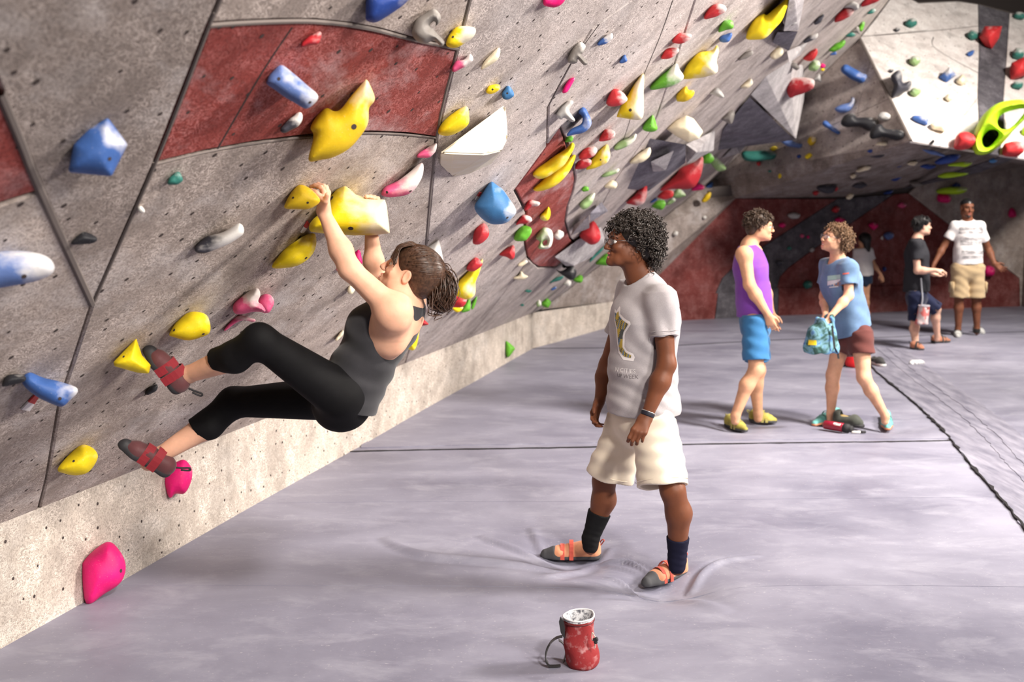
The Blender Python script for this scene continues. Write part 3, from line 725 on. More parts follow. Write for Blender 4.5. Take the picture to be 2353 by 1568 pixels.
hold('B', 'shaded_yellow', 'big yellow winged flake hold over the lower edge of red panel', [(360, 1022), (397, 870), (382, 815), (470, 700), (550, 715), (640, 620), (720, 525), (740, 520), (780, 620), (775, 660), (740, 700), (730, 810), (640, 930), (520, 1000), (440, 1020)], chalk=.75, dirn=(1.0, .2), bolts=[(648, 812)], res=44, T=.42)
hold('B', 'yellow', 'yellow half-moon hold between red panel and cream volume', [(1195, 855), (1240, 770), (1370, 685), (1393, 750), (1380, 810), (1280, 868)], chalk=.2, facet=.3, bolts=[(1358, 828)])
hold('B', 'pink', 'faded pink crimp at the seam below the red panel', [(1060, 1000), (1080, 980), (1180, 920), (1178, 970), (1140, 1010), (1070, 1015)], chalk=1.2, dirn=(1.2, .4))
hold('B', 'pink', 'long pink and white crescent hold above the climber\'s head', [(833, 1240), (860, 1200), (960, 1150), (1085, 1048), (1098, 1110), (1070, 1180), (1000, 1250), (900, 1267), (840, 1258)], chalk=1.6, dirn=(1.1, .5), bolts=[(868, 1235), (1015, 1228)], res=36)
hold('B', 'shaded_yellow', 'mustard yellow hold gripped by the climber\'s left hand', [(207, 1320), (240, 1260), (300, 1190), (380, 1225), (430, 1290), (370, 1340), (280, 1345), (215, 1340)], chalk=.5, bolts=[(265, 1273), (353, 1303)], dirn=(.9, .5))
hold('B', 'yellow', 'huge yellow horn hold with flat chalky end gripped by climber', [(372, 1440), (400, 1405), (440, 1370), (500, 1270), (545, 1225), (600, 1198), (625, 1215), (665, 1255), (720, 1275), (790, 1283), (850, 1285), (864, 1330), (872, 1440), (874, 1498), (760, 1512), (650, 1515), (500, 1500), (380, 1490), (368, 1470)], chalk=.75, dirn=(1.5, .3), bolts=[(515, 1280), (630, 1465)], tagp=[(315, 1498), (362, 1425), (374, 1440), (330, 1500)], res=56, T=.62, smooth=False, rr=.75)
hold('G', 'yellow', 'yellow lens-shaped hold below the climber\'s left hand', [(838, 465), (890, 390), (950, 340), (1040, 297), (1058, 340), (1040, 400), (1000, 440), (930, 465)], chalk=.3, bolts=[(1005, 420)])
hold('G', 'pink', 'pink and white knobbed hold above the climber\'s knee', [(648, 660), (680, 620), (760, 572), (780, 605), (765, 640), (785, 655), (800, 690), (740, 690), (660, 700)], chalk=1.5, dirn=(.7, .9), T=.6)
hold('G', 'pink', 'round pink ball hold above the climber\'s knee', [(775, 620), (800, 603), (838, 612), (846, 650), (822, 693), (785, 690), (765, 655)], chalk=.4, T=.7)
hold('G', 'pink', 'thin faded pink rail under the knobbed pink hold', [(600, 785), (665, 712), (748, 728), (742, 745), (680, 735)], chalk=1, T=.3)
hold('G', 'magenta', 'small magenta hold between the climber\'s arms', [(1245, 405), (1275, 380), (1290, 445), (1260, 440)], chalk=0)
hold('G', 'pink', 'tiny pink jib beside the climber\'s left elbow', [(1160, 478), (1172, 470), (1180, 484), (1168, 488)], chalk=.2)
hold('G', 'cream', 'small cream hold under the climber\'s left upper arm', [(1215, 590), (1228, 560), (1255, 578), (1235, 604)], chalk=.5)
hold('G', 'cream', 'small cream hold in front of the climber\'s stomach', [(1155, 828), (1190, 782), (1197, 800), (1165, 834)], chalk=.5)
hold('G', 'red', 'dark red hold behind the climber\'s back', [(1535, 742), (1560, 705), (1620, 748), (1610, 758), (1560, 757)], chalk=.2)
hold('G', 'yellow', 'yellow-green hold behind the climber\'s back', [(1465, 880), (1500, 800), (1525, 752), (1578, 752), (1570, 820), (1550, 882), (1500, 868)], chalk=1, dirn=(.8, -.2))
# big cream volume
def P_(cr, x, y, off): ox, oy, sc = CR[cr]; return PM.hit(ox+x/sc, oy+y/sc, off)
a1 = [P_('B', 1205, 985, .06), P_('B', 1625, 672, .06), P_('B', 1640, 800, .12), P_('B', 1641, 895, .17), P_('B', 1603, 972, .19), P_('B', 1500, 998, .17), P_('B', 1285, 1005, .09),
      P_('B', 1203, 1060, .01), P_('B', 1262, 1075, .005), P_('B', 1282, 1138, .0), P_('B', 1400, 1118, .0), P_('B', 1545, 1048, .02), P_('B', 1240, 1000, 0), P_('B', 1600, 760, 0), P_('B', 1600, 900, 0)]
M['cream'] = mat('cream_volume', lambda nt, b: lk(nt, mix(nt, ramp(nt, noise(nt, coord(nt), 9, 5), [(.4, g(0)), (.75, g(.7))]), (.74, .67, .52), (.80, .77, .70)), b.inputs['Base Color']), rough=.6)
tag(hull(a1, M['cream'], 'climbing_hold', .006), 'big cream wedge volume right of the red panel', 'climbing hold')
# --- around the S shaped red panel
hold('K', 'sky', 'large round blue hold left of the S-shaped red panel', [(358, 310), (415, 220), (480, 125), (530, 150), (590, 205), (672, 335), (640, 395), (580, 435), (480, 440), (410, 390)], chalk=.95, dirn=(1.2, .2), tagp=[(368, 262), (402, 208), (416, 210), (386, 260)], bolts=[(605, 390)], res=40, T=.6)
hold('K', 'red', 'red hold directly below the large round blue hold', [(350, 530), (370, 475), (435, 435), (470, 500), (455, 550), (400, 592), (350, 588)], chalk=.2, facet=.3)
hold('K', 'white', 'white triangular hold behind the climber\'s ponytail', [(0, 620), (95, 560), (115, 650), (130, 740), (115, 790), (40, 800)], chalk=.4, facet=.3, smooth=False)
hold('K', 'blue', 'thin blue hold behind the ponytail', [(160, 900), (185, 845), (208, 900), (200, 940), (172, 978)], chalk=.3)
hold('K', 'red', 'red hold capping the long yellow hold behind the climber', [(300, 770), (330, 720), (375, 692), (420, 745), (360, 795), (310, 792)], chalk=.1, facet=.3)
hold('K', 'yellow', 'long yellow bottle-shaped hold behind the climber', [(205, 960), (240, 880), (300, 810), (400, 720), (430, 705), (400, 800), (370, 880), (365, 960), (320, 1005), (250, 995)], chalk=1.0, dirn=(.9, -.5), lift=.95)
hold('K', 'red', 'dark red block below the long yellow hold', [(170, 1020), (205, 980), (300, 1005), (270, 1065), (185, 1060)], chalk=.1, facet=.3)
hold('K', 'yellow', 'yellow sliver below the dark red block', [(195, 1072), (275, 1062), (250, 1102), (215, 1098)], chalk=.1)
hold('K', 'green', 'green leaf hold right of the dark red block', [(260, 1100), (300, 1020), (328, 1010), (325, 1090)], chalk=.1)
hold('K', 'green', 'narrow dark green oval hold right of the green leaf hold', [(335, 1060), (360, 1000), (382, 985), (370, 1040), (345, 1085)], chalk=.1)
hold('K', 'red', 'red and white crescent hold on the S-shaped red panel', [(735, 330), (760, 270), (800, 262), (850, 280), (840, 305), (800, 310), (750, 340)], chalk=1.2, dirn=(1.3, .3))
hold('K', 'yellow', 'yellow and white drop hold on the S-shaped red panel', [(850, 390), (880, 350), (915, 312), (930, 350), (920, 405), (880, 418)], chalk=1.1, dirn=(-.3, -.8))
hold('K', 'red', 'red and white hold touching the left edge of the S panel', [(672, 445), (720, 375), (780, 385), (790, 420), (740, 440), (700, 440)], chalk=1.0, dirn=(1.2, .3))
hold('K', 'green', 'bright green egg hold at the left edge of the S panel', [(655, 550), (680, 490), (720, 455), (780, 465), (790, 500), (750, 560), (690, 572)], chalk=.1)
hold('K', 'red', 'red triangular hold below the bright green egg hold', [(545, 670), (600, 625), (655, 600), (663, 680), (640, 708), (600, 690)], chalk=.1, facet=.3)
hold('K', 'cream', 'flat beige hold left of the foot of the S panel', [(685, 745), (740, 710), (760, 730), (705, 762)], chalk=.8, T=.3)
hold('K', 'cream', 'pale star-like hold below the flat beige hold', [(650, 850), (690, 825), (710, 795), (735, 820), (765, 835), (720, 860)], chalk=.8)
hold('K', 'teal', 'small teal oval jib low on the wall', [(735, 945), (760, 933), (790, 942), (770, 957)], chalk=.1)
hold('K', 'teal', 'tiny teal jib just above the kickboard', [(703, 1050), (720, 1040), (735, 1050), (718, 1060)], chalk=.1)
hold('K', 'green', 'green hold low on the wall beside a spiky white one', [(858, 1035), (880, 1015), (905, 1000), (935, 1030), (910, 1070), (870, 1057)], chalk=.1)
hold('K', 'pale_green', 'spiky white hold low on the wall beside a green one', [(825, 1030), (845, 1010), (862, 1030), (858, 1055), (832, 1062)], chalk=1.8)
hold('K', 'pale_green', 'green and white ring hold on the S-shaped red panel', [(820, 540), (870, 470), (935, 485), (950, 550), (925, 620), (850, 628), (838, 605), (850, 575)], chalk=1.5, dirn=(1.3, -.3), holes_=[[(875, 575), (905, 560), (905, 590), (880, 600)]])
hold('K', 'white', 'round white button hold on the S-shaped red panel', [(955, 525), (985, 485), (1025, 500), (1030, 530), (1000, 558), (970, 550)], chalk=.8)
hold('K', 'red', 'large red drop hold right of the S-shaped panel', [(1150, 520), (1240, 422), (1290, 470), (1308, 550), (1260, 595), (1210, 585)], chalk=.1, res=30)
hold('K', 'black', 'black forked hold under the grey block volume', [(955, 770), (1000, 795), (1040, 780), (1090, 745), (1125, 800), (1100, 860), (1040, 840)], chalk=.2)
hold('K', 'black', 'small black oval knob on the grey block volume', [(1018, 745), (1045, 702), (1078, 715), (1062, 762), (1030, 772)], chalk=.1)
hold('K', 'green', 'green hold right of the black forked hold', [(1100, 860), (1150, 825), (1175, 840), (1165, 880), (1130, 880)], chalk=.1)
hold('K', 'white', 'small white hold below the black forked hold', [(1030, 890), (1060, 860), (1088, 880), (1070, 910)], chalk=.8)
hold('K', 'blue', 'tiny blue jib left of the small white hold', [(935, 930), (970, 910), (975, 925), (945, 940)], chalk=.1)
hold('K', 'teal', 'dark teal blade hold left of the black forked hold', [(925, 885), (960, 850), (1030, 825), (1010, 860)], chalk=.1)
hold('K', 'green', 'green hold touching the standing man\'s chin in view', [(1270, 740), (1310, 690), (1370, 660), (1375, 745), (1320, 750)], chalk=.1)
hold('K', 'teal', 'long turquoise blade beside the standing man\'s face', [(1220, 735), (1260, 670), (1360, 580), (1330, 630), (1260, 700)], chalk=.1, T=.3)
hold('K', 'green', 'green hold alone on the far kickboard', [(592, 1330), (610, 1325), (655, 1365), (662, 1385), (605, 1445)], pl='K', chalk=.1)
hold('D', 'grey', 'flat grey foothold on the wall above the shirt of standing man', [(770, 1430), (810, 1405), (835, 1415), (815, 1432)], chalk=.1)
# --- middle of the overhang
hold('C', 'magenta', 'magenta hold cut by the top picture edge', [(370, 20), (390, -30), (550, -30), (520, 40), (460, 58), (385, 50)], chalk=.1)
hold('C', 'grey', 'grey looped hold left of a white and blue crimp', [(580, 510), (620, 420), (680, 365), (730, 400), (705, 455), (690, 470), (740, 520), (745, 545), (710, 555), (665, 505), (655, 535), (600, 540)], chalk=.8)
hold('C', 'blue', 'white and blue crimp high in the middle of the wall', [(835, 370), (860, 340), (950, 285), (958, 330), (900, 375), (845, 388)], chalk=1.4, dirn=(.9, .9))
hold('C', 'blue', 'tiny blue triangle hold below the white and blue crimp', [(1020, 540), (1065, 470), (1085, 525)], chalk=.1)
hold('C', 'scarlet', 'red hold highest of the reds near the top centre', [(1755, 155), (1775, 90), (1840, 38), (1920, 55), (1925, 100), (1850, 140)], chalk=.9, dirn=(1.3, .3))
hold('C', 'green', 'green hold just above a small blue square hold', [(1872, 270), (1895, 205), (1935, 175), (1985, 185), (1992, 240), (1920, 260)], chalk=.3)
hold('C', 'blue', 'small blue square hold below a green hold', [(1885, 350), (1890, 315), (1980, 285), (1965, 350), (1920, 362)], chalk=.1)
hold('C', 'scarlet', 'upper of two stacked red pebble holds', [(1480, 340), (1530, 290), (1625, 295), (1630, 330), (1560, 370), (1490, 365)], chalk=.8, dirn=(1.3, .2))
hold('C', 'scarlet', 'lower of two stacked red pebble holds', [(1385, 480), (1430, 420), (1515, 415), (1522, 450), (1450, 500), (1390, 502)], chalk=.8, dirn=(1.3, .2))
hold('C', 'yellow', 'yellow fang hold with white belly right of the green shell hold', [(1575, 665), (1600, 570), (1680, 470), (1800, 440), (1845, 400), (1865, 450), (1845, 530), (1858, 590), (1830, 635), (1700, 660)], chalk=1.0, dirn=(1.0, -.5))
hold('C', 'green', 'green shell hold with chalky tip', [(1293, 740), (1330, 690), (1420, 620), (1500, 555), (1530, 600), (1565, 655), (1540, 700), (1440, 745), (1310, 762)], chalk=1.3, dirn=(1.3, .2))
hold('C', 'yellow', 'tall yellow horn hold with pocket in the middle of the wall', [(1005, 985), (1060, 870), (1140, 740), (1210, 640), (1228, 660), (1222, 780), (1228, 960), (1190, 1020), (1030, 1000)], chalk=.9, dirn=(1.1, -.7), bolts=[(1115, 938)])
hold('C', 'scarlet', 'red and white lumpy hold left of the tall yellow horn', [(908, 885), (960, 775), (1020, 775), (1085, 840), (1070, 880), (985, 912)], chalk=.8, dirn=(1.3, .2))
hold('C', 'magenta', 'small magenta stepped hold left of the lumpy red hold', [(530, 790), (560, 720), (600, 675), (640, 675), (610, 730), (570, 790)], chalk=.1, facet=.3)
hold('C', 'lgrey', 'grey looped hold beside the blue and white hook', [(480, 990), (510, 930), (580, 870), (625, 880), (590, 950), (640, 1025), (610, 1045), (550, 1010), (520, 1025)], chalk=.6)
hold('C', 'blue', 'blue and white hooked hold above the S-shaped red panel', [(570, 1165), (600, 1110), (690, 1060), (700, 1000), (670, 965), (700, 925), (740, 950), (778, 1050), (740, 1120), (650, 1150)], chalk=1.1, dirn=(.9, .1))
hold('C', 'green', 'tiny green hold under the blue and white hook', [(555, 1215), (570, 1175), (620, 1170), (615, 1210), (580, 1220)], chalk=.1)
hold('C', 'scarlet', 'red strawberry-like hold in the middle of the wall', [(848, 1210), (870, 1150), (900, 1110), (975, 1125), (980, 1165), (940, 1200)], chalk=.9, dirn=(1.3, .2))
hold('C', 'pale_green', 'long green and white sliver right of the strawberry-like hold', [(975, 1270), (1010, 1220), (1090, 1190), (1160, 1150), (1150, 1210), (1080, 1260), (1000, 1287)], chalk=1.2, dirn=(1.2, .2))
hold('C', 'green', 'green triangular hold right of the tall yellow horn', [(1217, 1100), (1300, 990), (1330, 1050), (1345, 1110), (1290, 1130)], chalk=.3, bolts=[(1285, 1080)])
hold('C', 'shaded_yellow', 'mustard flower-shaped hold under the yellow fang hold', [(1515, 860), (1520, 800), (1590, 742), (1610, 770), (1655, 780), (1655, 820), (1600, 865), (1540, 868)], chalk=.4)
hold('C', 'cream', 'big cream boulder hold in the middle right of the wall', [(1425, 1105), (1500, 1040), (1590, 995), (1650, 1020), (1735, 1130), (1700, 1190), (1610, 1220), (1500, 1160)], chalk=.4, facet=.3, smooth=False)
hold('C', 'lgrey', 'grey bolted knob right of the mustard flower hold', [(1795, 800), (1860, 755), (1915, 820), (1900, 840), (1830, 815)], chalk=.4)
hold('C', 'cream', 'small cream curl hold far up the wall', [(2060, 745), (2110, 700), (2150, 680), (2160, 720), (2120, 755)], chalk=.6)
hold('C', 'yellow', 'upper of two yellow banana holds on the S panel', [(275, 1500), (310, 1450), (420, 1370), (560, 1280), (610, 1230), (628, 1270), (560, 1400), (450, 1490), (340, 1530)], chalk=1.0, dirn=(.6, -.7))
hold('D', 'yellow', 'lower of two yellow banana holds on the S panel', [(278, 580), (330, 520), (450, 420), (560, 340), (625, 283), (640, 310), (560, 470), (440, 560), (340, 593)], chalk=1.0, dirn=(.6, -.7))
hold('D', 'scarlet', 'red and white hold above a red twin left of yellow chip', [(675, 300), (710, 240), (800, 210), (830, 250), (790, 300), (700, 325)], chalk=.9, dirn=(1, .6))
hold('D', 'red', 'deep red hold touching the yellow chip from the left', [(640, 400), (680, 330), (770, 325), (770, 370), (700, 405)], chalk=.5)
hold('D', 'yellow', 'yellow chip hold right of two red holds', [(735, 400), (800, 300), (880, 215), (920, 205), (940, 290), (910, 350), (840, 385), (770, 408)], chalk=1.0, dirn=(1.1, -.3), bolts=[(858, 325)])
hold('D', 'pale_green', 'faded green sliver below the yellow chip', [(865, 465), (900, 440), (1010, 400), (1000, 440), (900, 475)], chalk=.9)
hold('D', 'green', 'small green nub below the faded green sliver', [(695, 585), (715, 555), (755, 560), (755, 590), (720, 600)], chalk=.1)
hold('D', 'cream', 'beige rounded hold left of the charcoal volume', [(890, 560), (950, 500), (1000, 530), (980, 575)], chalk=.4)
hold('D', 'pale_green', 'chalky green leaf hold above the faceted grey volume', [(680, 710), (720, 660), (800, 610), (805, 650), (770, 720), (720, 750), (690, 740)], chalk=.9)
hold('D', 'cream', 'beige fan hold at the left end of the charcoal volume', [(1115, 355), (1150, 300), (1275, 220), (1275, 300), (1200, 350)], chalk=.3)
hold('D', 'red', 'tall red and grey fin hold above the standing man\'s hair', [(1080, 700), (1140, 640), (1240, 525), (1258, 560), (1250, 640), (1215, 710)], chalk=.9, dirn=(.7, -.7))
hold('D', 'green', 'round green hold above the right side of standing man\'s hair', [(1295, 725), (1340, 680), (1400, 675), (1415, 710), (1380, 755)], chalk=.1)
hold('D', 'blue', 'small blue jib left of the round green hold', [(1285, 690), (1330, 655), (1345, 670), (1300, 695)], chalk=.1)
hold('D', 'red', 'big red angular volume in the far half of the wall', [(1370, 585), (1500, 460), (1540, 400), (1660, 345), (1725, 300), (1730, 390), (1700, 500), (1640, 570), (1480, 575)], chalk=.3, facet=.35, res=36)
hold('D', 'scarlet', 'red rounded hold below the big red angular volume', [(1345, 640), (1400, 590), (1480, 595), (1470, 650), (1400, 665)], chalk=.1)
hold('D', 'pale_green', 'green and white grooved hold below the big red volume', [(1480, 640), (1500, 590), (1540, 575), (1590, 630), (1560, 645), (1520, 655)], chalk=1.0)
hold('D', 'pale_green', 'small chalky green hold left of the grooved green one', [(1420, 700), (1480, 650), (1500, 680), (1440, 715)], chalk=1.2)
hold('D', 'magenta', 'bright pink hold right of the big red volume', [(1640, 585), (1690, 530), (1740, 545), (1745, 575), (1690, 590)], chalk=.4)
hold('D', 'blue', 'blue hold right of the bright pink hold', [(1725, 595), (1770, 540), (1820, 515), (1815, 565), (1760, 600)], chalk=.1)
hold('D', 'shaded_yellow', 'dim yellow hold on the shaded corner facet', [(1725, 680), (1760, 620), (1800, 605), (1800, 650), (1760, 690)], 'N', chalk=.1)
hold('D', 'green', 'green knob with white grooved stem above the red volume', [(1728, 340), (1750, 285), (1800, 270), (1830, 320), (1800, 355), (1750, 355)], chalk=.3)
hold('D', 'pale_green', 'white and green grooved stem beside the green knob', [(1805, 350), (1832, 295), (1935, 395), (1870, 422)], chalk=1.2)
hold('D', 'yellow', 'tiny yellow dot hold near the far dark volume', [(2070, 150), (2095, 130), (2110, 155), (2090, 172)], chalk=.1)
hold('D', 'magenta', 'tiny pink dot hold next to the yellow dot hold', [(2100, 165), (2125, 148), (2143, 165), (2115, 180)], chalk=.1)
hold('D', 'yellow', 'small yellow hold below the yellow and pink dots', [(2015, 235), (2045, 198), (2062, 220), (2040, 245)], chalk=.2)
hold('D', 'white', 'tiny white hold on the corner facet beside the curly hair', [(1480, 965), (1500, 938), (1525, 950), (1510, 980)], 'N', chalk=.8)
hold('D', 'white', 'tiny pale hold on the corner facet further up', [(1733, 822), (1750, 805), (1770, 820), (1752, 838)], 'N', chalk=.8)
hold('C', 'grey', 'brown-grey bracket hold beside the dark pyramid volume', [(1900, 1020), (1960, 960), (2005, 965), (1985, 1060), (1940, 1045)], chalk=.2)
hold('C', 'grey', 'flat taupe hold with a thin stem below the yellow wing', [(2050, 515), (2075, 470), (2150, 435), (2160, 470), (2110, 500)], chalk=.2, T=.3)
# --- top right of the overhang
hold('E', 'yellow', 'big yellow wing hold near the top right of the overhang', [(65, 285), (80, 220), (130, 140), (190, 110), (215, 120), (330, 20), (350, 0), (370, 20), (330, 140), (270, 220), (200, 285), (120, 297)], chalk=.7, dirn=(.7, -.5), res=36)
hold('E', 'lgrey', 'grey ring hold right of the big yellow wing', [(345, 160), (380, 60), (430, 30), (480, 90), (440, 180), (380, 190)], chalk=.8, holes_=[[(390, 140), (415, 120), (420, 150), (400, 165)]])
hold('E', 'charcoal', 'white and black pinch below the top red hold', [(500, 330), (530, 290), (600, 265), (600, 300), (540, 325)], chalk=1.3, dirn=(1.2, .4))
hold('E', 'charcoal', 'small charcoal chip near the top of the overhang', [(585, 180), (610, 140), (655, 118), (640, 165), (610, 187)], chalk=.1)
hold('E', 'scarlet', 'red and white hold under a grey cap near the top', [(750, 165), (770, 110), (830, 65), (885, 75), (870, 120), (790, 160)], chalk=.7, dirn=(1.2, .3))
hold('E', 'lgrey', 'grey and white cap hold above the red and white hold', [(820, 55), (880, 15), (925, 40), (920, 75), (870, 60)], chalk=1)
hold('E', 'red', 'red hold cut by the top edge at the end of the overhang', [(960, 45), (1000, -20), (1090, -10), (1050, 25)], chalk=.1)
hold('E', 'teal', 'small teal hold at the far top end of the overhang', [(1000, 100), (1040, 70), (1062, 85), (1030, 108)], chalk=.8)
hold('E', 'green', 'green sliver at the top end of the overhang', [(930, 230), (950, 180), (975, 180), (960, 240)], chalk=.1)
hold('E', 'teal', 'flat teal hold near the end of the overhang', [(830, 280), (870, 255), (905, 275), (870, 290)], chalk=.4)
hold('E', 'grey', 'grey pronged hold beside the green sliver', [(870, 250), (920, 210), (940, 270), (915, 255)], chalk=.4)
hold('E', 'green', 'green ridged hold left of the upper pale bulge', [(705, 390), (740, 350), (810, 320), (810, 360), (750, 400)], chalk=.1)
hold('E', 'blue', 'small blue chip under the green ridged hold', [(705, 430), (745, 405), (752, 428)], chalk=.1)
hold('E', 'scarlet', 'red fin hold above the red cylinder hold', [(500, 455), (540, 415), (595, 385), (600, 430), (560, 475)], chalk=.1)
hold('E', 'pale_green', 'grey-green ball hold next to a tiny pink and yellow one', [(540, 530), (570, 480), (610, 480), (628, 515), (600, 550), (560, 552)], chalk=.9)
hold('E', 'magenta', 'tiny pink flower hold right of the grey-green ball', [(620, 520), (645, 498), (670, 515), (650, 535)], chalk=.1)
hold('E', 'yellow', 'tiny yellow hold under the pink flower hold', [(632, 545), (650, 535), (664, 545), (650, 558)], chalk=.1)
hold('E', 'lgrey', 'grey bolt-like hold right of the red cylinder', [(575, 625), (620, 580), (635, 640), (605, 632)], chalk=.4)
hold('E', 'red', 'red cylinder hold with chalky top on the white pyramid', [(370, 680), (390, 630), (440, 612), (560, 625), (572, 670), (550, 705), (450, 745), (400, 760)], chalk=1.1, dirn=(.4, 1.1), lift=1.3)
hold('E', 'cream', 'cream ear-shaped hold left of the white pyramid', [(240, 430), (280, 385), (330, 385), (330, 430), (270, 465)], chalk=.4)
hold('E', 'grey', 'grey bracket hold above the white pyramid', [(375, 515), (420, 490), (465, 530), (440, 548), (410, 530)], chalk=.3)
# --- grey facet of the bulge
hold('E', 'blue', 'bright blue sausage hold on the grey facet', [(800, 545), (815, 515), (850, 515), (940, 570), (985, 590), (970, 635), (930, 645), (830, 585)], 'G', chalk=.8, dirn=(.7, .7))
hold('E', 'periw', 'pale blue crescent hold on the grey facet', [(750, 850), (780, 825), (850, 805), (870, 770), (893, 785), (880, 840), (840, 875), (780, 875)], 'G', chalk=.9)
hold('E', 'blue', 'slim blue and white rail on the grey facet', [(650, 960), (675, 948), (720, 985), (780, 1030), (770, 1053), (720, 1025), (660, 985)], 'G', chalk=.9)
hold('E', 'black', 'black dumbbell hold, upper of two on the grey facet', [(803, 950), (830, 905), (890, 895), (920, 925), (980, 920), (1060, 940), (1065, 985), (1010, 1022), (940, 990), (860, 995), (815, 980)], 'G', chalk=.75, dirn=(.6, .7))
hold('E', 'black', 'black dumbbell hold with white middle near the ridge', [(1030, 1045), (1060, 985), (1110, 975), (1140, 1010), (1230, 1020), (1270, 1040), (1265, 1080), (1210, 1095), (1120, 1070), (1050, 1085)], 'G', chalk=.85, dirn=(.5, .7))
hold('E', 'lgrey', 'white and grey cap hold above the dumbbell holds', [(1080, 910), (1120, 880), (1170, 900), (1165, 935), (1110, 945)], 'G', chalk=1)
hold('E', 'periw', 'grey-blue wavy rail low on the grey facet', [(320, 1100), (370, 1090), (430, 1115), (485, 1130), (470, 1160), (400, 1150), (350, 1130)], 'G', chalk=.6)
hold('E', 'shaded_yellow', 'round mustard hold low on the grey facet', [(530, 1110), (550, 1075), (590, 1080), (595, 1110), (560, 1140)], 'G', chalk=.9)
hold('E', 'yellow', 'small double yellow hold left of the mustard one', [(235, 1165), (270, 1145), (292, 1165), (260, 1182)], 'G', chalk=.2)
hold('E', 'yellow', 'small double yellow hold below the mustard one', [(510, 1225), (545, 1200), (565, 1220), (530, 1245)], 'G', chalk=.2)
hold('E', 'navy', 'tiny dark blue dot on the grey facet', [(445, 1225), (465, 1210), (480, 1228), (460, 1240)], 'G', chalk=.1)
hold('E', 'scarlet', 'tiny red dot below the long teal hold', [(130, 1280), (150, 1262), (165, 1280), (150, 1300)], 'G', chalk=.5)
hold('E', 'teal', 'long grey-teal block hold at the left of the grey facet', [(20, 1220), (50, 1185), (260, 1190), (275, 1230), (230, 1255), (60, 1260)], 'G', chalk=.5)
hold('E', 'cream', 'flat cream hold on the lower rim of the grey facet', [(1070, 1135), (1100, 1112), (1150, 1118), (1140, 1142)], 'G', chalk=.5)
# --- white facet
for col, lab, pts in (
    ('teal', 'white-topped dark cap hold, highest on the pale facet', [(1300, 190), (1320, 155), (1365, 150), (1382, 190), (1345, 215)]),
    ('charcoal', 'tiny dark jib left of the highest cap hold', [(1215, 230), (1235, 215), (1253, 232), (1230, 250)]),
    ('pale_green', 'grey-green cap hold in the middle of the pale facet', [(1335, 485), (1350, 445), (1400, 450), (1405, 490), (1370, 515)]),
    ('charcoal', 'tiny grey jib above the charcoal bone-shaped hold', [(1170, 550), (1190, 540), (1203, 555), (1185, 570)]),
    ('pale_green', 'grey-green cap hold right of the charcoal bone-shaped hold', [(1335, 725), (1360, 690), (1410, 700), (1405, 735), (1370, 755)]),
    ('teal', 'grey cap hold beside the dark vertical stripe', [(1790, 270), (1815, 240), (1855, 260), (1850, 300), (1815, 310)])):
    hold('E', col, lab, pts, 'W', chalk=1.0, dirn=(.2, 1.2), T=.8)
hold('E', 'charcoal', 'charcoal bone-shaped hold on the pale facet', [(1190, 600), (1240, 560), (1268, 590), (1275, 650), (1330, 640), (1325, 700), (1270, 725), (1205, 762), (1200, 720), (1215, 665)], 'W', chalk=.7)
hold('E', 'blue', 'blue wedge hold with white top on the pale facet', [(1568, 600), (1640, 530), (1690, 590), (1620, 643)], 'W', chalk=1.2, dirn=(.4, 1.1), smooth=False, facet=.4)
hold('E', 'cream', 'cream bump hold beside the blue wedge hold', [(1700, 625), (1740, 590), (1770, 630), (1745, 665), (1710, 650)], 'W', chalk=.6, T=.8)
hold('E', 'cream', 'small cream bump below the blue wedge hold', [(1610, 765), (1640, 740), (1665, 770), (1640, 795)], 'W', chalk=.6, T=.8)
hold('E', 'blue', 'blue hold with a white band on the pale facet', [(1365, 910), (1460, 910), (1468, 960), (1450, 978), (1362, 940)], 'W', chalk=1.0)
hold('E', 'cream', 'cream box hold low on the pale facet', [(1500, 970), (1530, 955), (1610, 970), (1600, 1030), (1510, 1010)], 'W', chalk=.6, smooth=False, T=.7)
hold('E', 'black', 'small black hook on the lower rim of the pale facet', [(1490, 1125), (1510, 1095), (1525, 1110), (1505, 1132)], 'W', chalk=0)
hold('E', 'blue', 'small blue triangular hold near the dark stripe', [(1783, 415), (1830, 395), (1822, 430), (1795, 440)], 'W', chalk=.1)
hold('E', 'scarlet', 'big red angular hold on the dark vertical stripe', [(1885, 285), (1920, 215), (2035, 220), (2020, 300), (1975, 375), (1930, 355)], 'W', chalk=.5, dirn=(.3, 1), smooth=False, facet=.3, T=.7)
hold('E', 'scarlet', 'red faceted hold at the right picture edge', [(2130, 545), (2140, 495), (2226, 455), (2280, 560), (2200, 600), (2140, 615)], 'W', chalk=.3, smooth=False, facet=.3)
for lab, pts in (('grey cap hold at the upper right picture corner', [(2150, 120), (2175, 95), (2225, 110), (2220, 145), (2170, 145)]),
                 ('grey cap hold above the red faceted hold at right edge', [(2140, 425), (2165, 380), (2215, 395), (2210, 450), (2160, 455)]),
                 ('grey cap hold below the red faceted hold at right edge', [(2140, 665), (2165, 635), (2210, 650), (2200, 690), (2150, 688)])):
    hold('E', 'teal', lab, pts, 'W', chalk=1.2, dirn=(.2, 1.2), T=.8)
hold('E', 'lime', 'large lime green ring-shaped hold at the right edge', [(1860, 1110), (1880, 1000), (1930, 900), (2030, 825), (2180, 810), (2226, 850), (2215, 920), (2130, 1020), (2050, 1120), (1970, 1180), (1890, 1185)], 'W', chalk=.1, res=50, T=.5, rr=1.0,
     holes_=[[(1925, 1080), (1960, 1020), (2010, 1015), (2035, 1050), (1990, 1120), (1945, 1135)], [(2020, 960), (2060, 900), (2190, 870), (2185, 910), (2110, 1000), (2050, 1010)]])
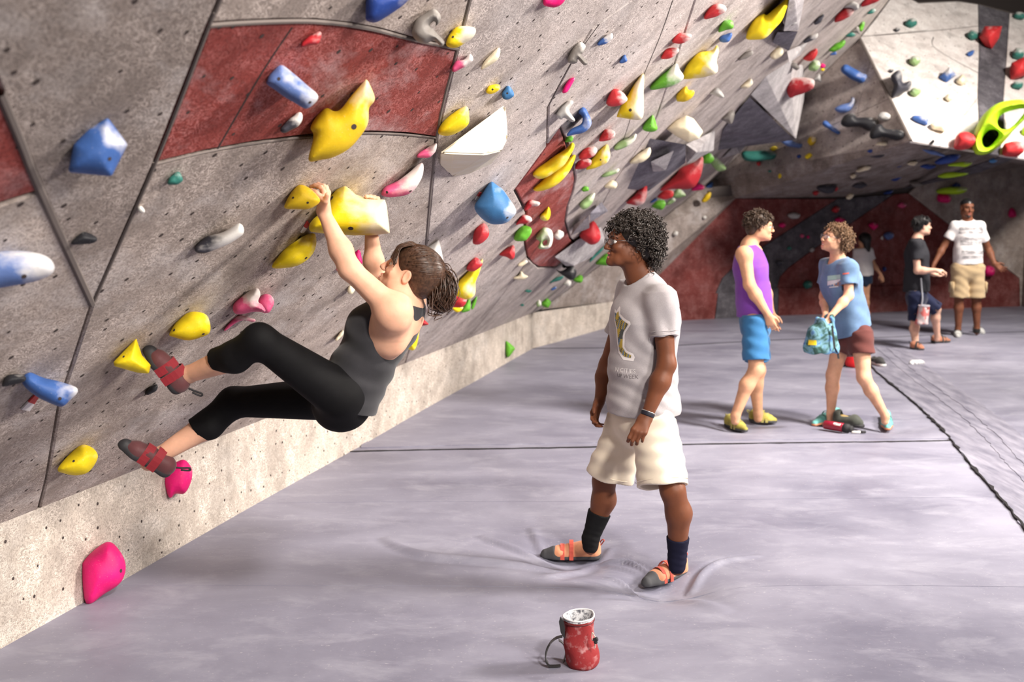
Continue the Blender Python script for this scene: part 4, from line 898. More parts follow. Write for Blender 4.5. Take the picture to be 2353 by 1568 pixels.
hold('E', 'scarlet', 'bright red rounded hold left of the lime ring hold', [(1695, 1120), (1710, 1060), (1770, 1040), (1830, 1070), (1840, 1115), (1790, 1160), (1700, 1165)], 'W', chalk=.1, T=.7)
hold('E', 'scarlet', 'red hold at the lower right of the lime ring hold', [(2070, 1180), (2090, 1125), (2190, 1118), (2215, 1170), (2180, 1215), (2090, 1220)], 'W', chalk=.4, T=.7)
hold('E', 'lime', 'lime green knob at the far right edge above the red hold', [(2215, 1050), (2222, 1005), (2270, 1000), (2270, 1060)], 'W', chalk=.1)
# --- cave roof
for pl, col, lab, pts in (
    ('R', 'periw', 'pale blue blade hold on the cave roof near the rim', [(1590, 210), (1660, 215), (1740, 250), (1725, 262), (1640, 240)]),
    ('R', 'navy', 'dark navy slab hold on the right part of cave roof', [(1690, 300), (1760, 255), (1860, 250), (1820, 300), (1720, 320)]),
    ('R', 'navy', 'navy wedge hold left of the dark navy slab', [(1570, 340), (1620, 320), (1680, 335), (1640, 358)]),
    ('R', 'lime', 'olive lime rail, upper of two on the cave roof', [(1790, 330), (1850, 308), (1950, 310), (1900, 340)]),
    ('R', 'lime', 'olive lime rail, lower of two on the cave roof', [(1710, 410), (1780, 385), (1920, 378), (1880, 410), (1760, 425)]),
    ('R', 'sky', 'dim blue ball hold at the right end of cave roof', [(2090, 295), (2120, 275), (2150, 290), (2120, 312)]),
    ('Q', 'yellow', 'yellow rail hold on the cave roof', [(680, 370), (700, 350), (780, 350), (770, 380), (700, 385)]),
    ('Q', 'yellow', 'yellow nub left of the yellow rail in the cave', [(640, 365), (660, 348), (682, 360), (665, 380)]),
    ('Q', 'yellow', 'yellow hold at the left of the cave roof', [(490, 400), (520, 350), (545, 360), (540, 420), (500, 430)]),
    ('Q', 'teal', 'dark teal hold at the left of the cave roof', [(415, 380), (440, 360), (500, 365), (490, 390)]),
    ('Q', 'teal', 'second teal hold beside the yellow cave nub', [(560, 375), (600, 360), (625, 375), (600, 395)]),
    ('Q', 'cream', 'beige long hold on the cave roof', [(1085, 370), (1150, 335), (1190, 340), (1170, 365), (1110, 380)]),
    ('Q', 'cream', 'beige oval hold on the cave roof', [(1035, 410), (1065, 395), (1080, 410), (1055, 432)]),
    ('Q', 'cream', 'small beige hold near the cave rim', [(925, 290), (945, 278), (968, 285), (950, 308)]),
    ('R', 'cream', 'pale tan hold in the middle of the cave roof', [(1470, 320), (1500, 300), (1545, 305), (1520, 332)]),
    ('R', 'navy', 'dark blue wedge in the middle of the cave roof', [(1360, 330), (1390, 315), (1435, 325), (1400, 345)]),
    ('R', 'navy', 'blue triangular hold in the middle of the cave roof', [(1300, 410), (1360, 400), (1430, 408), (1370, 450)]),
    ('R', 'navy', 'small dark blue hold left of the blue triangular one', [(1230, 365), (1270, 352), (1300, 370), (1260, 385)]),
    ('Q', 'charcoal', 'black hold pair on the rim of the cave', [(1170, 260), (1200, 245), (1290, 250), (1250, 275)]),
    ('Q', 'navy', 'small navy hold beside the cave rim', [(1165, 222), (1195, 208), (1220, 218), (1190, 235)]),
    ('Q', 'charcoal', 'large charcoal pinch deep in the cave', [(790, 490), (850, 475), (920, 480), (910, 530), (860, 545), (800, 520)]),
    ('Q', 'red', 'dim red hold deep in the cave beside charcoal pinch', [(905, 500), (925, 488), (945, 505), (925, 528)]),
    ('Q', 'red', 'dim red hold left of the charcoal pinch', [(750, 540), (775, 522), (800, 535), (775, 560)]),
    ('Q', 'teal', 'dark teal leaf hold on the left of the cave', [(430, 480), (480, 455), (520, 480), (480, 515)]),
    ('Q', 'cream', 'dim beige hold on the left of the cave', [(640, 490), (680, 470), (715, 475), (690, 498)]),
    ('R', 'grey', 'dim grey hold near the back of the cave roof', [(1490, 470), (1530, 450), (1580, 475), (1530, 495)]),
    ('Q', 'cream', 'dim cream hold at the back edge of the cave roof', [(1005, 575), (1030, 545), (1062, 555), (1035, 588)]),
    ('Q', 'charcoal', 'charcoal crimp near the beige oval in the cave', [(1050, 490), (1110, 455), (1160, 480), (1120, 505)]),
    ('Q', 'cream', 'long dim beige rail at the left of the cave', [(140, 555), (200, 540), (300, 550), (250, 568)]),
    ('Q', 'cream', 'dim cream dot at the far left of the cave', [(62, 460), (80, 440), (98, 455), (82, 475)])):
    hold('L', col, lab, pts, pl, chalk=.3, T=.5)
# --- back wall of the cave
for col, lab, pts in (
    ('lgrey', 'pale chalky hold on the red back wall left of the stripe', [(560, 705), (600, 690), (650, 700), (640, 730), (590, 735)]),
    ('magenta', 'magenta hold on the red back wall behind purple shirt', [(490, 785), (520, 765), (548, 780), (525, 805)]),
    ('magenta', 'magenta hold on the stripe above the curly haired woman', [(920, 745), (955, 725), (995, 745), (960, 775)]),
    ('pink', 'small white and pink hold on the dark stripe', [(655, 865), (670, 850), (688, 865), (670, 882)]),
    ('magenta', 'small magenta dot on the dark stripe', [(705, 875), (716, 862), (728, 875), (716, 886)]),
    ('red', 'dim crimson hold high on the dark stripe', [(895, 670), (925, 640), (955, 660), (930, 690)]),
    ('teal', 'pale teal chip on the dark stripe', [(555, 960), (575, 945), (592, 960), (572, 972)]),
    ('lgrey', 'grey chip on the dark stripe near its right edge', [(725, 975), (745, 955), (765, 970), (745, 990)]),
    ('charcoal', 'black box hold on the dark stripe', [(470, 1065), (495, 1050), (525, 1065), (500, 1095)]),
    ('teal', 'round dark green hold low on the red back wall', [(678, 1235), (705, 1205), (740, 1215), (742, 1250), (705, 1268)]),
    ('magenta', 'pink hold on the red wall behind the girl', [(1175, 785), (1210, 765), (1245, 785), (1215, 820)]),
    ('pink', 'dim pink ring hold above on the red back wall', [(1395, 635), (1425, 612), (1462, 632), (1430, 655)]),
    ('periw', 'blue and white ball hold on the red back wall', [(1290, 860), (1320, 838), (1358, 848), (1355, 880), (1315, 893)]),
    ('navy', 'small navy dot hold on the red wall by the girl\'s hand', [(1280, 1115), (1295, 1100), (1310, 1115), (1295, 1135)]),
    ('magenta', 'crimson block hold above the two far men', [(1700, 570), (1720, 550), (1790, 565), (1780, 610), (1710, 605)]),
    ('magenta', 'magenta hold at the right end of the cave wall', [(2238, 690), (2260, 655), (2285, 680), (2290, 715), (2250, 722)]),
    ('magenta', 'magenta hold behind the far man\'s hand', [(2050, 1110), (2090, 1095), (2125, 1120), (2115, 1165), (2060, 1165)]),
    ('lime', 'flat olive hold high on the grey part of cave wall', [(1700, 525), (1760, 500), (1900, 500), (1880, 540), (1750, 550)]),
    ('navy', 'navy ball hold on top of the flat olive hold', [(1808, 490), (1835, 465), (1868, 480), (1850, 512), (1820, 515)]),
    ('white', 'tiny white chip on the red wall beside blue ball', [(1265, 885), (1278, 865), (1285, 895)]),
    ('navy', 'small navy hold at the back edge of the cave', [(1290, 545), (1320, 525), (1360, 520), (1340, 545)])):
    hold('L', col, lab, pts, 'B', chalk=.5, T=.7)
# --- flat-faced plywood volumes
H_ = lambda x, y, off=0., pl=PM: pl.hit(x, y, off)
def volume(pts, m, label):
    return tag(hull(pts, M[m], 'wall_volume', .004), label, 'wall volume')
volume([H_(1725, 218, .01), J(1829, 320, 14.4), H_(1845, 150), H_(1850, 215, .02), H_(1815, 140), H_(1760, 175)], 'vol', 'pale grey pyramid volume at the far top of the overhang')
volume([H_(1722, 222, .03), J(1826, 322, 14.5), H_(1660, 300, .01), H_(1650, 345, 0), H_(1690, 330, .0), H_(1735, 325, .04)], 'vold', 'dark underside of the pale pyramid with shade put into its colour')  # pyramid underside, its shade given by the dark material
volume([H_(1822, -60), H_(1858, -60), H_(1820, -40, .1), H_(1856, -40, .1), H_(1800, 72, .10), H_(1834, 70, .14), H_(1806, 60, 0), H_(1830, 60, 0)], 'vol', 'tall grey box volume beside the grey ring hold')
volume([H_(1786, 74, .08), H_(1834, 72, .12), H_(1813, 118, .02), H_(1774, 98, .02), H_(1790, 70, 0)], 'vold', 'underside of the tall grey box with shade put into its colour')  # box underside: dark material stands in for shade
volume([H_(1814, 145, .12), H_(1808, 117, .02), H_(1856, 97, .0), H_(1840, 125, .05)], 'vol', 'small pale triangle volume under the dark wedge')
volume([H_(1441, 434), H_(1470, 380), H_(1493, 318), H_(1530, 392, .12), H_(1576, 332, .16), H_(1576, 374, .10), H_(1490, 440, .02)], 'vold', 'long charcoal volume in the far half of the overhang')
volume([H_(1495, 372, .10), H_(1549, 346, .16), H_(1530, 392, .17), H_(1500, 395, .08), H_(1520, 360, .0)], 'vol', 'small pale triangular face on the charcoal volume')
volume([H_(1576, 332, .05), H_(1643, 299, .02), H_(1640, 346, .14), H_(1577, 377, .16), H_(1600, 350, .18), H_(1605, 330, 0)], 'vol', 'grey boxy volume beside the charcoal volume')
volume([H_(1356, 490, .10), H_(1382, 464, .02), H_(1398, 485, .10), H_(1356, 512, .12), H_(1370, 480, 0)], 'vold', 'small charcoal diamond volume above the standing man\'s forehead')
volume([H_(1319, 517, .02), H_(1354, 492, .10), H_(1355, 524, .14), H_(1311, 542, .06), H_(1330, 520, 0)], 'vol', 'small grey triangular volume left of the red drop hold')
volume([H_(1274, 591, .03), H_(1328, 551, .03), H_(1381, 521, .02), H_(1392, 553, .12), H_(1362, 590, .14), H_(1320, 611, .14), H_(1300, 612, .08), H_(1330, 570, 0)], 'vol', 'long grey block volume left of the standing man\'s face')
volume([H_(1658, 365, .02), H_(1690, 332, .02), H_(1712, 338, .12), H_(1700, 352, .14), H_(1680, 352, 0)], 'vol', 'small grey cone volume with tiny dots near the corner')
# ------------------------------------------------------------------ people: shared anatomy
def skin_mat(name, col, sss=.12, rough=.5):
    def f(nt, b):
        v = coord(nt); n = noise(nt, v, 14, 4)
        c = mix(nt, ramp(nt, n, [(.35, g(0)), (.7, g(1))]), tuple(x*.88 for x in col), tuple(min(1, x*1.1) for x in col))
        lk(nt, c, b.inputs['Base Color']); bump(nt, b, noise(nt, v, 220, 3), .08, .002)
    return mat(name, f, rough=rough+.1, sss=sss, spec=.28)
def cloth_mat(name, col, rough=.85, var=.12, weave=380, sheen=.15, speck=None):
    def f(nt, b):
        v = coord(nt); n = noise(nt, v, 9, 4); fz_ = noise(nt, v, weave, 2)
        c = mix(nt, ramp(nt, n, [(.3, g(0)), (.7, g(1))]), tuple(x*(1-var) for x in col), tuple(min(1, x*(1+var)) for x in col))
        if speck: c = mix(nt, ramp(nt, fz_, [(.4, g(0)), (.62, g(speck))]), c, tuple(x*.6 for x in col))
        lk(nt, c, b.inputs['Base Color']); bump(nt, b, fz_, .12, .002)
    return mat(name, f, rough=rough, spec=.15, sheen=sheen)
def hair_mat(name, col, rough=.5):
    def f(nt, b):
        n = noise(nt, coord(nt, 'Object', (1, 1, 1)), 90, 3)
        lk(nt, mix(nt, ramp(nt, n, [(.35, g(0)), (.65, g(1))]), tuple(x*.6 for x in col), tuple(min(1, x*1.5) for x in col)), b.inputs['Base Color'])
    return mat(name, f, rough=rough, spec=.4)
M['eyew'] = mat('eye_white', color=(.8, .77, .74), rough=.25); M['iris'] = mat('iris_dark', color=(.03, .018, .01), rough=.2)
M['lip'] = mat('lips', color=(.42, .13, .10), rough=.5); M['liplight'] = mat('lips_light', color=(.62, .24, .20), rough=.5)
M['teeth'] = mat('teeth', color=(.82, .78, .72), rough=.3)
M['metal'] = mat('spectacle_metal', color=(.12, .11, .11), rough=.3, metal=.8)
M['lens'] = mat('spectacle_lens', lambda nt, b: setattr(b.inputs['Alpha'], 'default_value', .14), color=(.75, .8, .85), rough=.08, spec=.5)
M['blackrub'] = mat('black_rubber', color=(.02, .019, .021), rough=.7)
def basis(fwd, up):
    f = nrm(fwd); u = V(up); u = nrm(u-f*(u@f)); r = np.cross(f, u); return np.array([r, f, u])     # rows: right, forward, up
def head(S, c, fwd, up, s=1., jaw=1., smile=0, ears=True, k=1.0):
    R = basis(fwd, up); L = lambda x, y, z: c+s*(R[0]*x+R[1]*y+R[2]*z)
    def e(p, r, kk=.02, mode='add'): S.ell(L(*p), tuple(q*s for q in r), R, kk*s, mode)
    e((0, -.014, .034), (.075, .096, .080), .02); e((0, .026, -.028), (.058, .060, .082*jaw), .03)
    e((0, .042, -.074*jaw), (.046, .044, .034), .025); e((0, .080, -.094*jaw), (.020, .015, .016), .018)
    for q in (-1, 1): e((q*.052, .004, -.060*jaw), (.015, .04, .03), .03)
    S.cone(L(-.034, .078, .024), L(.034, .078, .024), .013*s, k=.016*s)
    for q in (-1, 1): e((q*.032, .103, .002), (.019, .016, .012), .012, 'sub')
    S.cone(L(0, .088, .012), L(0, .108, -.026), .0078*s, .0105*s, .012*s); e((0, .108, -.030), (.011, .011, .009), .008)
    for q in (-1, 1): e((q*.012, .099, -.034), (.008, .010, .007), .006)
    for q in (-1, 1): e((q*.040, .064, -.024-.004*smile), (.020, .022+.003*smile, .020), .02)
    S.cone(L(-.019, .087, -.056), L(.019, .087, -.056), .0075*s, k=.010*s); S.cone(L(-.017, .087, -.071-.008*smile), L(.017, .087, -.071-.008*smile), .0080*s, k=.010*s)
    e((0, .106, -.063-.004*smile), (.022, .012, .0035+.005*smile), .004, 'sub')
    if ears:
        for q in (-1, 1):
            e((q*.077, -.006, -.008), (.009, .016, .028), .008); e((q*.083, -.003, -.006), (.005, .010, .018), .006, 'sub')
    return L, R
def face_bits(parent, L, R, s, lipm, browm, smile=0, eyes=True, brow_r=.0035):
    for q in (-1, 1):
        if eyes:
            ob = Sdf(.0022).ball(L(q*.031, .0735, .001), .0128*s, 0).build('eye', M['eyew'] if eyes != 'dark' else M['iris'], None, 0); adopt(ob, parent)
            if eyes == 'dark': ob.data.name = 'eye'
            ir = Sdf(.0014).ell(L(q*.031, .0735+.0108, .001), (.0062*s, .0035*s, .0062*s), R, 0).build('iris', M['iris'], None, 0); adopt(ir, ob)
        pts = [L(q*.014, .0925, .020), L(q*.028, .093, .027), L(q*.044, .081, .024), L(q*.052, .07, .017)]
        adopt(tubes('eyebrow', [catmull(pts, 4)], [brow_r*s], browm, None, 6, taper=lambda t: 1-.6*t), parent)
    for z, r in ((-.0565, .0052), (-.0705-.008*smile, .0062)):
        pts = [L(-.024, .080, -.063+.004*smile), L(-.012, .0935, z), L(0, .0965, z+.001), L(.012, .0935, z), L(.024, .080, -.063+.004*smile)]
        adopt(tubes('lip', [catmull(pts, 4)], [r*s], lipm, None, 6, taper=lambda t: .35+.65*math.sin(math.pi*t)), parent)
    if smile:
        adopt(Sdf(.002).ell(L(0, .084, -.062-.003*smile), (.019*s, .010*s, (.0045+.003*smile)*s), R, 0).build('teeth', M['teeth'], None, 0), parent)
def glasses(parent, L, s, m, w=.050, hgt=.030, r=.0014, temple=True):
    paths = []
    for q in (-1, 1):
        cx = q*.034
        paths.append([L(cx+w/2*math.cos(t)*(1 if abs(math.cos(t)) < .9 else .98), .108-.012*abs(cx+w/2*math.cos(t))/.06, .000+hgt/2*np.sign(math.sin(t))*abs(math.sin(t))**.6) for t in np.linspace(0, 2*math.pi, 21)])
        if temple: paths.append([L(q*.059, .097, .006), L(q*.073, .06, .008), L(q*.081, .0, .006), L(q*.081, -.018, -.006)])
    paths.append([L(-.010, .108, .003), L(0, .111, .006), L(.010, .108, .003)])
    o = tubes('glasses', paths, [r*s]*len(paths), m, None, 6); adopt(o, parent)
    for q in (-1, 1):
        vs_ = [L(q*.034+w/2*.95*math.cos(t), .107-.012*abs(q*.034+w/2*math.cos(t))/.06, hgt/2*.95*np.sign(math.sin(t))*abs(math.sin(t))**.6) for t in np.linspace(0, 2*math.pi, 21)[:-1]]
        vs2 = [v-nrm(L(0, 1, 0)-L(0, 0, 0))*.0012 for v in vs_]
        n = len(vs_); ln = mesh('lens', vs_+vs2, [tuple(range(n)), tuple(range(2*n-1, n-1, -1))]+[(i, n+i, n+(i+1) % n, (i+1) % n) for i in range(n)], M['lens']); ln.parent = o; ln.matrix_parent_inverse = Matrix.Identity(4)
    return o
def hand(S, w, d, n, th, curl=(.4, .5, .4), s=1., k=.004, thumb=.5, fan=.10, tw=(.75, .75, .35)):
    d = nrm(d); n = V(n); n = nrm(n-d*(n@d)); a = np.cross(d, n); a = a if a@V(th) > 0 else -a
    S.cone(w, w+d*.03*s, .025*s, .024*s, .02, (n, 1.25))
    for i, (x, bl_, Ls, r) in enumerate(((.029, .086, (.042, .026, .020), .0088), (.010, .090, (.046, .029, .021), .0090), (-.009, .086, (.042, .027, .020), .0086), (-.027, .078, (.033, .020, .018), .0076))):
        b = w+(d*bl_+a*x)*s
        S.cone(w+(d*.012+a*x*.55)*s, b, .0145*s, .0112*s, .012*s)
        dd = nrm(d+a*fan*(x/.029)); ang = 0; p = b
        for q in range(3):
            ang += curl[q]*(1+.08*i); v = dd*math.cos(ang)+n*math.sin(ang); e = p+v*Ls[q]*s
            S.cone(p, e, r*(1-.08*q)*s, r*(1-.08*(q+1))*s, (.008 if q == 0 else k)*s); p = e
    p0 = w+(d*.022+a*.020)*s; v = nrm(a*tw[0]+d*tw[1]+n*tw[2]); p1 = p0+v*.046*s; v2 = nrm(d*.9+a*.25*tw[0]/.75+n*thumb); p2 = p1+v2*.030*s; p3 = p2+nrm(d+n*thumb*1.2)*.022*s
    S.cone(p0, p1, .015*s, .0112*s, .014*s); S.cone(p1, p2, .0108*s, .0098*s, k*s); S.cone(p2, p3, .0098*s, .0078*s, k*s)
def torso(S, j, tf, s=1., w=(.135, .125, .155), dep=(1.25, 1.25, 1.32), inf=0., bust=0, k=.05):
    hp = (j['hipL']+j['hipR'])/2; sh = (j['shL']+j['shR'])/2; up = nrm(sh-hp); L_ = np.linalg.norm(sh-hp)
    tf = V(tf); tf = nrm(tf-up*(tf@up))
    wst = hp+up*L_*.42+tf*.005; ch = hp+up*L_*.80
    S.cone(hp+up*.0, wst, w[0]*s+inf, w[1]*s+inf, k, (tf, dep[0])); S.cone(wst, ch, w[1]*s+inf, w[2]*s+inf, k, (tf, dep[2]))
    S.cone(ch, sh-up*.03, w[2]*s+inf, w[2]*.72*s+inf, k, (tf, dep[2]*1.08))
    S.cone(j['shL'], j['shR'], .058*s+inf*.7, k=.05)
    S.cone(sh-up*.02, j['neck'], .085*s+inf*.5, .062*s+inf*.3, .05)
    if bust:
        lat = nrm(j['shR']-j['shL'])
        for q in (-1, 1): S.ell(ch-up*.045+tf*(.075)*s+lat*q*.07*s, (.068*s+inf, .06*s+inf, .065*s+inf), None, .05)
    return up, tf, hp, sh
def limb(S, a, b, c, r, k=.03, bulge=None):
    S.cone(a, b, r[0], r[1], k); 
    m = b+(c-b)*.33+(bulge if bulge is not None else 0)
    S.cone(b, m, r[1], r[2], k); S.cone(m, c, r[2], r[3], k)
def shoe(heel, toe, z0, parent, mu, ms, mstrap, h=.005, wd=.045, tall=.055, up=V(0, 0, 1), straps=True, loop=True, name='shoe', mtoe=None, ank=None, sp=None, rubber=.68, sw=.011, rs=1.):
    d = nrm(toe-heel); L_ = np.linalg.norm(toe-heel); a = nrm(np.cross(d, up)); u = np.cross(a, d); u = u if u@up > 0 else -u
    hp, bp, tp = heel+d*.035, heel+d*L_*.68, toe-d*.03
    S = Sdf(h).cone(hp+u*.035, bp+u*.028, .038*rs, .042*rs, .02, (a, .95)).cone(bp+u*.028, tp+u*.022, .042*rs, .026*rs, .02, (u, 1.25)).cone(hp+u*.04, hp+u*tall+d*.006, .037*rs, .036*rs, .02).cone(hp+u*tall, heel+d*L_*.5+u*.045, .036*rs, .036*rs, .02)
    S.half(heel+u*.006, u)
    if ank is not None: S.cone(hp+u*tall*.9+d*.004, hp+u*(tall+.06)+d*.0, .029, .031, 0, None, False, 'sub')
    o = S.build(name, mu, None); adopt(o, parent)
    S2 = Sdf(h).cone(hp+u*.016, bp+u*.012, .040*rs, .045*rs, .02, (u, 1.6)).cone(bp+u*.012, tp+u*.012, .045*rs, .028*rs, .02, (u, 1.5))
    if mtoe is not None: S2.cone(heel+d*(L_*rubber+.03)+u*.024, tp+u*.021, .0415*rs, .0285*rs, .015)
    S2.cone(hp+u*.02, hp+u*.035-d*.004, .0395*rs, .0385*rs, .01)
    S2.half(heel+u*.0, u)
    so = S2.build('sole', ms, None); so.parent = o; so.matrix_parent_inverse = o.matrix_parent_inverse.copy() if False else Matrix.Identity(4); so.parent = o; 
    so.matrix_parent_inverse = Matrix.Translation(-Vector(o.parent.location))@Matrix.Identity(4) if False else Matrix.Identity(4)
    if straps:
        for t, hh in ((.48, .080), (.63, .060)) if sp is None else sp:
            c = heel+d*L_*t
            pts = [c+a*math.cos(q)*.046*rs+u*(.008+math.sin(q)*hh*1.12) for q in np.linspace(-.05, math.pi+.05, 13)]
            vs_, fs = [], []
            for p in pts: vs_ += [p-d*sw, p+d*sw]
            fs = [(2*i, 2*i+1, 2*i+3, 2*i+2) for i in range(len(pts)-1)]
            st = mesh('strap', vs_, fs, mstrap); st.parent = o
            md = st.modifiers.new('th', 'SOLIDIFY'); md.thickness = .004; md.offset = 1
    if loop:
        b = hp-d*.036+u*(tall-.005)
        pts = catmull([b, b-d*.012+u*.015, b-d*.022+u*.03, b-d*.012+u*.034, b+u*.018, b+d*.002], 4)
        lp = tubes('pull_loop', [pts], [.0035], mstrap, None, 5); lp.parent = o
    return o
def wrinkle(d, f, amp, d2=(0, 0, 1), f2=20, warp=1.2, c=None, r=.3, ph=0):
    d, d2 = V(d), V(d2)
    def fn(P):
        v = amp*np.sin(P@d*f+warp*np.sin(P@d2*f2+ph)+ph)
        if c is not None: v = v*np.exp(-((P-c)**2).sum(1)/r**2)
        return v
    return fn
def curls(name, pts, nrms, m, parent, length=.045, hr=.007, tr=.0032, turns=3, grav=.5, seg=20, jit=.35, sides=4):
    paths, rad = [], []
    for p, n in zip(pts, nrms):
        d = nrm(n+rng.normal(0, jit, 3)-V(0, 0, grav*rng.uniform(.3, 1.2))); l = length*rng.uniform(.6, 1.25)
        a = nrm(np.cross(d, rng.normal(0, 1, 3))); b = np.cross(d, a); ph = rng.uniform(0, 6.28); tn = turns*rng.uniform(.75, 1.25); hh = hr*rng.uniform(.7, 1.3)
        t = np.linspace(0, 1, seg)[:, None]
        bend = V(0, 0, -1)*grav*.35*l*t**2
        paths.append(p+d*l*t+bend+hh*np.minimum(t*4, 1)*(a*np.cos(ph+t*tn*6.283)+b*np.sin(ph+t*tn*6.283))); rad.append(tr*rng.uniform(.8, 1.2))
    o = tubes(name, paths, rad, m, None, sides, True, lambda t: 1-.5*t)
    adopt(o, parent); return o
def ell_pts(c, R, rad, n, keep):
    out, nr = [], []
    while len(out) < n:
        v = nrm(rng.normal(0, 1, 3))
        if keep(v):
            q = v*V(rad); nn = nrm(v/V(rad)); out.append(c+R.T@q); nr.append(R.T@nn)
    return out, nr
def person_root(body, label, group=None):
    body.name = 'person'; body.data.name = 'person'; tag(body, label, 'person', group); return body
def text_mesh(txt, size):
    cu = bpy.data.curves.new('t', 'FONT'); cu.body = txt; cu.size = size; cu.resolution_u = 2
    o = bpy.data.objects.new('t', cu); COL.objects.link(o)
    bpy.context.view_layer.update()
    me = bpy.data.meshes.new_from_object(o.evaluated_get(bpy.context.evaluated_depsgraph_get()))
    bpy.data.objects.remove(o); bpy.data.curves.remove(cu); return me
def bvh_of(o):
    n = len(o.data.vertices); co = np.empty(n*3, np.float32); o.data.vertices.foreach_get('co', co)
    m = len(o.data.polygons); lv = np.empty(m*4, np.int32); o.data.loops.foreach_get('vertex_index', lv)
    return BVHTree.FromPolygons(co.reshape(-1, 3).tolist(), lv.reshape(-1, 4).tolist())
def decal(name, P2, faces, org, ax, ay, dirn, bvh, m, parent, lift=.0015, back=.4):
    # lay a flat printed shape on cloth: every point dropped along dirn onto the garment
    vs_ = []
    for x, y in P2:
        p = org+ax*x+ay*y-dirn*back
        h = bvh.ray_cast(Vector(p), Vector(dirn), 1.2)
        vs_.append(np.array(h[0])+np.array(h[1])*lift if h[0] is not None else org+ax*x+ay*y)
    o = mesh(name, vs_, faces, m); o.parent = parent; return o
def grid_poly(outline, step):
    # fine mesh of a 2D outline so that it can follow cloth
    bm = bmesh.new(); f = bm.faces.new([bm.verts.new((x, y, 0)) for x, y in outline])
    lo, hi = np.min(outline, 0), np.max(outline, 0)
    for axis in (0, 1):
        for t in np.arange(lo[axis]+step, hi[axis], step):
            co = [0, 0, 0]; no = [0, 0, 0]; co[axis] = t; no[axis] = 1
            bmesh.ops.bisect_plane(bm, geom=list(bm.verts)+list(bm.edges)+list(bm.faces), plane_co=co, plane_no=no)
    bmesh.ops.triangulate(bm, faces=bm.faces)
    P = [(v.co.x, v.co.y) for v in bm.verts]; bm.verts.index_update(); Fc = [tuple(v.index for v in f.verts) for f in bm.faces]; bm.free(); return P, Fc
def print_text(txt, size, org, ax, ay, dirn, bvh, m, parent, name='print_lettering', bold=0):
    me = text_mesh(txt, size)
    bm = bmesh.new(); bm.from_mesh(me); bpy.data.meshes.remove(me)
    lo = [min(v.co[i] for v in bm.verts) for i in (0, 1)]; hi = [max(v.co[i] for v in bm.verts) for i in (0, 1)]
    st = size*.25
    for axis in (0, 1):
        for t in np.arange(lo[axis]+st, hi[axis], st):
            co = [0, 0, 0]; no = [0, 0, 0]; co[axis] = t; no[axis] = 1
            bmesh.ops.bisect_plane(bm, geom=list(bm.verts)+list(bm.edges)+list(bm.faces), plane_co=co, plane_no=no)
    bm.verts.index_update(); P = [(v.co.x, v.co.y) for v in bm.verts]; Fc = [tuple(v.index for v in f.verts) for f in bm.faces]; bm.free()
    return decal(name, P, Fc, org, ax, ay, dirn, bvh, m, parent)
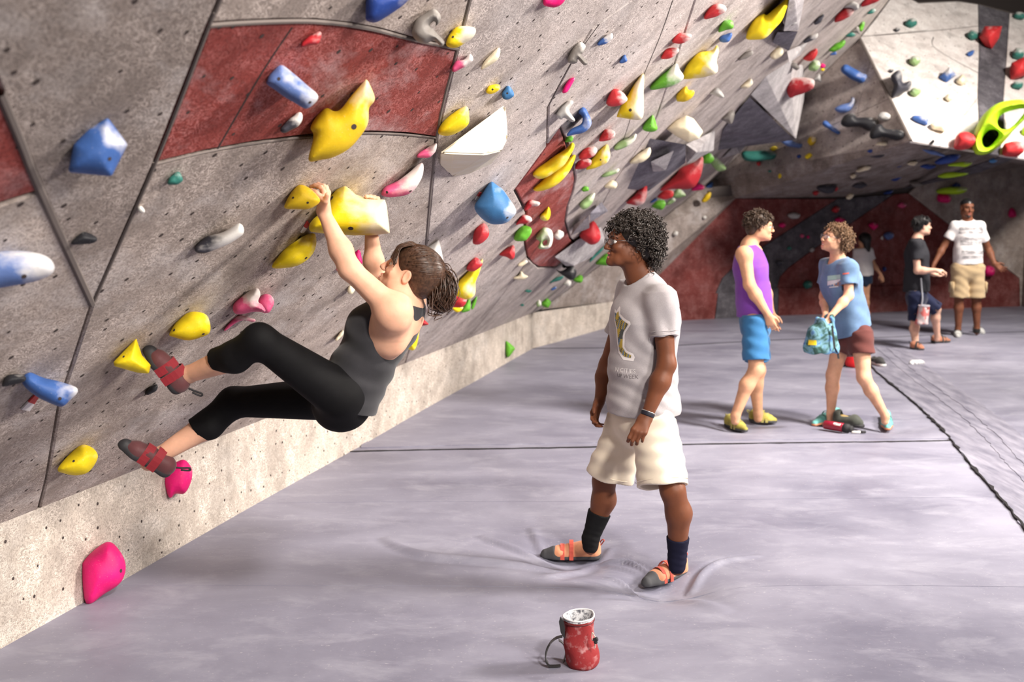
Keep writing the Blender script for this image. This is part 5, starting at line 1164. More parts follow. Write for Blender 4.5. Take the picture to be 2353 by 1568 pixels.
# ------------------------------------------------------------------ the standing man in the grey tee
def man_main():
    sk = skin_mat('dark_brown_skin', (.155, .052, .024), .08, .42)
    j = dict(neck=J(1472, 632, 5.53), shL=J(1520, 692, 5.37), shR=J(1450, 676, 5.70), elL=J(1532, 838, 5.33), wrL=J(1486, 958, 5.28), elR=J(1396, 840, 5.76), wrR=J(1378, 922, 5.68),
             hipL=J(1500, 945, 5.46), hipR=J(1450, 945, 5.63), knL=J(1546, 1128, 5.30), knR=J(1388, 1105, 5.70), anL=J(1556, 1284, 5.36), anR=J(1357, 1238, 5.72))
    hc = J(1443, 556, 5.50); hf, hu = nrm(V(-.965, -.26, .03)), V(.03, 0, 1)
    tf = nrm(V(-.93, -.36, .0))
    S = Sdf(.0045)
    torso(S, j, tf, 1.0, (.135, .13, .165))
    L, R = head(S, hc, hf, hu, 1.02, 1.02, .7, False)
    S.ball(L(0, .088, -.096), .017, .02); S.cone(L(-.03, .06, -.088), L(.03, .06, -.088), .022, k=.02)
    S.cone(L(0, -.022, -.055), j['neck'], .054, .058, .03)
    S.cone(L(0, .0, -.07), j['neck']+tf*.035, .036, .04, .03)
    for q in ('L', 'R'):
        S.ball(j['sh'+q], .062, .04)
        limb(S, j['sh'+q], j['el'+q], j['wr'+q], (.054, .041, .046, .027), .03)
        limb(S, j['hip'+q], j['kn'+q], j['an'+q], (.088, .056, .060, .038), .03, V(.022, 0, 0))
        S.cone(j['an'+q], j['an'+q]-V(0, 0, .05), .038, .036, .02)
    hand(S, j['wrL'], J(1463, 1003, 5.22)-j['wrL'], V(.35, .9, .1), V(-.9, .3, 0), (.45, .85, .6), 1.04, .004, .9, .06, (.15, .8, .7))
    hand(S, j['wrR'], J(1362, 965, 5.62)-j['wrR'], V(.75, -.55, 0), V(.2, -1, 0), (.35, .55, .45), 1.0, .004, .3)
    body = person_root(S.build('person', sk), 'tall man with dark curly hair in grey printed tee and cream shorts')
    brow = hair_mat('black_hair', (.014, .011, .010), .42)
    face_bits(body, L, R, 1.02, M['lip'], brow, .7)
    glasses(body, L, 1.02, M['metal'], .046, .028, .0016)
    # stubble beard on jaw and chin
    B = Sdf(.003).ell(L(0, .043, -.078), (.0495, .0475, .036), R, .02).ell(L(0, .082, -.097), (.022, .0175, .018), R, .015)
    for q in (-1, 1): B.ell(L(q*.053, .006, -.060), (.0165, .042, .031), R, .02)
    B.ell(L(0, .115, -.063), (.030, .040, .020), R, .004, 'sub'); B.half(L(0, .0, -.048), -R[2]); B.half(L(0, .005, 0), R[1])
    bm_ = mat('stubble', lambda nt, b: lk(nt, mix(nt, ramp(nt, noise(nt, coord(nt), 300, 2), [(.35, g(0)), (.6, g(1))]), (.016, .008, .006), (.065, .023, .012)), b.inputs['Base Color']), rough=.7)
    adopt(B.build('beard', bm_, None), body)
    # curly hair: a dark cap and several hundred ringlets
    cc = L(0, -.038, .040)
    H = Sdf(.006).ell(L(0, -.034, .042), (.100, .108, .090), R, .03).ell(L(0, -.085, -.035), (.085, .052, .065), R, .04)
    H.ell(L(0, .085, -.030), (.085, .075, .074), R, .01, 'sub'); H.ell(L(0, .03, -.075), (.11, .07, .055), R, .02, 'sub')
    adopt(H.build('hair', brow, None), body)
    def keep(v): return not (v[1] > .25 and v[2] < .22 and not (abs(v[0]) > .78 and v[1] < .5 and v[2] > -.15)) and v[2] > -.62 and not (v[1] > .22 and v[2] < -.15)
    p, n = ell_pts(cc, R, (.104, .108, .088), 700, keep)
    curls('ringlets', p, n, hair_mat('black_ringlets', (.040, .031, .027), .34), body, .047, .0075, .0040, 2.6, .45, 18, .38, 4)
    def keep2(v): return v[1] < -.05 and abs(v[2]) < .8
    p, n = ell_pts(L(0, -.075, -.015), R, (.094, .070, .100), 330, keep2)
    curls('ringlets', p, n, bpy.data.materials['black_ringlets'], body, .046, .0075, .0040, 2.6, .8, 18, .35, 4)
    # tee
    tm = cloth_mat('heather_grey_tee', (.40, .37, .385), speck=.35)
    T = Sdf(.005)
    up, tf2, hp, sh = torso(T, j, tf, 1.0, (.150, .146, .172), (.98, .98, 1.12), .017)
    T.cone(hp+up*.03+V(.012, 0, 0), hp+up*.16, .190, .168, .04, (tf2, 1.08))
    for q in ('L', 'R'):
        a, b = j['sh'+q], j['el'+q]
        T.ball(a, .072, .04); T.cone(a-(b-a)*.1, a+(b-a)*.56, .066, .070, .035, None, True)
    out = nrm(j['elL']-j['shL'])
    for q in ('L', 'R'):
        a, b = j['sh'+q], j['el'+q]; T.cone(a+(b-a)*.47, a+(b-a)*.75, .046, .056, 0, None, True, 'sub')
    T.half(hp-up*.004, up)
    T.cone(hp-up*.05, hp+up*.04, .172, .172, 0, (tf2, 1.08), True, 'sub')
    T.ell(j['neck']+tf*.045+V(0, 0, .010), (.072, .085, .066), basis(tf, V(0, 0, 1)), .008, 'sub')
    T.cone(j['neck']-V(0, 0, .02), j['neck']+V(0, 0, .12), .060, .062, .006, None, False, 'sub')
    T.wr(wrinkle((.5, .2, 1), 85, .0062, (1, .5, .1), 11, 1.6, hp+up*.12, .19)); T.wr(wrinkle((.9, .2, .55), 70, .0060, (0, .4, 1), 17, 1.3, j['shL']+V(-.05, -.02, -.13), .13, 1))
    T.wr(wrinkle((1, .1, -.35), 60, .0045, (0, .3, 1), 15, 1.1, j['shL']+V(0, 0, -.09), .12, 2)); T.wr(wrinkle((.2, .1, 1), 40, .003, (1, 0, 0), 13, 1.4))
    tee = T.build('tee_shirt', tm, body)
    # collar ribbing and sleeve hem bands
    for q in ('L',):
        a, b = j['sh'+q], j['el'+q]; e = a+(b-a)*.535; dd = nrm(b-a); s1 = nrm(np.cross(dd, V(0, 1, 0))); s2 = np.cross(dd, s1)
        for t_, r_ in ((0, .0712), (.018, .0712)):
            pts = [e-dd*t_+(s1*math.cos(x)+s2*math.sin(x))*r_ for x in np.linspace(0, 2*math.pi, 33)]
            tubes('hem_seam', [pts], [.0016], tm, tee, 5)
    # the printed figure and lettering on the chest
    bv = bvh_of(tee); dn = nrm(V(.62, .78, 0)); axx = nrm(np.cross(dn, V(0, 0, 1))); axy = V(0, 0, 1)
    def px2(x, y, d=5.38): return J(x, y, d)
    org = px2(1430, 780)
    def to2(x, y):
        r = ray(x, y); q = C0+r*(((org-C0)@dn)/(r@dn))-org; return (q@axx, q@axy)
    Hc = lambda x, y: (1380+x/4.9, 560+y/4.9)
    MOT = [(80, 745), (115, 770), (150, 715), (165, 730), (175, 800), (240, 850), (310, 885), (318, 915), (245, 1010), (235, 1050), (230, 1170), (260, 1215), (325, 1250), (340, 1290), (325, 1335), (215, 1318), (150, 1240), (130, 1100), (125, 980), (85, 850)]
    INN = [(90, 785), (118, 800), (148, 770), (160, 820), (215, 870), (290, 910), (225, 1000), (212, 1050), (208, 1175), (245, 1235), (305, 1268), (300, 1298), (225, 1280), (165, 1215), (150, 1100), (140, 970), (100, 850)]
    pw = mat('print_white', color=(.72, .68, .68), rough=.8); py = mat('print_mustard', color=(.42, .30, .05), rough=.8); pb = mat('print_blue', color=(.09, .17, .28), rough=.8); pg = mat('print_slate', color=(.07, .075, .07), rough=.8)
    Pq, Fc = grid_poly([to2(*Hc(*p)) for p in MOT], .008)
    decal('print_outline', Pq, Fc, org, axx, axy, dn, bv, pw, tee, .0012)
    import itertools
    bmq = bmesh.new(); base = np.array([to2(*Hc(*p)) for p in INN]); lo, hi = base.min(0), base.max(0)
    bmq.faces.new([bmq.verts.new((x, y, 0)) for x, y in base])
    def cut(co, no): bmesh.ops.bisect_plane(bmq, geom=list(bmq.verts)+list(bmq.edges)+list(bmq.faces), plane_co=co, plane_no=no)
    for t_ in np.arange(lo[1]+.008, hi[1], .008): cut((0, t_, 0), (0, 1, 0))
    for t_ in np.arange(-.12, .14, .0085): cut((t_, (lo[1]+hi[1])/2, 0), (1, -.35, 0))
    bmesh.ops.triangulate(bmq, faces=bmq.faces); bmq.verts.index_update()
    P2 = [(v.co.x, v.co.y) for v in bmq.verts]; groups = [[], [], [], []]
    for f_ in bmq.faces:
        c_ = f_.calc_center_median(); st = int((c_.x-.35*(c_.y-(lo[1]+hi[1])/2)+.2)/.0085); rw = int((c_.y-lo[1])/.045)
        groups[(st*5+rw*3+(st*rw) % 3) % 4].append(tuple(v.index for v in f_.verts))
    bmq.free()
    for gr, m_ in zip(groups, (py, pb, py, pg)):
        if gr: decal('print_stripes', P2, gr, org, axx, axy, dn, bv, m_, tee, .0022)
    tx = to2(1410, 856); print_text('N CITIES', .030, org+axx*(tx[0]-.012)+axy*tx[1], axx, axy, dn, bv, pw, tee)
    tx = to2(1413, 868); print_text('UP WEEK', .027, org+axx*(tx[0]-.004)+axy*tx[1], axx, axy, dn, bv, mat('print_grey', color=(.16, .14, .15), rough=.8), tee)
    # shorts
    sm = cloth_mat('cream_shorts', (.72, .63, .51), var=.06)
    T = Sdf(.005)
    T.cone(hp-up*.03, hp+up*.07, .160, .145, .03, (tf2, 1.12))
    legs = {'L': (J(1504, 950, 5.45), J(1521, 1118, 5.32), .092, .127), 'R': (J(1446, 950, 5.64), J(1402, 1094, 5.68), .092, .122)}
    for q, (a, b, r1, r2) in legs.items():
        T.cone(a+(b-a)*.12, b, r1+.010, r2, .03, None, True); T.ball(a, .090, .04)
    for q, (a, b, r1, r2) in legs.items():
        T.cone(a+(b-a)*.72, b+(b-a)*.1, r1-.016, r2-.019, 0, None, True, 'sub')
    T.half(hp+up*.065, -up)
    T.wr(wrinkle((.3, .2, 1), 90, .004, (1, .4, 0), 19, 1.6, legs['L'][1]+V(0, 0, .14), .2)); T.wr(wrinkle((.5, .2, 1), 70, .004, (1, .4, 0), 14, 1.8, legs['R'][1]+V(0, 0, .12), .17, 2)); T.wr(wrinkle((1, .3, .15), 34, .0045, (0, 0, 1), 9, 1.0, None, 1, .5))
    sh_ = T.build('shorts', sm, body)
    for q, (a, b, r1, r2) in legs.items():
        dd = nrm(b-a); s1 = nrm(np.cross(dd, V(0, 1, 0))); s2 = np.cross(dd, s1); c = b-dd*.026
        tubes('hem_stitch', [[c+(s1*math.cos(x)+s2*math.sin(x))*(r1+.012+(r2-r1-.012)*.92+.001) for x in np.linspace(0, 2*math.pi, 40)]], [.0014], sm, sh_, 4)
    # socks
    nv = cloth_mat('navy_sock', (.010, .010, .026), speck=.2, sheen=0); bk = cloth_mat('black_sock', (.007, .007, .008), sheen=0)
    for q, m_, tp in (('L', nv, .115), ('R', bk, .150)):
        a, k_ = j['an'+q], j['kn'+q]+(j['an'+q]-j['kn'+q])*.33+V(.022, 0, 0); d = nrm(k_-a)
        T = Sdf(.0045).cone(a-V(0, 0, .04), a+V(0, 0, 0), .042, .043, .02)  .cone(a, a+d*(tp+.02), .043, .043+.022*(tp+.02)/np.linalg.norm(k_-a)+.004, .02, None, False).half(a+d*(tp), -d)
        T.wr(wrinkle((.1, .1, 1), 190, .0016, (1, 1, 0), 35, 1.2, a+d*.02, .07)); T.build('sock', m_, body)
    # climbing shoes
    up_ = cloth_mat('salmon_shoe', (.62, .27, .15), .6, .25, 120); sl = mat('grey_rubber', color=(.055, .055, .06), rough=.75); stp = cloth_mat('coral_strap', (.50, .085, .06), .7)
    shoe(onfloor(1572, 1318, -.055), onfloor(1478, 1350, -.055), 0, body, up_, sl, stp, .0045, tall=.075, mtoe=True, ank=True)
    shoe(onfloor(1378, 1284, -.045), onfloor(1242, 1282, -.045), 0, body, up_, sl, stp, .0045, tall=.075, mtoe=True, ank=True)
    # watch
    w_ = j['wrL']+(j['elL']-j['wrL'])*.05; d = nrm(j['elL']-j['wrL']); s1 = nrm(np.cross(d, V(0, 1, 0))); s2 = np.cross(d, s1)
    wa = Sdf(.0035).cone(w_-d*.010, w_+d*.010, .0335, .0345, 0, None, True).build('wristwatch', mat('watch_strap', color=(.012, .012, .022), rough=.6), body, 0)
    pl_ = [w_+d*.0115+(s1*math.cos(x)+s2*math.sin(x))*.0335 for x in np.linspace(0, 2*math.pi, 25)]
    wb = tubes('watch_rim', [pl_], [.0022], mat('watch_silver', color=(.7, .7, .7), rough=.25, metal=.9), wa, 5)
    return body
# ------------------------------------------------------------------ the climber
def climber():
    sk = skin_mat('light_skin', (.72, .40, .27), .18, .5)
    j = dict(neck=J(928, 676, 4.26), shL=J(902, 712, 4.13), shR=J(940, 694, 4.42), elL=J(803, 618, 4.12), wrL=J(744, 488, 4.16), elR=J(862, 640, 4.50), wrR=J(852, 520, 4.44),
             hipL=J(782, 908, 4.20), hipR=J(798, 914, 4.40), knL=J(596, 782, 4.06), knR=J(536, 925, 4.46), anL=J(430, 862, 4.22), anR=J(362, 1050, 4.40))
    hc = J(942, 631, 4.25); hf, hu = nrm(V(-.84, .10, .50)), V(.5, 0, .86)
    tf = nrm(V(-.84, .32, .42))
    S = Sdf(.0042)
    up, tf2, hp, sh = torso(S, j, tf, .93, (.115, .104, .135), (1.15, 1.25, 1.35), 0, .5)
    L, R = head(S, hc, hf, hu, .96, .97, 0)
    S.cone(L(0, -.025, -.055), j['neck'], .046, .05, .03)
    S.cone(j['neck'], (j['shL']+j['shR'])/2-up*.04-tf2*.02, .055, .08, .05)
    for q, r_ in (('L', (.050, .038, .040, .0225)), ('R', (.048, .036, .038, .0225))):
        S.ball(j['sh'+q], .055, .05); limb(S, j['sh'+q], j['el'+q], j['wr'+q], r_, .025)
    S.cone(j['shL']-up*.02-tf2*.02, hp+up*.26-tf2*.03, .06, .07, .05); S.ell(sh-up*.09-tf2*.06+V(-.03, -.07, 0), (.06, .045, .075), None, .04)
    for q in ('L', 'R'):
        limb(S, j['hip'+q], j['kn'+q], j['an'+q], (.086, .052, .052, .031), .03, V(.0, 0, -.018))
        d = nrm(j['an'+q]-j['kn'+q]); S.cone(j['an'+q], j['an'+q]+d*.045, .031, .030, .02)
    # left hand hooked over the small yellow hold
    wL = j['wrL']; kn = [J(736, 452, 4.09), J(743, 444, 4.12), J(749, 441, 4.15), J(754, 443, 4.18)]
    f1 = [[J(726, 443, 4.075), J(715, 437, 4.08)], [J(737, 430, 4.09), J(724, 426, 4.10), J(714, 430, 4.11)], [J(744, 428, 4.12), J(731, 424, 4.14), J(720, 428, 4.16)], [J(750, 431, 4.16), J(738, 427, 4.18), J(730, 431, 4.20)]]
    for q, b in enumerate(kn):
        S.cone(wL+(b-wL)*.12, b, .0155, .0112, .014)
        p = b; r = .0094 if q else .0102
        for e in f1[q]: S.cone(p, e, r, r*.92, .005); p = e; r *= .93
    S.cone(wL, wL+(kn[1]-wL)*.5, .023, .022, .015)
    S.cone(wL+(kn[0]-wL)*.3, J(748, 462, 4.09), .014, .0115, .01); S.cone(J(748, 462, 4.09), J(752, 447, 4.07), .0105, .0085, .004)
    # right hand wrapped over the far side of the horn
    wR = j['wrR']; tips = [J(842, 452, 4.36), J(850, 452.5, 4.37), J(858, 455, 4.38), J(866, 457, 4.39)]; kb_ = [J(838, 475, 4.42), J(847, 472, 4.44), J(857, 473, 4.45), J(866, 477, 4.46)]
    for b, t_ in zip(kb_, tips):
        S.cone(wR, b, .017, .0115, .014); m_ = (b+t_)/2+V(0, .035, .018); S.cone(b, m_, .0095, .009, .005); S.cone(m_, t_, .009, .0082, .004)
    S.cone(wR+(kb_[0]-wR)*.3, J(830, 488, 4.38), .014, .010, .01)
    body = person_root(S.build('person', sk), 'woman with brown ponytail hanging from the yellow holds in black leggings')
    br = hair_mat('brown_hair', (.050, .024, .014), .38)
    face_bits(body, L, R, .96, M['liplight'], br, 0, True, .003)
    # hair: cap, strands swept back to the tie, ponytail
    H = Sdf(.005).ell(L(0, -.022, .042), (.083, .103, .084), R, .03).ell(L(0, -.06, -.01), (.074, .055, .055), R, .03)
    H.ell(L(0, .092, -.022), (.085, .062, .075), R, .01, 'sub'); H.ell(L(0, .05, -.085), (.12, .085, .075), R, .015, 'sub')
    for q in (-1, 1): H.ell(L(q*.088, .003, -.012), (.03, .026, .034), R, .006, 'sub')
    adopt(H.build('hair', br, None), body)
    tie = J(996, 621, 4.27); tloc = R@(tie-hc)
    paths, rad = [], []
    Rr = V(.086, .1045, .086); oc = V(0, -.022, .042)
    for i in range(520):
        az = rng.uniform(-1.95, 1.95); el = rng.uniform(-.5, 1.35)
        v0 = V(math.sin(az)*math.cos(el), math.cos(az)*math.cos(el), math.sin(el))
        if v0[1] > .45 and v0[2] < .35: continue
        if v0[2] < -.2 and v0[1] > -.1: continue
        if abs(v0[0]) > .6 and v0[2] < -.28 and v0[1] > -.35: continue
        tv = nrm((tloc-oc)/Rr); pts = []
        for t in np.linspace(0, 1, 12):
            v = nrm(v0*(1-t)+tv*t+V(0, 0, .25)*math.sin(math.pi*t)*.2); q = oc+v*Rr*(1.0+.008*math.sin(i*1.7)+.012*math.sin(math.pi*t))
            pts.append(hc+.96*(R.T@q))
        paths.append(np.array(pts)); rad.append(rng.uniform(.0012, .0026))
    for i in range(150):          # fringe over the forehead, parted to the near side
        x = rng.uniform(-.07, .07); top = V(x*.6+.01, .052+rng.uniform(-.02, .012), .112); sw = rng.uniform(.0, .05)*(1 if x > 0 else -1)
        pts = [hc+.96*(R.T@q) for q in catmull([top, V(x, .093-.35*x*x/.07, .080), V(x*1.12+sw*.4, .098-abs(x)*.5, .050), V(x*1.15+sw, .094-abs(x)*.62, .024+rng.uniform(-.006, .012)-abs(x)*.25)], 4)]
        paths.append(np.array(pts)); rad.append(rng.uniform(.0013, .0026))
    adopt(tubes('hair_strands', paths, rad, br, None, 4, True, lambda t: 1-.45*t), body)
    paths, rad = [], []
    for i in range(260):
        a_ = rng.normal(0, .024, 3); b_ = rng.normal(0, .012, 3)
        P_t = [tie+rng.normal(0, .007, 3), J(1012, 632, 4.27)+a_*.7, J(1018, 668, 4.26)+a_*1.0+b_*.3, J(1010, 694, 4.25)+a_*.8+b_*.5, J(1022, 711, 4.25)+a_*.35+b_*.25]
        paths.append(catmull(P_t, 5)); rad.append(rng.uniform(.002, .0036))
    pt = tubes('ponytail', paths, rad, br, None, 4, True, lambda t: 1-.55*t); adopt(pt, body)
    tieo = tubes('hair_tie', [[tie+V(.003, 0, -.002)+.017*(V(-.45, 0, .9)*math.cos(x)+V(0, 1, 0)*math.sin(x)) for x in np.linspace(0, 6.283, 17)]], [.006], mat('hair_tie_grey', color=(.45, .42, .40)), None, 6); adopt(tieo, body)
    # tank top
    tm = cloth_mat('charcoal_tank', (.030, .029, .033), .7, .2, 300, .15)
    T = Sdf(.0045); torso(T, j, tf, .93, (.120, .108, .138), (1.12, 1.2, 1.32), .012, .5)
    T.cone(hp-up*.0-tf2*.012, hp+up*.17, .136, .118, .04, (tf2, 1.06))
    T.cone(j['shL']*.62+j['shR']*.38, hp+up*.30, .062, .09, .04); T.cone(j['shR']*.7+j['shL']*.3, hp+up*.30, .062, .09, .04)
    lat = nrm(j['shR']-j['shL'])
    for q, sg in (('L', -1), ('R', 1)):
        T.ell(j['sh'+q]+lat*sg*.042-up*.060+tf2*.012, (.074, .064, .105), np.array([tf2, lat, up]), .012, 'sub'); T.ball(j['sh'+q]+lat*sg*.035+up*.03, .068, .01, 'sub')
    T.ell(j['neck']+up*.02+tf2*.03, (.075, .088, .085), np.array([lat, tf2, up]), .01, 'sub'); T.half(j['neck']-up*.004, -up)
    T.half(hp-up*.035, up+tf2*.28)
    T.wr(wrinkle((.35, .5, 1), 75, .0062, (1, .3, -.5), 17, 1.6, hp+up*.10, .15)); T.wr(wrinkle((.8, .2, .6), 62, .005, (.3, .2, 1), 15, 1.4, hp+up*.22, .14, 1))
    tank = T.build('tank_top', tm, body)
    # leggings
    lm = cloth_mat('black_leggings', (.0045, .0042, .005), .75, .3, 300, 0)
    T = Sdf(.0045); T.cone(hp-up*.02, hp+up*.08, .116, .106, .04, (tf2, 1.12)); T.ell(hp-tf2*.02-up*.03, (.098, .110, .090), None, .05)
    for q, fr in (('L', .58), ('R', .50)):
        a, k_, b = j['hip'+q], j['kn'+q], j['an'+q]; e = k_+(b-k_)*fr; m_ = k_+(b-k_)*.33+V(0, 0, -.018)
        T.cone(a, k_, .094, .058, .04); T.cone(k_, m_, .0585, .0585, .03); T.cone(m_, e+(e-m_)*.25, .0585, .047, .02)
        T.half(e, nrm(k_-b)) if False else None
        T.cone(e, e+nrm(b-k_)*.14, .08, .08, 0, None, True, 'sub')
    T.wr(wrinkle((1, .3, .4), 90, .0014, (.2, 0, 1), 30, 1.0, hp+V(-.02, 0, .04), .12))
    T.build('leggings', lm, body)
    # climbing shoes
    um = cloth_mat('maroon_shoe', (.10, .035, .038), .55, .25, 150); sm = mat('black_sole', color=(.028, .027, .030), rough=.6); st = cloth_mat('crimson_strap', (.22, .018, .026), .6)
    def cshoe(heel, toe, upv):
        o = shoe(heel, toe, 0, body, um, sm, st, .0042, tall=.045, up=upv, mtoe=True, ank=None, loop=False, sp=((.34, .072), (.52, .062)), rubber=.45, sw=.017, rs=.86)
        d = nrm(toe-heel); a = nrm(np.cross(d, upv)); u = np.cross(a, d); u = u if u@upv > 0 else -u
        b = heel+u*.055
        lp = tubes('pull_loop', [catmull([b, b-d*.02+u*.012, b-d*.045+u*.03, b-d*.05+u*.02, b-d*.022+u*.002], 4)], [.004], M['blackrub'], None, 5); lp.parent = o
        return o
    cshoe(J(405, 908, 4.22), J(324, 800, 4.17), nrm(V(.72, -.1, .62)))
    cshoe(J(385, 1098, 4.40), J(266, 1022, 4.34), nrm(V(.45, -.1, .88)))
    return body
man_main(); climber()
# ------------------------------------------------------------------ the people further back
def figure(label, j, hc, hf, hu, tf, sk, h=.008, s=1., smile=0, jaw=1., tw=(.13, .125, .155), bust=0, arm=(.050, .040, .042, .027), leg=(.085, .055, .056, .036), hands=(), lipm='lip', brow=None, calf=V(0, 0, 0), hs=1., eyes=True):
    S = Sdf(h); up, tf2, hp, sh = torso(S, j, tf, s, tw, bust=bust)
    L, R = head(S, hc, hf, hu, hs, jaw, smile)
    S.cone(L(0, -.022, -.055), j['neck'], .05*s, .055*s, .03)
    for q in ('L', 'R'):
        S.ball(j['sh'+q], .058*s, .04)
        if 'el'+q in j: limb(S, j['sh'+q], j['el'+q], j['wr'+q], tuple(r*s for r in arm), .03)
        if 'kn'+q in j:
            limb(S, j['hip'+q], j['kn'+q], j['an'+q], tuple(r*s for r in leg), .03, calf)
            S.cone(j['an'+q], j['an'+q]-V(0, 0, .045), leg[3]*s, leg[3]*s*.95, .02)
    for a in hands: hand(S, *a)
    b = person_root(S.build('person', sk), label)
    face_bits(b, L, R, hs, M[lipm], brow, smile, eyes)
    return b, L, R, up, tf2, hp, sh
def tee(body, j, tf, m, h, s=1., w=(.145, .14, .165), inf=.016, hem=.0, sleeve=.55, dep=(1.12, 1.12, 1.25), bust=0, neck=.066, sl_r=.066, extra=(), name='tee_shirt', hemdir=V(0, 0, 0)):
    T = Sdf(h); up, tf2, hp, sh = torso(T, j, tf, s, w, dep, inf, bust)
    T.cone(hp+up*hem, hp+up*.15, (w[0]+.02)*s, w[1]*s+inf, .04, (tf2, dep[0]))
    lat = nrm(j['shR']-j['shL'])
    for q in ('L', 'R'):
        a, b = j['sh'+q], j['el'+q]
        T.ball(a, sl_r*s+.004, .04); T.cone(a-(b-a)*.1, a+(b-a)*sleeve, sl_r*s, (sl_r+.004)*s, .03, None, True)
    for q in ('L', 'R'):
        a, b = j['sh'+q], j['el'+q]; T.cone(a+(b-a)*(sleeve-.15), a+(b-a)*(sleeve+.2), (sl_r-.018)*s, (sl_r-.012)*s, 0, None, True, 'sub')
    T.half(hp+up*(hem-.005), up+hemdir)
    T.ell(j['neck']+tf2*.03+up*.02, (neck*1.05, neck*1.2, neck*.9), np.array([lat, tf2, up]), .008, 'sub'); T.half(j['neck']+up*.008, -up)
    T.wr(wrinkle((.3, .4, 1), 55, .0035, (1, .3, .2), 11, 1.6, hp+up*.12, .2)); T.wr(wrinkle((.9, .3, .3), 45, .003, (.2, .3, 1), 10, 1.3))
    for f in extra: f(T)
    return T.build(name, m, body)
def shorts(body, j, tf, m, h, frac, r1, r2, s=1., wst=.07, w=.15):
    hp = (j['hipL']+j['hipR'])/2; sh = (j['shL']+j['shR'])/2; up = nrm(sh-hp); tf2 = nrm(V(tf)-up*(V(tf)@up))
    T = Sdf(h).cone(hp-up*.03, hp+up*wst, w*s, (w-.012)*s, .03, (tf2, 1.15))
    for q in ('L', 'R'):
        a, b = j['hip'+q], j['hip'+q]+(j['kn'+q]-j['hip'+q])*frac
        T.cone(a+(a-b)*.03, b, r1*s, r2*s, .03, None, True); T.ball(a, (r1+.002)*s, .04)
    for q in ('L', 'R'):
        a, b = j['hip'+q], j['hip'+q]+(j['kn'+q]-j['hip'+q])*frac; T.cone(a+(b-a)*.7, b+(b-a)*.1, r1*s-.02, r2*s-.017, 0, None, True, 'sub')
    T.half(hp+up*wst, -up) if wst < .12 else None
    T.wr(wrinkle((.4, .3, 1), 60, .0028, (1, .3, 0), 14, 1.6)); T.wr(wrinkle((1, .3, .1), 30, .003, (0, 0, 1), 8, 1))
    return T.build('shorts', m, body)
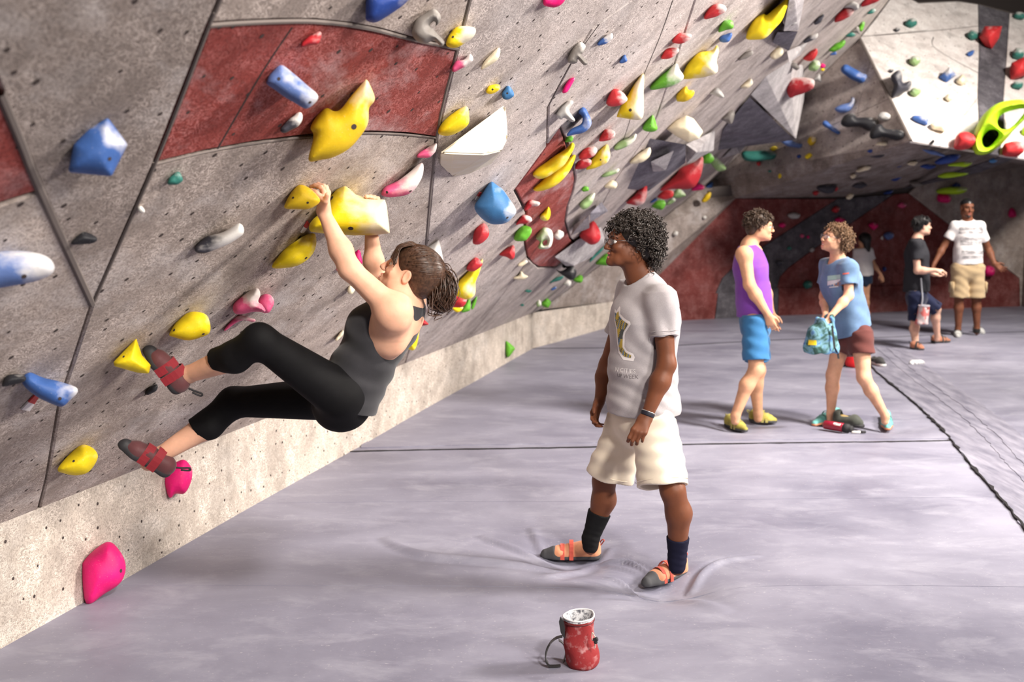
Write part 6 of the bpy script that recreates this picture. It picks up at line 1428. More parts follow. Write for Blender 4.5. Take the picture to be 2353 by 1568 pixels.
def people_back():
    light = skin_mat('tan_skin', (.62, .33, .20), .12); pale = skin_mat('pale_skin', (.70, .42, .31), .12); warm = skin_mat('warm_skin', (.66, .36, .23), .12); brown = skin_mat('brown_skin', (.17, .062, .032), .06)
    dbr = hair_mat('dark_brown_hair', (.045, .026, .016), .5); blk = hair_mat('black_straight_hair', (.010, .009, .010), .35); cby = hair_mat('curly_brown_hair', (.15, .085, .045), .5)
    # --- man in the purple tank top
    j = dict(neck=J(1722, 562, 9.12), shR=J(1710, 585, 8.96), shL=J(1732, 580, 9.30), elR=J(1722, 655, 8.92), wrR=J(1763, 722, 8.92), elL=J(1756, 655, 9.36), wrL=J(1772, 720, 9.34),
             hipR=J(1733, 738, 9.02), hipL=J(1738, 738, 9.22), knR=J(1738, 850, 8.95), knL=J(1742, 852, 9.25), anR=J(1690, 955, 8.95), anL=J(1742, 950, 9.26))
    tf = nrm(V(.97, .1, 0))
    b, L, R, up, tf2, hp, sh = figure('man in purple tank top and blue shorts facing the laughing woman', j, J(1746, 521, 9.12), V(.98, -.02, -.05), V(0, 0, 1), tf, light, .007, 1.0, .8, arm=(.058, .044, .047, .029), leg=(.085, .058, .058, .037), brow=dbr, calf=V(-.02, 0, 0),
        hands=[(j['wrR'], V(.35, 0, -.95), V(.3, .9, .2), V(.9, -.2, -.3), (.35, .5, .4), 1.0), (j['wrL'], V(.25, 0, -.95), V(0, -.9, .2), V(.9, .2, 0), (.4, .5, .4), 1.0)])
    glasses(b, L, 1.0, M['metal'], .05, .028, .002)
    def tank_cut(T):
        lat = nrm(j['shR']-j['shL'])
        for q, sg in (('R', 1), ('L', -1)):
            T.ell(j['sh'+q]+lat*sg*.045-up*.065-tf2*.005, (.075, .085, .125), np.array([tf2, lat, up]), .01, 'sub')
            T.ball(j['sh'+q]+lat*sg*.05+up*.02, .078, .01, 'sub')
    pm = cloth_mat('purple_tank', (.19, .055, .36), .7)
    T = Sdf(.007); torso(T, j, tf, 1.0, (.138, .138, .152), (1.12, 1.12, 1.22), .013); T.cone(hp+up*.03, hp+up*.15, .150, .150, .04, (tf2, 1.12))
    tank_cut(T); T.half(hp+up*.05, up); T.ell(j['neck']+tf2*.05+up*.015, (.075, .095, .09), np.array([R[0], tf2, up]), .008, 'sub'); T.half(j['neck']-up*.005, -up)
    T.wr(wrinkle((.4, .3, 1), 60, .003, (1, .3, 0), 13, 1.5, hp+up*.12, .18)); T.build('tank_top', pm, b)
    shorts(b, j, tf, cloth_mat('blue_shorts', (.035, .15, .33), .7), .007, .80, .100, .105)
    adopt(Sdf(.006).ell(L(0, -.020, .045), (.086, .100, .082), R, .03).ell(L(0, -.065, -.02), (.074, .048, .06), R, .03).ell(L(0, .093, -.020), (.09, .06, .072), R, .01, 'sub').ell(L(0, .06, -.085), (.12, .09, .07), R, .01, 'sub').build('hair', dbr, None), b)
    p, n = ell_pts(L(0, -.016, .048), R, (.086, .100, .080), 330, lambda v: not (v[1] > .45 and v[2] < .3) and v[2] > -.5 and not (v[1] > .1 and v[2] < -.1))
    curls('hair_locks', p, n, dbr, b, .038, .007, .0055, 1.0, .9, 9, .5, 4)
    ym = cloth_mat('olive_yellow_shoe', (.32, .28, .06), .6, .5, 60); bs = mat('dark_sole', color=(.05, .05, .05), rough=.7); ys = cloth_mat('yellow_strap', (.42, .38, .12), .7)
    shoe(onfloor(1670, 978, -.02), onfloor(1716, 994, -.02), 0, b, ym, bs, ys, .006, tall=.065); shoe(onfloor(1722, 968, -.02), onfloor(1787, 972, -.02), 0, b, ym, bs, ys, .006, tall=.065)
    # --- laughing woman in the blue tee
    j = dict(neck=J(1925, 596, 9.18), shL=J(1950, 618, 9.02), shR=J(1905, 610, 9.34), elL=J(1950, 680, 8.96), wrL=J(1908, 728, 8.86), elR=J(1893, 682, 9.34), wrR=J(1897, 726, 9.0),
             hipL=J(1976, 768, 9.08), hipR=J(1938, 770, 9.28), knL=J(1985, 868, 9.0), knR=J(1914, 862, 9.22), anL=J(2034, 956, 9.04), anR=J(1909, 952, 9.2))
    tf = nrm(V(-.88, -.42, .06))
    b, L, R, up, tf2, hp, sh = figure('laughing woman in blue tee and maroon shorts with both hands in a bag', j, J(1917, 548, 9.16), nrm(V(-.93, -.25, .18)), V(.2, 0, 1), tf, warm, .007, .95, 1.3, tw=(.138, .125, .14), bust=.5, arm=(.046, .037, .037, .024), leg=(.088, .056, .055, .034), lipm='liplight', brow=cby, hs=.98,
        hands=[(j['wrL'], V(-.3, -.2, -1), V(-.5, .5, 0), V(-.8, 0, 0), (.3, .4, .3), .95), (j['wrR'], V(-.1, -.1, -1), V(.3, -.8, 0), V(-.8, 0, 0), (.3, .4, .3), .95)])
    glasses(b, L, .98, M['metal'], .046, .036, .0018)
    bt = tee(b, j, tf, cloth_mat('washed_blue_tee', (.12, .20, .33), .85, .2), .007, .95, (.158, .155, .165), .022, .035, .60, bust=.6, sl_r=.074, hemdir=V(-.25, 0, 0))
    shorts(b, j, tf, cloth_mat('maroon_shorts', (.105, .032, .028), .8), .007, .46, .102, .108, .97, .08, .155)
    bv = bvh_of(bt); dn = nrm(V(.72, .69, 0)); axx = nrm(np.cross(dn, V(0, 0, 1))); axy = V(0, 0, 1); org = J(1905, 655, 9.0)
    def t2(x, y):
        r = ray(x, y); q = C0+r*(((org-C0)@dn)/(r@dn))-org; return (q@axx, q@axy)
    I_ = lambda x, y: t2(1640+x/2.7045, 440+y/2.7045)
    pw = mat('tee_print_white', color=(.62, .66, .68), rough=.8); po = mat('tee_print_orange', color=(.62, .25, .02), rough=.8); pgn = mat('tee_print_mint', color=(.35, .55, .5), rough=.8)
    for pts, m_ in (([(670, 530), (770, 518), (772, 545), (672, 560)], pgn), ([(672, 562), (772, 547), (772, 555), (735, 575), (673, 590)], pw)):
        Pq, Fc = grid_poly([I_(*p) for p in pts], .015); decal('tee_print', Pq, Fc, org, axx, axy, dn, bv, m_, bt, .002)
    q = I_(672, 588); print_text('SKI', .045, org+axx*q[0]+axy*(q[1]+.004), axx, axy, dn, bv, pw, bt) if False else None
    q = I_(690, 590); print_text('W', .060, org+axx*q[0]+axy*q[1], axx, axy, dn, bv, pw, bt); q = I_(722, 590); print_text('ON', .050, org+axx*q[0]+axy*q[1], axx, axy, dn, bv, po, bt)
    Pq, Fc = grid_poly([I_(*p) for p in [(690, 597), (750, 591), (750, 597), (690, 603)]], .015); decal('tee_print', Pq, Fc, org, axx, axy, dn, bv, pw, bt, .002)
    Pq, Fc = grid_poly([I_(*p) for p in [(815, 512), (860, 508), (860, 517), (815, 521)]], .012); decal('sleeve_print', Pq, Fc, org, axx, axy, V(0, 1, 0), bv, mat('sleeve_print_coral', color=(.6, .13, .10)), bt, .002)
    adopt(Sdf(.006).ell(L(0, -.022, .040), (.086, .096, .082), R, .03).ell(L(0, -.06, -.03), (.080, .056, .07), R, .03).ell(L(0, .090, -.018), (.09, .062, .076), R, .01, 'sub').ell(L(0, .06, -.09), (.12, .085, .07), R, .01, 'sub').build('hair', cby, None), b)
    p, n = ell_pts(L(0, -.03, .022), R, (.090, .094, .092), 420, lambda v: not (v[1] > .3 and v[2] < .42) and v[2] > -.75 and not (v[1] > -.05 and v[2] < .0))
    curls('curls', p, n, cby, b, .05, .008, .0048, 2.0, .9, 14, .45, 4)
    tm_ = cloth_mat('turquoise_shoe', (.12, .36, .33), .6, .4, 60); os_ = mat('orange_sole', color=(.55, .22, .12), rough=.7)
    shoe(onfloor(1925, 962, -.02), onfloor(1868, 980, -.02), 0, b, tm_, os_, tm_, .006, tall=.06); shoe(onfloor(2034, 966, -.03), onfloor(2040, 990, -.03), 0, b, tm_, os_, tm_, .006, tall=.06)
    # bag around her hands
    bd = 8.86; I2 = lambda x, y, d=bd: J(1640+x/2.7045, 440+y/2.7045, d)
    bp = V(0, 1, 0)
    T = Sdf(.006).cone(I2(690, 800), I2(675, 900), .075, .105, .03, (bp, 1.3)).cone(I2(665, 890), I2(655, 955), .105, .125, .03, (bp, 1.5)).cone(I2(600, 962), I2(735, 975), .055, .06, .04, (bp, 1.2))
    T.half(I2(690, 778), V(.25, 0, -1)); T.half(I2(655, 1002), V(0, 0, 1)); T.cone(I2(692, 770), I2(688, 810), .055, .06, .01, (bp, 1.3), True, 'sub')
    T.wr(wrinkle((1, .2, .2), 60, .006, (0, 0, 1), 14, 1.2)); T.wr(wrinkle((.2, .1, 1), 40, .004, (1, 0, 0), 17, 1))
    def bagf(nt, b_):
        n1 = noise(nt, coord(nt), 9, 3, .5, 1.5)
        c = ramp(nt, n1, [(.40, (.02, .06, .05)), (.46, (.05, .13, .12)), (.54, (.15, .30, .38)), (.64, (.05, .14, .36)), (.72, (.02, .05, .06))]); lk(nt, c, b_.inputs['Base Color'])
    bag = T.build('chalk_bag', mat('patterned_bag', bagf, rough=.7)); tag(bag, 'large blue and green patterned chalk bag held by the laughing woman', 'bag')
    bvb = bvh_of(bag); og = I2(600, 935)
    Pq, Fc = grid_poly([(-.028, -.02), (.03, -.016), (.028, .022), (-.022, .02)], .01); decal('yellow_patch', Pq, Fc, og, V(1, 0, 0), V(0, 0, 1), V(0, 1, 0), bvb, mat('bag_patch_yellow', color=(.75, .55, .02)), bag, .002)
    vs_, fs = [], []
    for i, (x, y) in enumerate([(735, 835), (742, 900), (750, 970), (772, 1012), (775, 1040)]): vs_ += [I2(x-6, y, bd-.09 if i < 3 else bd-.02), I2(x+6, y, bd-.09 if i < 3 else bd-.02)]
    st = mesh('strap', vs_, [(2*i, 2*i+1, 2*i+3, 2*i+2) for i in range(4)], M['blackrub'], bag); st.modifiers.new('t', 'SOLIDIFY').thickness = .006
    # --- boy in the dark tee
    dB = 13.9; Jb = lambda x, y, d=dB: J(1900+x/3.92, 440+y/3.92, d)
    j = dict(neck=Jb(815, 425), shR=Jb(800, 480, dB-.15), shL=Jb(815, 475, dB+.16), elR=Jb(815, 715, dB-.2), wrR=Jb(975, 712, dB-.25), elL=Jb(850, 700, dB+.2), wrL=Jb(960, 745, dB+.12), hipR=Jb(800, 935, dB-.1), hipL=Jb(815, 935, dB+.1),
             knR=Jb(798, 1165, dB-.1), knL=Jb(985, 1060, dB+.12), anR=Jb(798, 1385, 13.7), anL=Jb(995, 1300, 14.1))
    tf = nrm(V(.98, .1, 0))
    b, L, R, up, tf2, hp, sh = figure('boy in dark grey tee and navy shorts with a small bag hanging at his hip', j, Jb(858, 312), V(.98, .05, .03), V(0, 0, 1), tf, pale, .009, .97, 0, brow=blk, lipm='liplight', calf=V(-.015, 0, 0), hs=1.0, eyes='dark',
        hands=[(j['wrR'], V(1, -.1, -.02), V(0, .3, -1), V(0, -.8, .5), (.5, .7, .5), 1.0), (j['wrL'], V(.9, 0, -.3), V(0, 0, 1), V(0, .5, .5), (.5, .7, .5), 1.0)])
    tee(b, j, tf, cloth_mat('charcoal_tee', (.028, .028, .034), .8, sheen=0), .009, 1., (.145, .145, .155), .016, .05, .58)
    shorts(b, j, tf, cloth_mat('navy_shorts', (.010, .014, .045), .7), .009, 1.02, .098, .092)
    adopt(Sdf(.006).ell(L(0, -.020, .042), (.085, .102, .084), R, .03).ell(L(0, -.06, -.02), (.077, .05, .06), R, .03).ell(L(0, .095, -.030), (.09, .055, .074), R, .01, 'sub').ell(L(0, .06, -.085), (.12, .085, .075), R, .01, 'sub').build('hair', blk, None), b)
    p, n = ell_pts(L(0, -.016, .048), R, (.086, .103, .080), 200, lambda v: not (v[1] > .55 and v[2] < .2) and v[2] > -.4 and not (v[1] > .1 and v[2] < -.1))
    curls('hair_locks', p, n, blk, b, .034, .003, .005, .5, 1.6, 6, .25, 4)
    om = cloth_mat('orange_shoe', (.42, .17, .10), .6, .4, 60)
    shoe(onfloor(2092, 802), onfloor(2124, 805), 0, b, om, bs, bs, .009, tall=.06); shoe(onfloor(2141, 788), onfloor(2184, 786), 0, b, om, bs, bs, .009, tall=.06)
    bagc = Jb(872, 1110, dB-.26)
    T = Sdf(.006).cone(bagc+V(0, 0, .09), bagc-V(0.02, 0, .10), .062, .075, .03, None, False).half(bagc-V(0, 0, .115), V(0, 0, 1)).half(bagc+V(0, 0, .11), V(0, 0, -1)).cone(bagc+V(0, 0, .06), bagc+V(0, 0, .14), .052, .055, 0, None, True, 'sub')
    T.wr(wrinkle((1, .2, .3), 60, .004, (0, 0, 1), 20, 1))
    cb = T.build('chalk_bag', mat('coral_bag', lambda nt, b_: lk(nt, ramp(nt, noise(nt, coord(nt), 11, 2), [(.45, (.62, .16, .15)), (.55, (.60, .50, .50))]), b_.inputs['Base Color']), rough=.7)); tag(cb, 'small pink and white chalk bag hanging at the boy\'s hip', 'bag')
    rim = tubes('rim', [[bagc+V(.062*math.cos(x), .062*math.sin(x), .108) for x in np.linspace(0, 6.283, 20)]], [.008], mat('bag_rim_grey', color=(.45, .45, .5)), cb, 6)
    tubes('strap', [catmull([bagc+V(-.02, .03, .10), Jb(862, 960, dB-.22), Jb(855, 880, dB-.19), Jb(848, 780, dB-.19)], 5)], [.010], mat('bag_strap_grey', color=(.35, .36, .40)), cb, 5)
    # --- man in the white tee
    dM = 14.9; Jm = lambda x, y, d=dM: J(1900+x/3.92, 440+y/3.92, d)
    j = dict(neck=Jm(1265, 250), shR=Jm(1158, 318), shL=Jm(1378, 318), elR=Jm(1055, 490, dM+.05), wrR=Jm(965, 655, dM-.05), elL=Jm(1455, 520, dM+.05), wrL=Jm(1510, 650, dM-.1), hipR=Jm(1200, 690), hipL=Jm(1340, 690),
             knR=Jm(1190, 955), knL=Jm(1345, 955), anR=Jm(1182, 1250), anL=Jm(1352, 1240))
    tf = nrm(V(-.05, -1, 0))
    b, L, R, up, tf2, hp, sh = figure('man in white printed tee and khaki cargo shorts with open arms', j, Jm(1263, 150), V(.05, -.98, -.05), V(.06, 0, 1), tf, brown, .009, 1.0, .4, tw=(.14, .135, .16), brow=blk, leg=(.085, .056, .058, .036), hs=1.06, eyes='dark',
        hands=[(j['wrR'], V(-.15, -.1, -1), V(.6, -.8, 0), V(-.3, -.9, 0), (.2, .3, .2), 1.0), (j['wrL'], V(.75, -.2, -.6), V(-.2, -.8, .5), V(.5, -.5, .6), (.15, .25, .2), 1.0, .004, .2, .3)])
    wt = tee(b, j, tf, cloth_mat('white_tee', (.72, .69, .69), .85, .05), .009, 1., (.160, .155, .150), .016, .06, .62, (1.3, 1.3, 1.3), sl_r=.062)
    shorts(b, j, tf, cloth_mat('khaki_cargo_shorts', (.46, .34, .20), .85), .009, 1.0, .108, .118, 1., .09, .165)
    for q, sg in (('R', -1), ('L', 1)):
        c = j['hip'+q]*.35+j['kn'+q]*.65+V(sg*.108, -.01, 0)
        bm = bmesh.new(); bmesh.ops.create_cube(bm, size=1); bmesh.ops.scale(bm, vec=(.03, .13, .15), verts=bm.verts); bmesh.ops.bevel(bm, geom=list(bm.edges), offset=.008, segments=2, affect='EDGES'); bmesh.ops.translate(bm, vec=tuple(c), verts=bm.verts)
        from_bm('cargo_pocket', bm, bpy.data.materials['khaki_cargo_shorts'], b, True)
    bvw = bvh_of(wt); gm = mat('tee_print_grey', lambda nt, b_: lk(nt, ramp(nt, noise(nt, coord(nt, 'Object', (1, 1, 3)), 18, 4), [(.42, (.26, .25, .26)), (.6, (.58, .56, .57))]), b_.inputs['Base Color']), rough=.8)
    og = Jm(1280, 460)
    for x0, x1, z0, z1 in ((1170, 1385, 318, 348), (1172, 1385, 356, 378), (1180, 1380, 412, 435), (1180, 1375, 442, 480), (1185, 1380, 530, 562), (1190, 1370, 575, 602)):
        a_, c_ = Jm(x0, z1)-og, Jm(x1, z0)-og
        Pq, Fc = grid_poly([(a_[0], a_[2]), (c_[0], a_[2]), (c_[0], c_[2]), (a_[0], c_[2])], .03); decal('tee_print', Pq, Fc, og, V(1, 0, 0), V(0, 0, 1), V(0, 1, 0), bvw, gm, wt, .003)
    adopt(Sdf(.006).ell(L(0, -.016, .044), (.080, .100, .080), R, .03).ell(L(0, .095, -.030), (.085, .05, .085), R, .008, 'sub').ell(L(0, .05, -.085), (.12, .10, .085), R, .01, 'sub').build('hair', blk, None), b)
    B = Sdf(.005).ell(L(0, .043, -.080), (.049, .047, .034), R, .02).ell(L(0, .082, -.098), (.022, .0175, .018), R, .015); B.ell(L(0, .115, -.062), (.028, .040, .018), R, .004, 'sub'); B.half(L(0, 0, -.055), -R[2])
    adopt(B.build('beard', blk, None), b)
    wsh = cloth_mat('grey_white_trainer', (.45, .45, .44), .7, .4, 50)
    shoe(onfloor(2200, 765), onfloor(2201, 777), 0, b, wsh, wsh, wsh, .009, tall=.08, loop=False); shoe(onfloor(2238, 764), onfloor(2262, 769), 0, b, wsh, wsh, wsh, .009, tall=.08, loop=False)
    for q in ('R', 'L'): Sdf(.008).cone(j['an'+q]-V(0, 0, .05), j['an'+q]+V(0, 0, .01), .043, .044, 0, None, True).build('sock', cloth_mat('dark_sock', (.02, .02, .02)), b)
    # --- girl with long black hair, seen from behind
    dG = 17.0; Jg = lambda x, y, d=dG: J(1900+x/3.92, 440+y/3.92, d)
    j = dict(neck=Jg(325, 515), shL=Jg(280, 540), shR=Jg(375, 540), elL=Jg(255, 660), wrL=Jg(245, 750), elR=Jg(425, 665), wrR=Jg(482, 745), hipL=Jg(305, 780), hipR=Jg(360, 780), knL=Jg(310, 960, dG-.05), knR=Jg(355, 950), anL=Jg(310, 1120), anR=Jg(362, 1110))
    tf = nrm(V(-.25, .95, 0))
    b, L, R, up, tf2, hp, sh = figure('girl with long black hair in white tee seen from behind by the red wall', j, Jg(332, 440), V(-.5, .85, 0), V(0, 0, 1), tf, light, .009, .74, 0, brow=blk, lipm='liplight', hs=.88, eyes=False,
        hands=[(j['wrR'], V(.4, 0, -.9), V(-.3, -.8, 0), V(0, 1, 0), (.3, .3, .3), .8), (j['wrL'], V(0, 0, -1), V(.5, -.8, 0), V(0, 1, 0), (.3, .3, .3), .8)])
    tee(b, j, tf, bpy.data.materials['white_tee'], .009, .8, (.145, .145, .15), .016, .04, .62, neck=.05)
    shorts(b, j, tf, cloth_mat('denim_shorts', (.02, .035, .07), .8), .009, .30, .10, .105, .78)
    adopt(Sdf(.007).ell(L(0, -.020, .040), (.084, .100, .084), R, .03).cone(L(0, -.06, .0), L(.01, -.085, -.17), .065, .04, .04).ell(L(0, .10, -.04), (.08, .06, .08), R, .01, 'sub').build('hair', blk, None), b)
    for q in ('L', 'R'): shoe(onfloor(*{'L': (1978, 729), 'R': (1994, 729)}[q]), onfloor(*{'L': (1974, 725), 'R': (1991, 725)}[q]), 0, b, om, bs, bs, .01, tall=.06, straps=False, loop=False)
people_back()
# ------------------------------------------------------------------ things on the mats
def chalk_bag_front():
    c = onfloor(1338, 1528); c[2] = fz(c)
    f = V(0, 0, 1); K = 4.38/FPX          # metres per pixel at the bag
    Hh = 118*K
    redf = lambda nt, b: (lk(nt, mix(nt, ramp(nt, noise(nt, coord(nt), 26, 5, .6), [(.52, g(0)), (.72, g(.75))]), (.26, .020, .022), (.55, .32, .32)), b.inputs['Base Color']), bump(nt, b, noise(nt, coord(nt), 40, 3), .3, .006))
    vs_, fs = [], []; N, Mz = 40, 18
    prof = lambda t: (.0655+.004*math.sin(t*6))*(1-.08*max(0, t-.5))
    for i in range(Mz+1):
        t = i/Mz
        for k in range(N):
            a = 2*math.pi*k/N; r = prof(t)*(1+.03*math.sin(3*a+5*t)+.02*math.sin(5*a-9*t+1)); 
            if i == 0: r *= .93
            if i == 1: r *= .99
            vs_.append(c+V(r*math.cos(a)-.018*t+.004*math.sin(8*t), r*math.sin(a)*.96, t*Hh*(1+.03*math.cos(a-.6)*t)))
    for i in range(Mz):
        for k in range(N): fs.append((i*N+k, i*N+(k+1) % N, (i+1)*N+(k+1) % N, (i+1)*N+k))
    fs.append(tuple(range(N))[::-1])
    root = mesh('chalk_bag', vs_, fs, mat('red_chalk_bag', redf, rough=.75), None, True); tag(root, 'red chalk bag standing open on the grey mat in front', 'bag')
    # chalky fleece lining with a thick white rim
    li, lf = [], []
    top = [V(v) for v in vs_[-N:]]; cen = sum(top)/N
    rings = [(1.012, .0), (1.02, .006), (.985, .009), (.93, .006), (.88, -.02), (.82, -.09), (.3, -.10)]
    for s_, dz in rings:
        for p in top: li.append(cen+(p-cen)*s_+V(0, 0, dz))
    for i in range(len(rings)-1):
        for k in range(N): lf.append((i*N+k, i*N+(k+1) % N, (i+1)*N+(k+1) % N, (i+1)*N+k))
    lf.append(tuple((len(rings)-1)*N+k for k in range(N)))
    lin = lambda nt, b: lk(nt, ramp(nt, noise(nt, coord(nt), 70, 4, .7), [(.38, (.10, .10, .12)), (.55, (.62, .62, .64))]), b.inputs['Base Color'])
    l1 = mesh('fleece_lining', li, lf, mat('chalky_fleece', lin, rough=.95), root, True); l1['label'] = 'chalk-dusted grey fleece lining'
    rimp = [p+V(0, 0, .006) for p in top]; rimp.append(rimp[0])
    tubes('rim', [[cen+(p-cen)*1.0+V(0, 0, .004) for p in rimp]], [.0036], mat('rim_white', color=(.68, .66, .67), rough=.9), root, 6)
    # dark binding, cord lock and side pocket strip
    tubes('binding', [[p-V(0, 0, .008)+(p-cen)*.02 for p in top+[top[0]]]], [.0022], mat('binding_dark', color=(.10, .02, .025)), root, 5)
    P = lambda x, y, d: J(1220+x/8.81, 1390+y/8.81, d)
    tubes('draw_cord', [catmull([P(1240, 560, 4.30), P(1290, 640, 4.285), P(1330, 710, 4.28), P(1300, 790, 4.285), P(1290, 880, 4.29)], 5), catmull([P(1240, 560, 4.30), P(1235, 640, 4.29), P(1240, 720, 4.285), P(1300, 720, 4.275)], 5)], [.0022, .0022], mat('cord_beige', color=(.5, .45, .38)), root, 5)
    cl = Sdf(.002).cone(P(1270, 720, 4.275), P(1350, 690, 4.27), .008, .008, .003, None, True).ball(P(1310, 760, 4.275), .008, .004).build('cord_lock', M['blackrub'], root, 0)
    vs2 = []
    for x, y in [(600, 275), (570, 380), (600, 560), (640, 640), (680, 700), (690, 500), (660, 330)]: vs2.append(P(x, y, 4.33))
    sp = mesh('brush_sleeve', vs2, [tuple(range(7))], M['blackrub'], root); sp.modifiers.new('t', 'SOLIDIFY').thickness = .018
    # webbing belt looped on the floor beside the bag
    bc = [P(640, 650, 4.36), P(520, 680, 4.38), P(400, 780, 4.39), P(330, 940, 4.40), P(310, 1100, 4.40), P(400, 1210, 4.39), P(520, 1230, 4.38), P(640, 1160, 4.40), P(690, 1000, 4.43), P(650, 800, 4.45), P(560, 720, 4.46)]
    cv = catmull(bc, 5); vs3, f3 = [], []
    for i, p in enumerate(cv):
        vs3 += [p+V(0, -.012, 0), p+V(0, .012, 0)]
        if i: f3.append((2*i-2, 2*i, 2*i+1, 2*i-1))
    bel = mesh('waist_belt', vs3, f3, mat('belt_charcoal', color=(.10, .095, .10), rough=.6), root); bel.modifiers.new('t', 'SOLIDIFY').thickness = .003
    b2 = catmull([P(400, 780, 4.40), P(330, 900, 4.36), P(300, 1050, 4.35), P(330, 1190, 4.345), P(480, 1290, 4.345), P(600, 1290, 4.35)], 5); vs3, f3 = [], []
    for i, p in enumerate(b2):
        q = p.copy(); q[2] = max(q[2], .006); vs3 += [q+V(0, -.011, 0), q+V(0, .011, 0)]
        if i: f3.append((2*i-2, 2*i, 2*i+1, 2*i-1))
    bel = mesh('waist_belt', vs3, f3, M['blackrub'], root); bel.modifiers.new('t', 'SOLIDIFY').thickness = .003
    # stitched maker's line
    bvr = BVHTree.FromPolygons([tuple(v) for v in vs_], fs)
    og = P(1270, 1080, 4.25)
    print_text('climb', .013, og+V(-.012, 0, -.004), nrm(V(1, 0, .22)), nrm(V(-.22, 0, 1)), V(0, 1, 0), bvr, mat('stitch_grey', color=(.28, .18, .16)), root, 'stitched_lettering') if False else None
chalk_bag_front()
def bottle():
    a, b = onfloor(1897, 988), onfloor(1948, 992); a[2] = b[2] = .042; d = nrm(b-a)
    Fo = lambda x, y: onfloor(1600+x/3.125, 650+y/3.125)
    a, b = Fo(920, 1050), Fo(1120, 1085); a[2] = b[2] = .036; d = nrm(b-a)
    L_ = np.linalg.norm(b-a)
    def lathe(name, prof, m, parent=None):
        s1 = nrm(np.cross(d, V(0, 0, 1))); s2 = np.cross(s1, d); vs_, fs = [], []; N = 24
        for t, r in prof:
            for k in range(N): vs_.append(a+d*t+(s1*math.cos(2*math.pi*k/N)+s2*math.sin(2*math.pi*k/N))*r)
        for i in range(len(prof)-1):
            for k in range(N): fs.append((i*N+k, i*N+(k+1) % N, (i+1)*N+(k+1) % N, (i+1)*N+k))
        fs += [tuple(range(N))[::-1], tuple((len(prof)-1)*N+k for k in range(N))]
        return mesh(name, vs_, fs, m, parent, True)
    rm = mat('red_plastic', color=(.30, .008, .03), rough=.15, spec=.6)
    root = lathe('water_bottle', [(0, .030), (.006, .036), (L_*.35, .037), (L_*.5, .0355), (L_*.66, .037), (L_*.70, .034)], rm); tag(root, 'red water bottle with black cap lying on the mat', 'bottle')
    lathe('cap', [(L_*.70, .033), (L_*.71, .0365), (L_*.86, .0365), (L_*.88, .028), (L_*.97, .027), (L_, .022)], M['blackrub'], root)
    s1 = nrm(np.cross(d, V(0, 0, 1)))
    vs_ = []
    c = a+d*L_*.52
    for t in np.linspace(-.035, .03, 6):
        for q in np.linspace(.5, 1.1, 5): vs_.append(c+d*t-s1*0+(nrm(V(d[1], -d[0], 0))*math.cos(q)+V(0, 0, 1)*math.sin(q))*.0378)
    mesh('bottle_print', vs_, [(i*5+k, i*5+k+1, (i+1)*5+k+1, (i+1)*5+k) for i in range(5) for k in range(4) if (i*7+k*3) % 5 not in (0,)], mat('bottle_print_white', color=(.75, .7, .7)), root)
    # marker pen beside it
    p0, p1 = Fo(1115, 1085), Fo(1215, 1083); p0[2] = p1[2] = .012
    mk = tubes('marker_pen', [[p0, p0*.5+p1*.5, p0*.38+p1*.62]], [.010], mat('pen_white', color=(.72, .68, .62)), None, 8); tag(mk, 'white marker pen with black cap beside the bottle', 'pen')
    tubes('pen_cap', [[p0*.38+p1*.62, p1]], [.0112], M['blackrub'], mk, 8)
bottle()
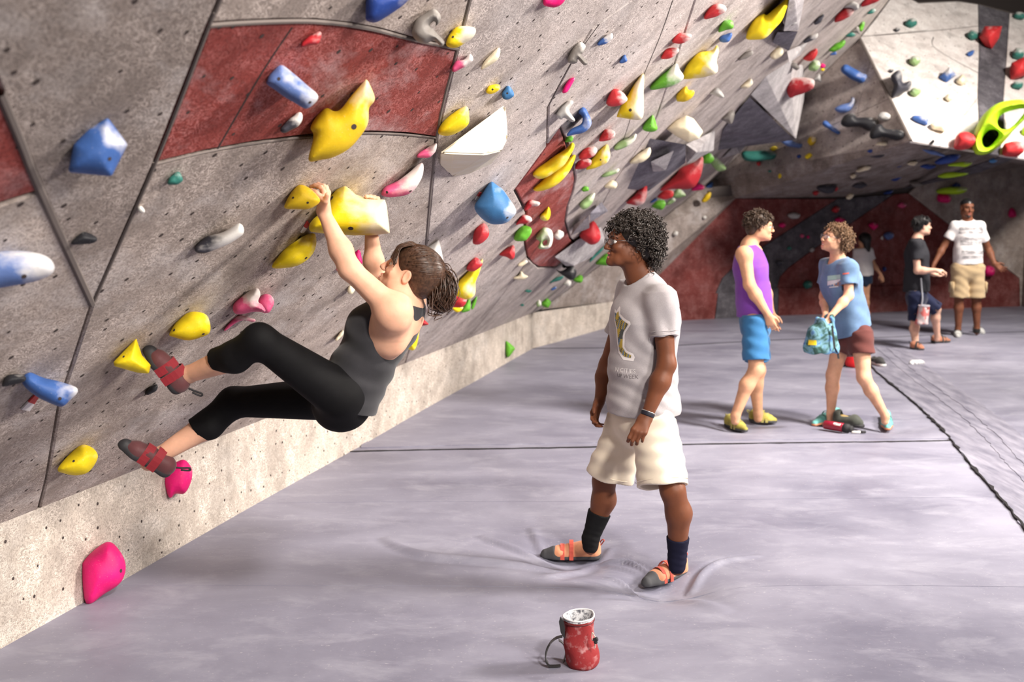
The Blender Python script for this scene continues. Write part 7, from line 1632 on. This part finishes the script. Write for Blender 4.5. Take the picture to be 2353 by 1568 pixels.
def small_things():
    Fo = lambda x, y: onfloor(1600+x/3.125, 650+y/3.125)
    sm = cloth_mat('dark_olive_shoe', (.055, .06, .05), .7, .4, 50); so = mat('tan_lining', color=(.35, .25, .10))
    hl, to = Fo(985, 1020), Fo(1205, 1045)
    e = empty('walking_shoe', hl); 
    hl[2] = to[2] = .005
    d = nrm(to-hl); 
    S = Sdf(.006).cone(hl+d*.05+V(0, 0, .05), hl+d*.17+V(0, 0, .045), .048, .05, .02).cone(hl+d*.17+V(0, 0, .045), to-d*.04+V(0, 0, .032), .05, .034, .02).cone(hl+d*.04+V(0, 0, .05), hl+d*.04+V(0, 0, .085), .046, .044, .02).cone(hl+d*.06+V(0, 0, .08), hl+d*.12+V(0, 0, .10), .034, .03, .01, None, False, 'sub').half(hl, V(0, 0, 1))
    up_ = S.build('upper', sm, e)
    adopt(Sdf(.005).cone(hl+d*.07+V(0, 0, .056), hl+d*.12+V(0, 0, .05), .034, .03, .01).build('insole', so, None), e)
    adopt(Sdf(.006).cone(hl+d*.04+V(0, 0, .012), to-d*.04+V(0, 0, .012), .052, .044, .01, (V(0, 0, 1), 2)).half(hl, V(0, 0, 1)).build('sole', M['blackrub'], None), e)
    tag(e, 'dark slip-on shoe lying behind the red water bottle', 'shoe')
    # pair of trainers and a red pouch behind the woman
    wm = cloth_mat('black_white_trainer', (.05, .05, .05), .7, .3, 50); ws = mat('white_sole', color=(.7, .68, .66)); 
    for (h0, t0, lab) in (((1072, 585), (1025, 600), 'black trainer with white sole left of the red pouch'), ((1265, 582), (1322, 600), 'black trainer with white sole right of the red pouch')):
        h_, t_ = Fo(*h0), Fo(*t0); h_[2] = t_[2] = .004; d = nrm(t_-h_); L_ = .27; t_ = h_+d*L_
        e = empty('trainer', h_)
        adopt(Sdf(.008).cone(h_+d*.05+V(0, 0, .05), h_+d*.16+V(0, 0, .05), .045, .046, .02).cone(h_+d*.16+V(0, 0, .05), t_-d*.04+V(0, 0, .035), .046, .034, .02).cone(h_+d*.06+V(0, 0, .07), h_+d*.11+V(0, 0, .11), .032, .03, .01, None, False, 'sub').half(h_, V(0, 0, 1)).build('upper', wm, None), e)
        adopt(Sdf(.008).cone(h_+d*.04+V(0, 0, .016), t_-d*.04+V(0, 0, .016), .05, .042, .01, (V(0, 0, 1), 1.7)).half(h_, V(0, 0, 1)).build('sole', ws, None), e)
        tag(e, lab, 'shoe', 'trainers behind the woman')
    c = Fo(1120, 603)
    S = Sdf(.007).cone(c+V(0, 0, .05), c+V(.01, 0, .14), .085, .07, .03).half(c, V(0, 0, 1)).half(c+V(0, 0, .17), V(0, 0, -1)); S.wr(wrinkle((1, .3, .2), 50, .006, (0, 0, 1), 20, 1))
    po = S.build('pouch', cloth_mat('bright_red_pouch', (.65, .02, .025))); tag(po, 'bright red pouch between two black trainers', 'pouch')
    tubes('drawstring', [[c+V(.01+.075*math.cos(x), .075*math.sin(x), .150) for x in np.linspace(0, 6.283, 16)]], [.006], M['blackrub'], po, 5)
    # crumpled white paper
    c = Fo(1588, 588); S = Sdf(.006).cone(c+V(-.06, 0, .018), c+V(.06, .02, .02), .03, .026, .02).half(c, V(0, 0, 1)); S.wr(wrinkle((1, 1, .6), 130, .006, (.3, 1, 0), 60, 2))
    tag(S.build('paper', mat('white_paper', color=(.8, .8, .8)), None, 0), 'scrap of white paper lying on the mat right of the seam', 'paper')
    c = onfloor(1783, 776); w_ = J(1776, 773, 9.30)
small_things()
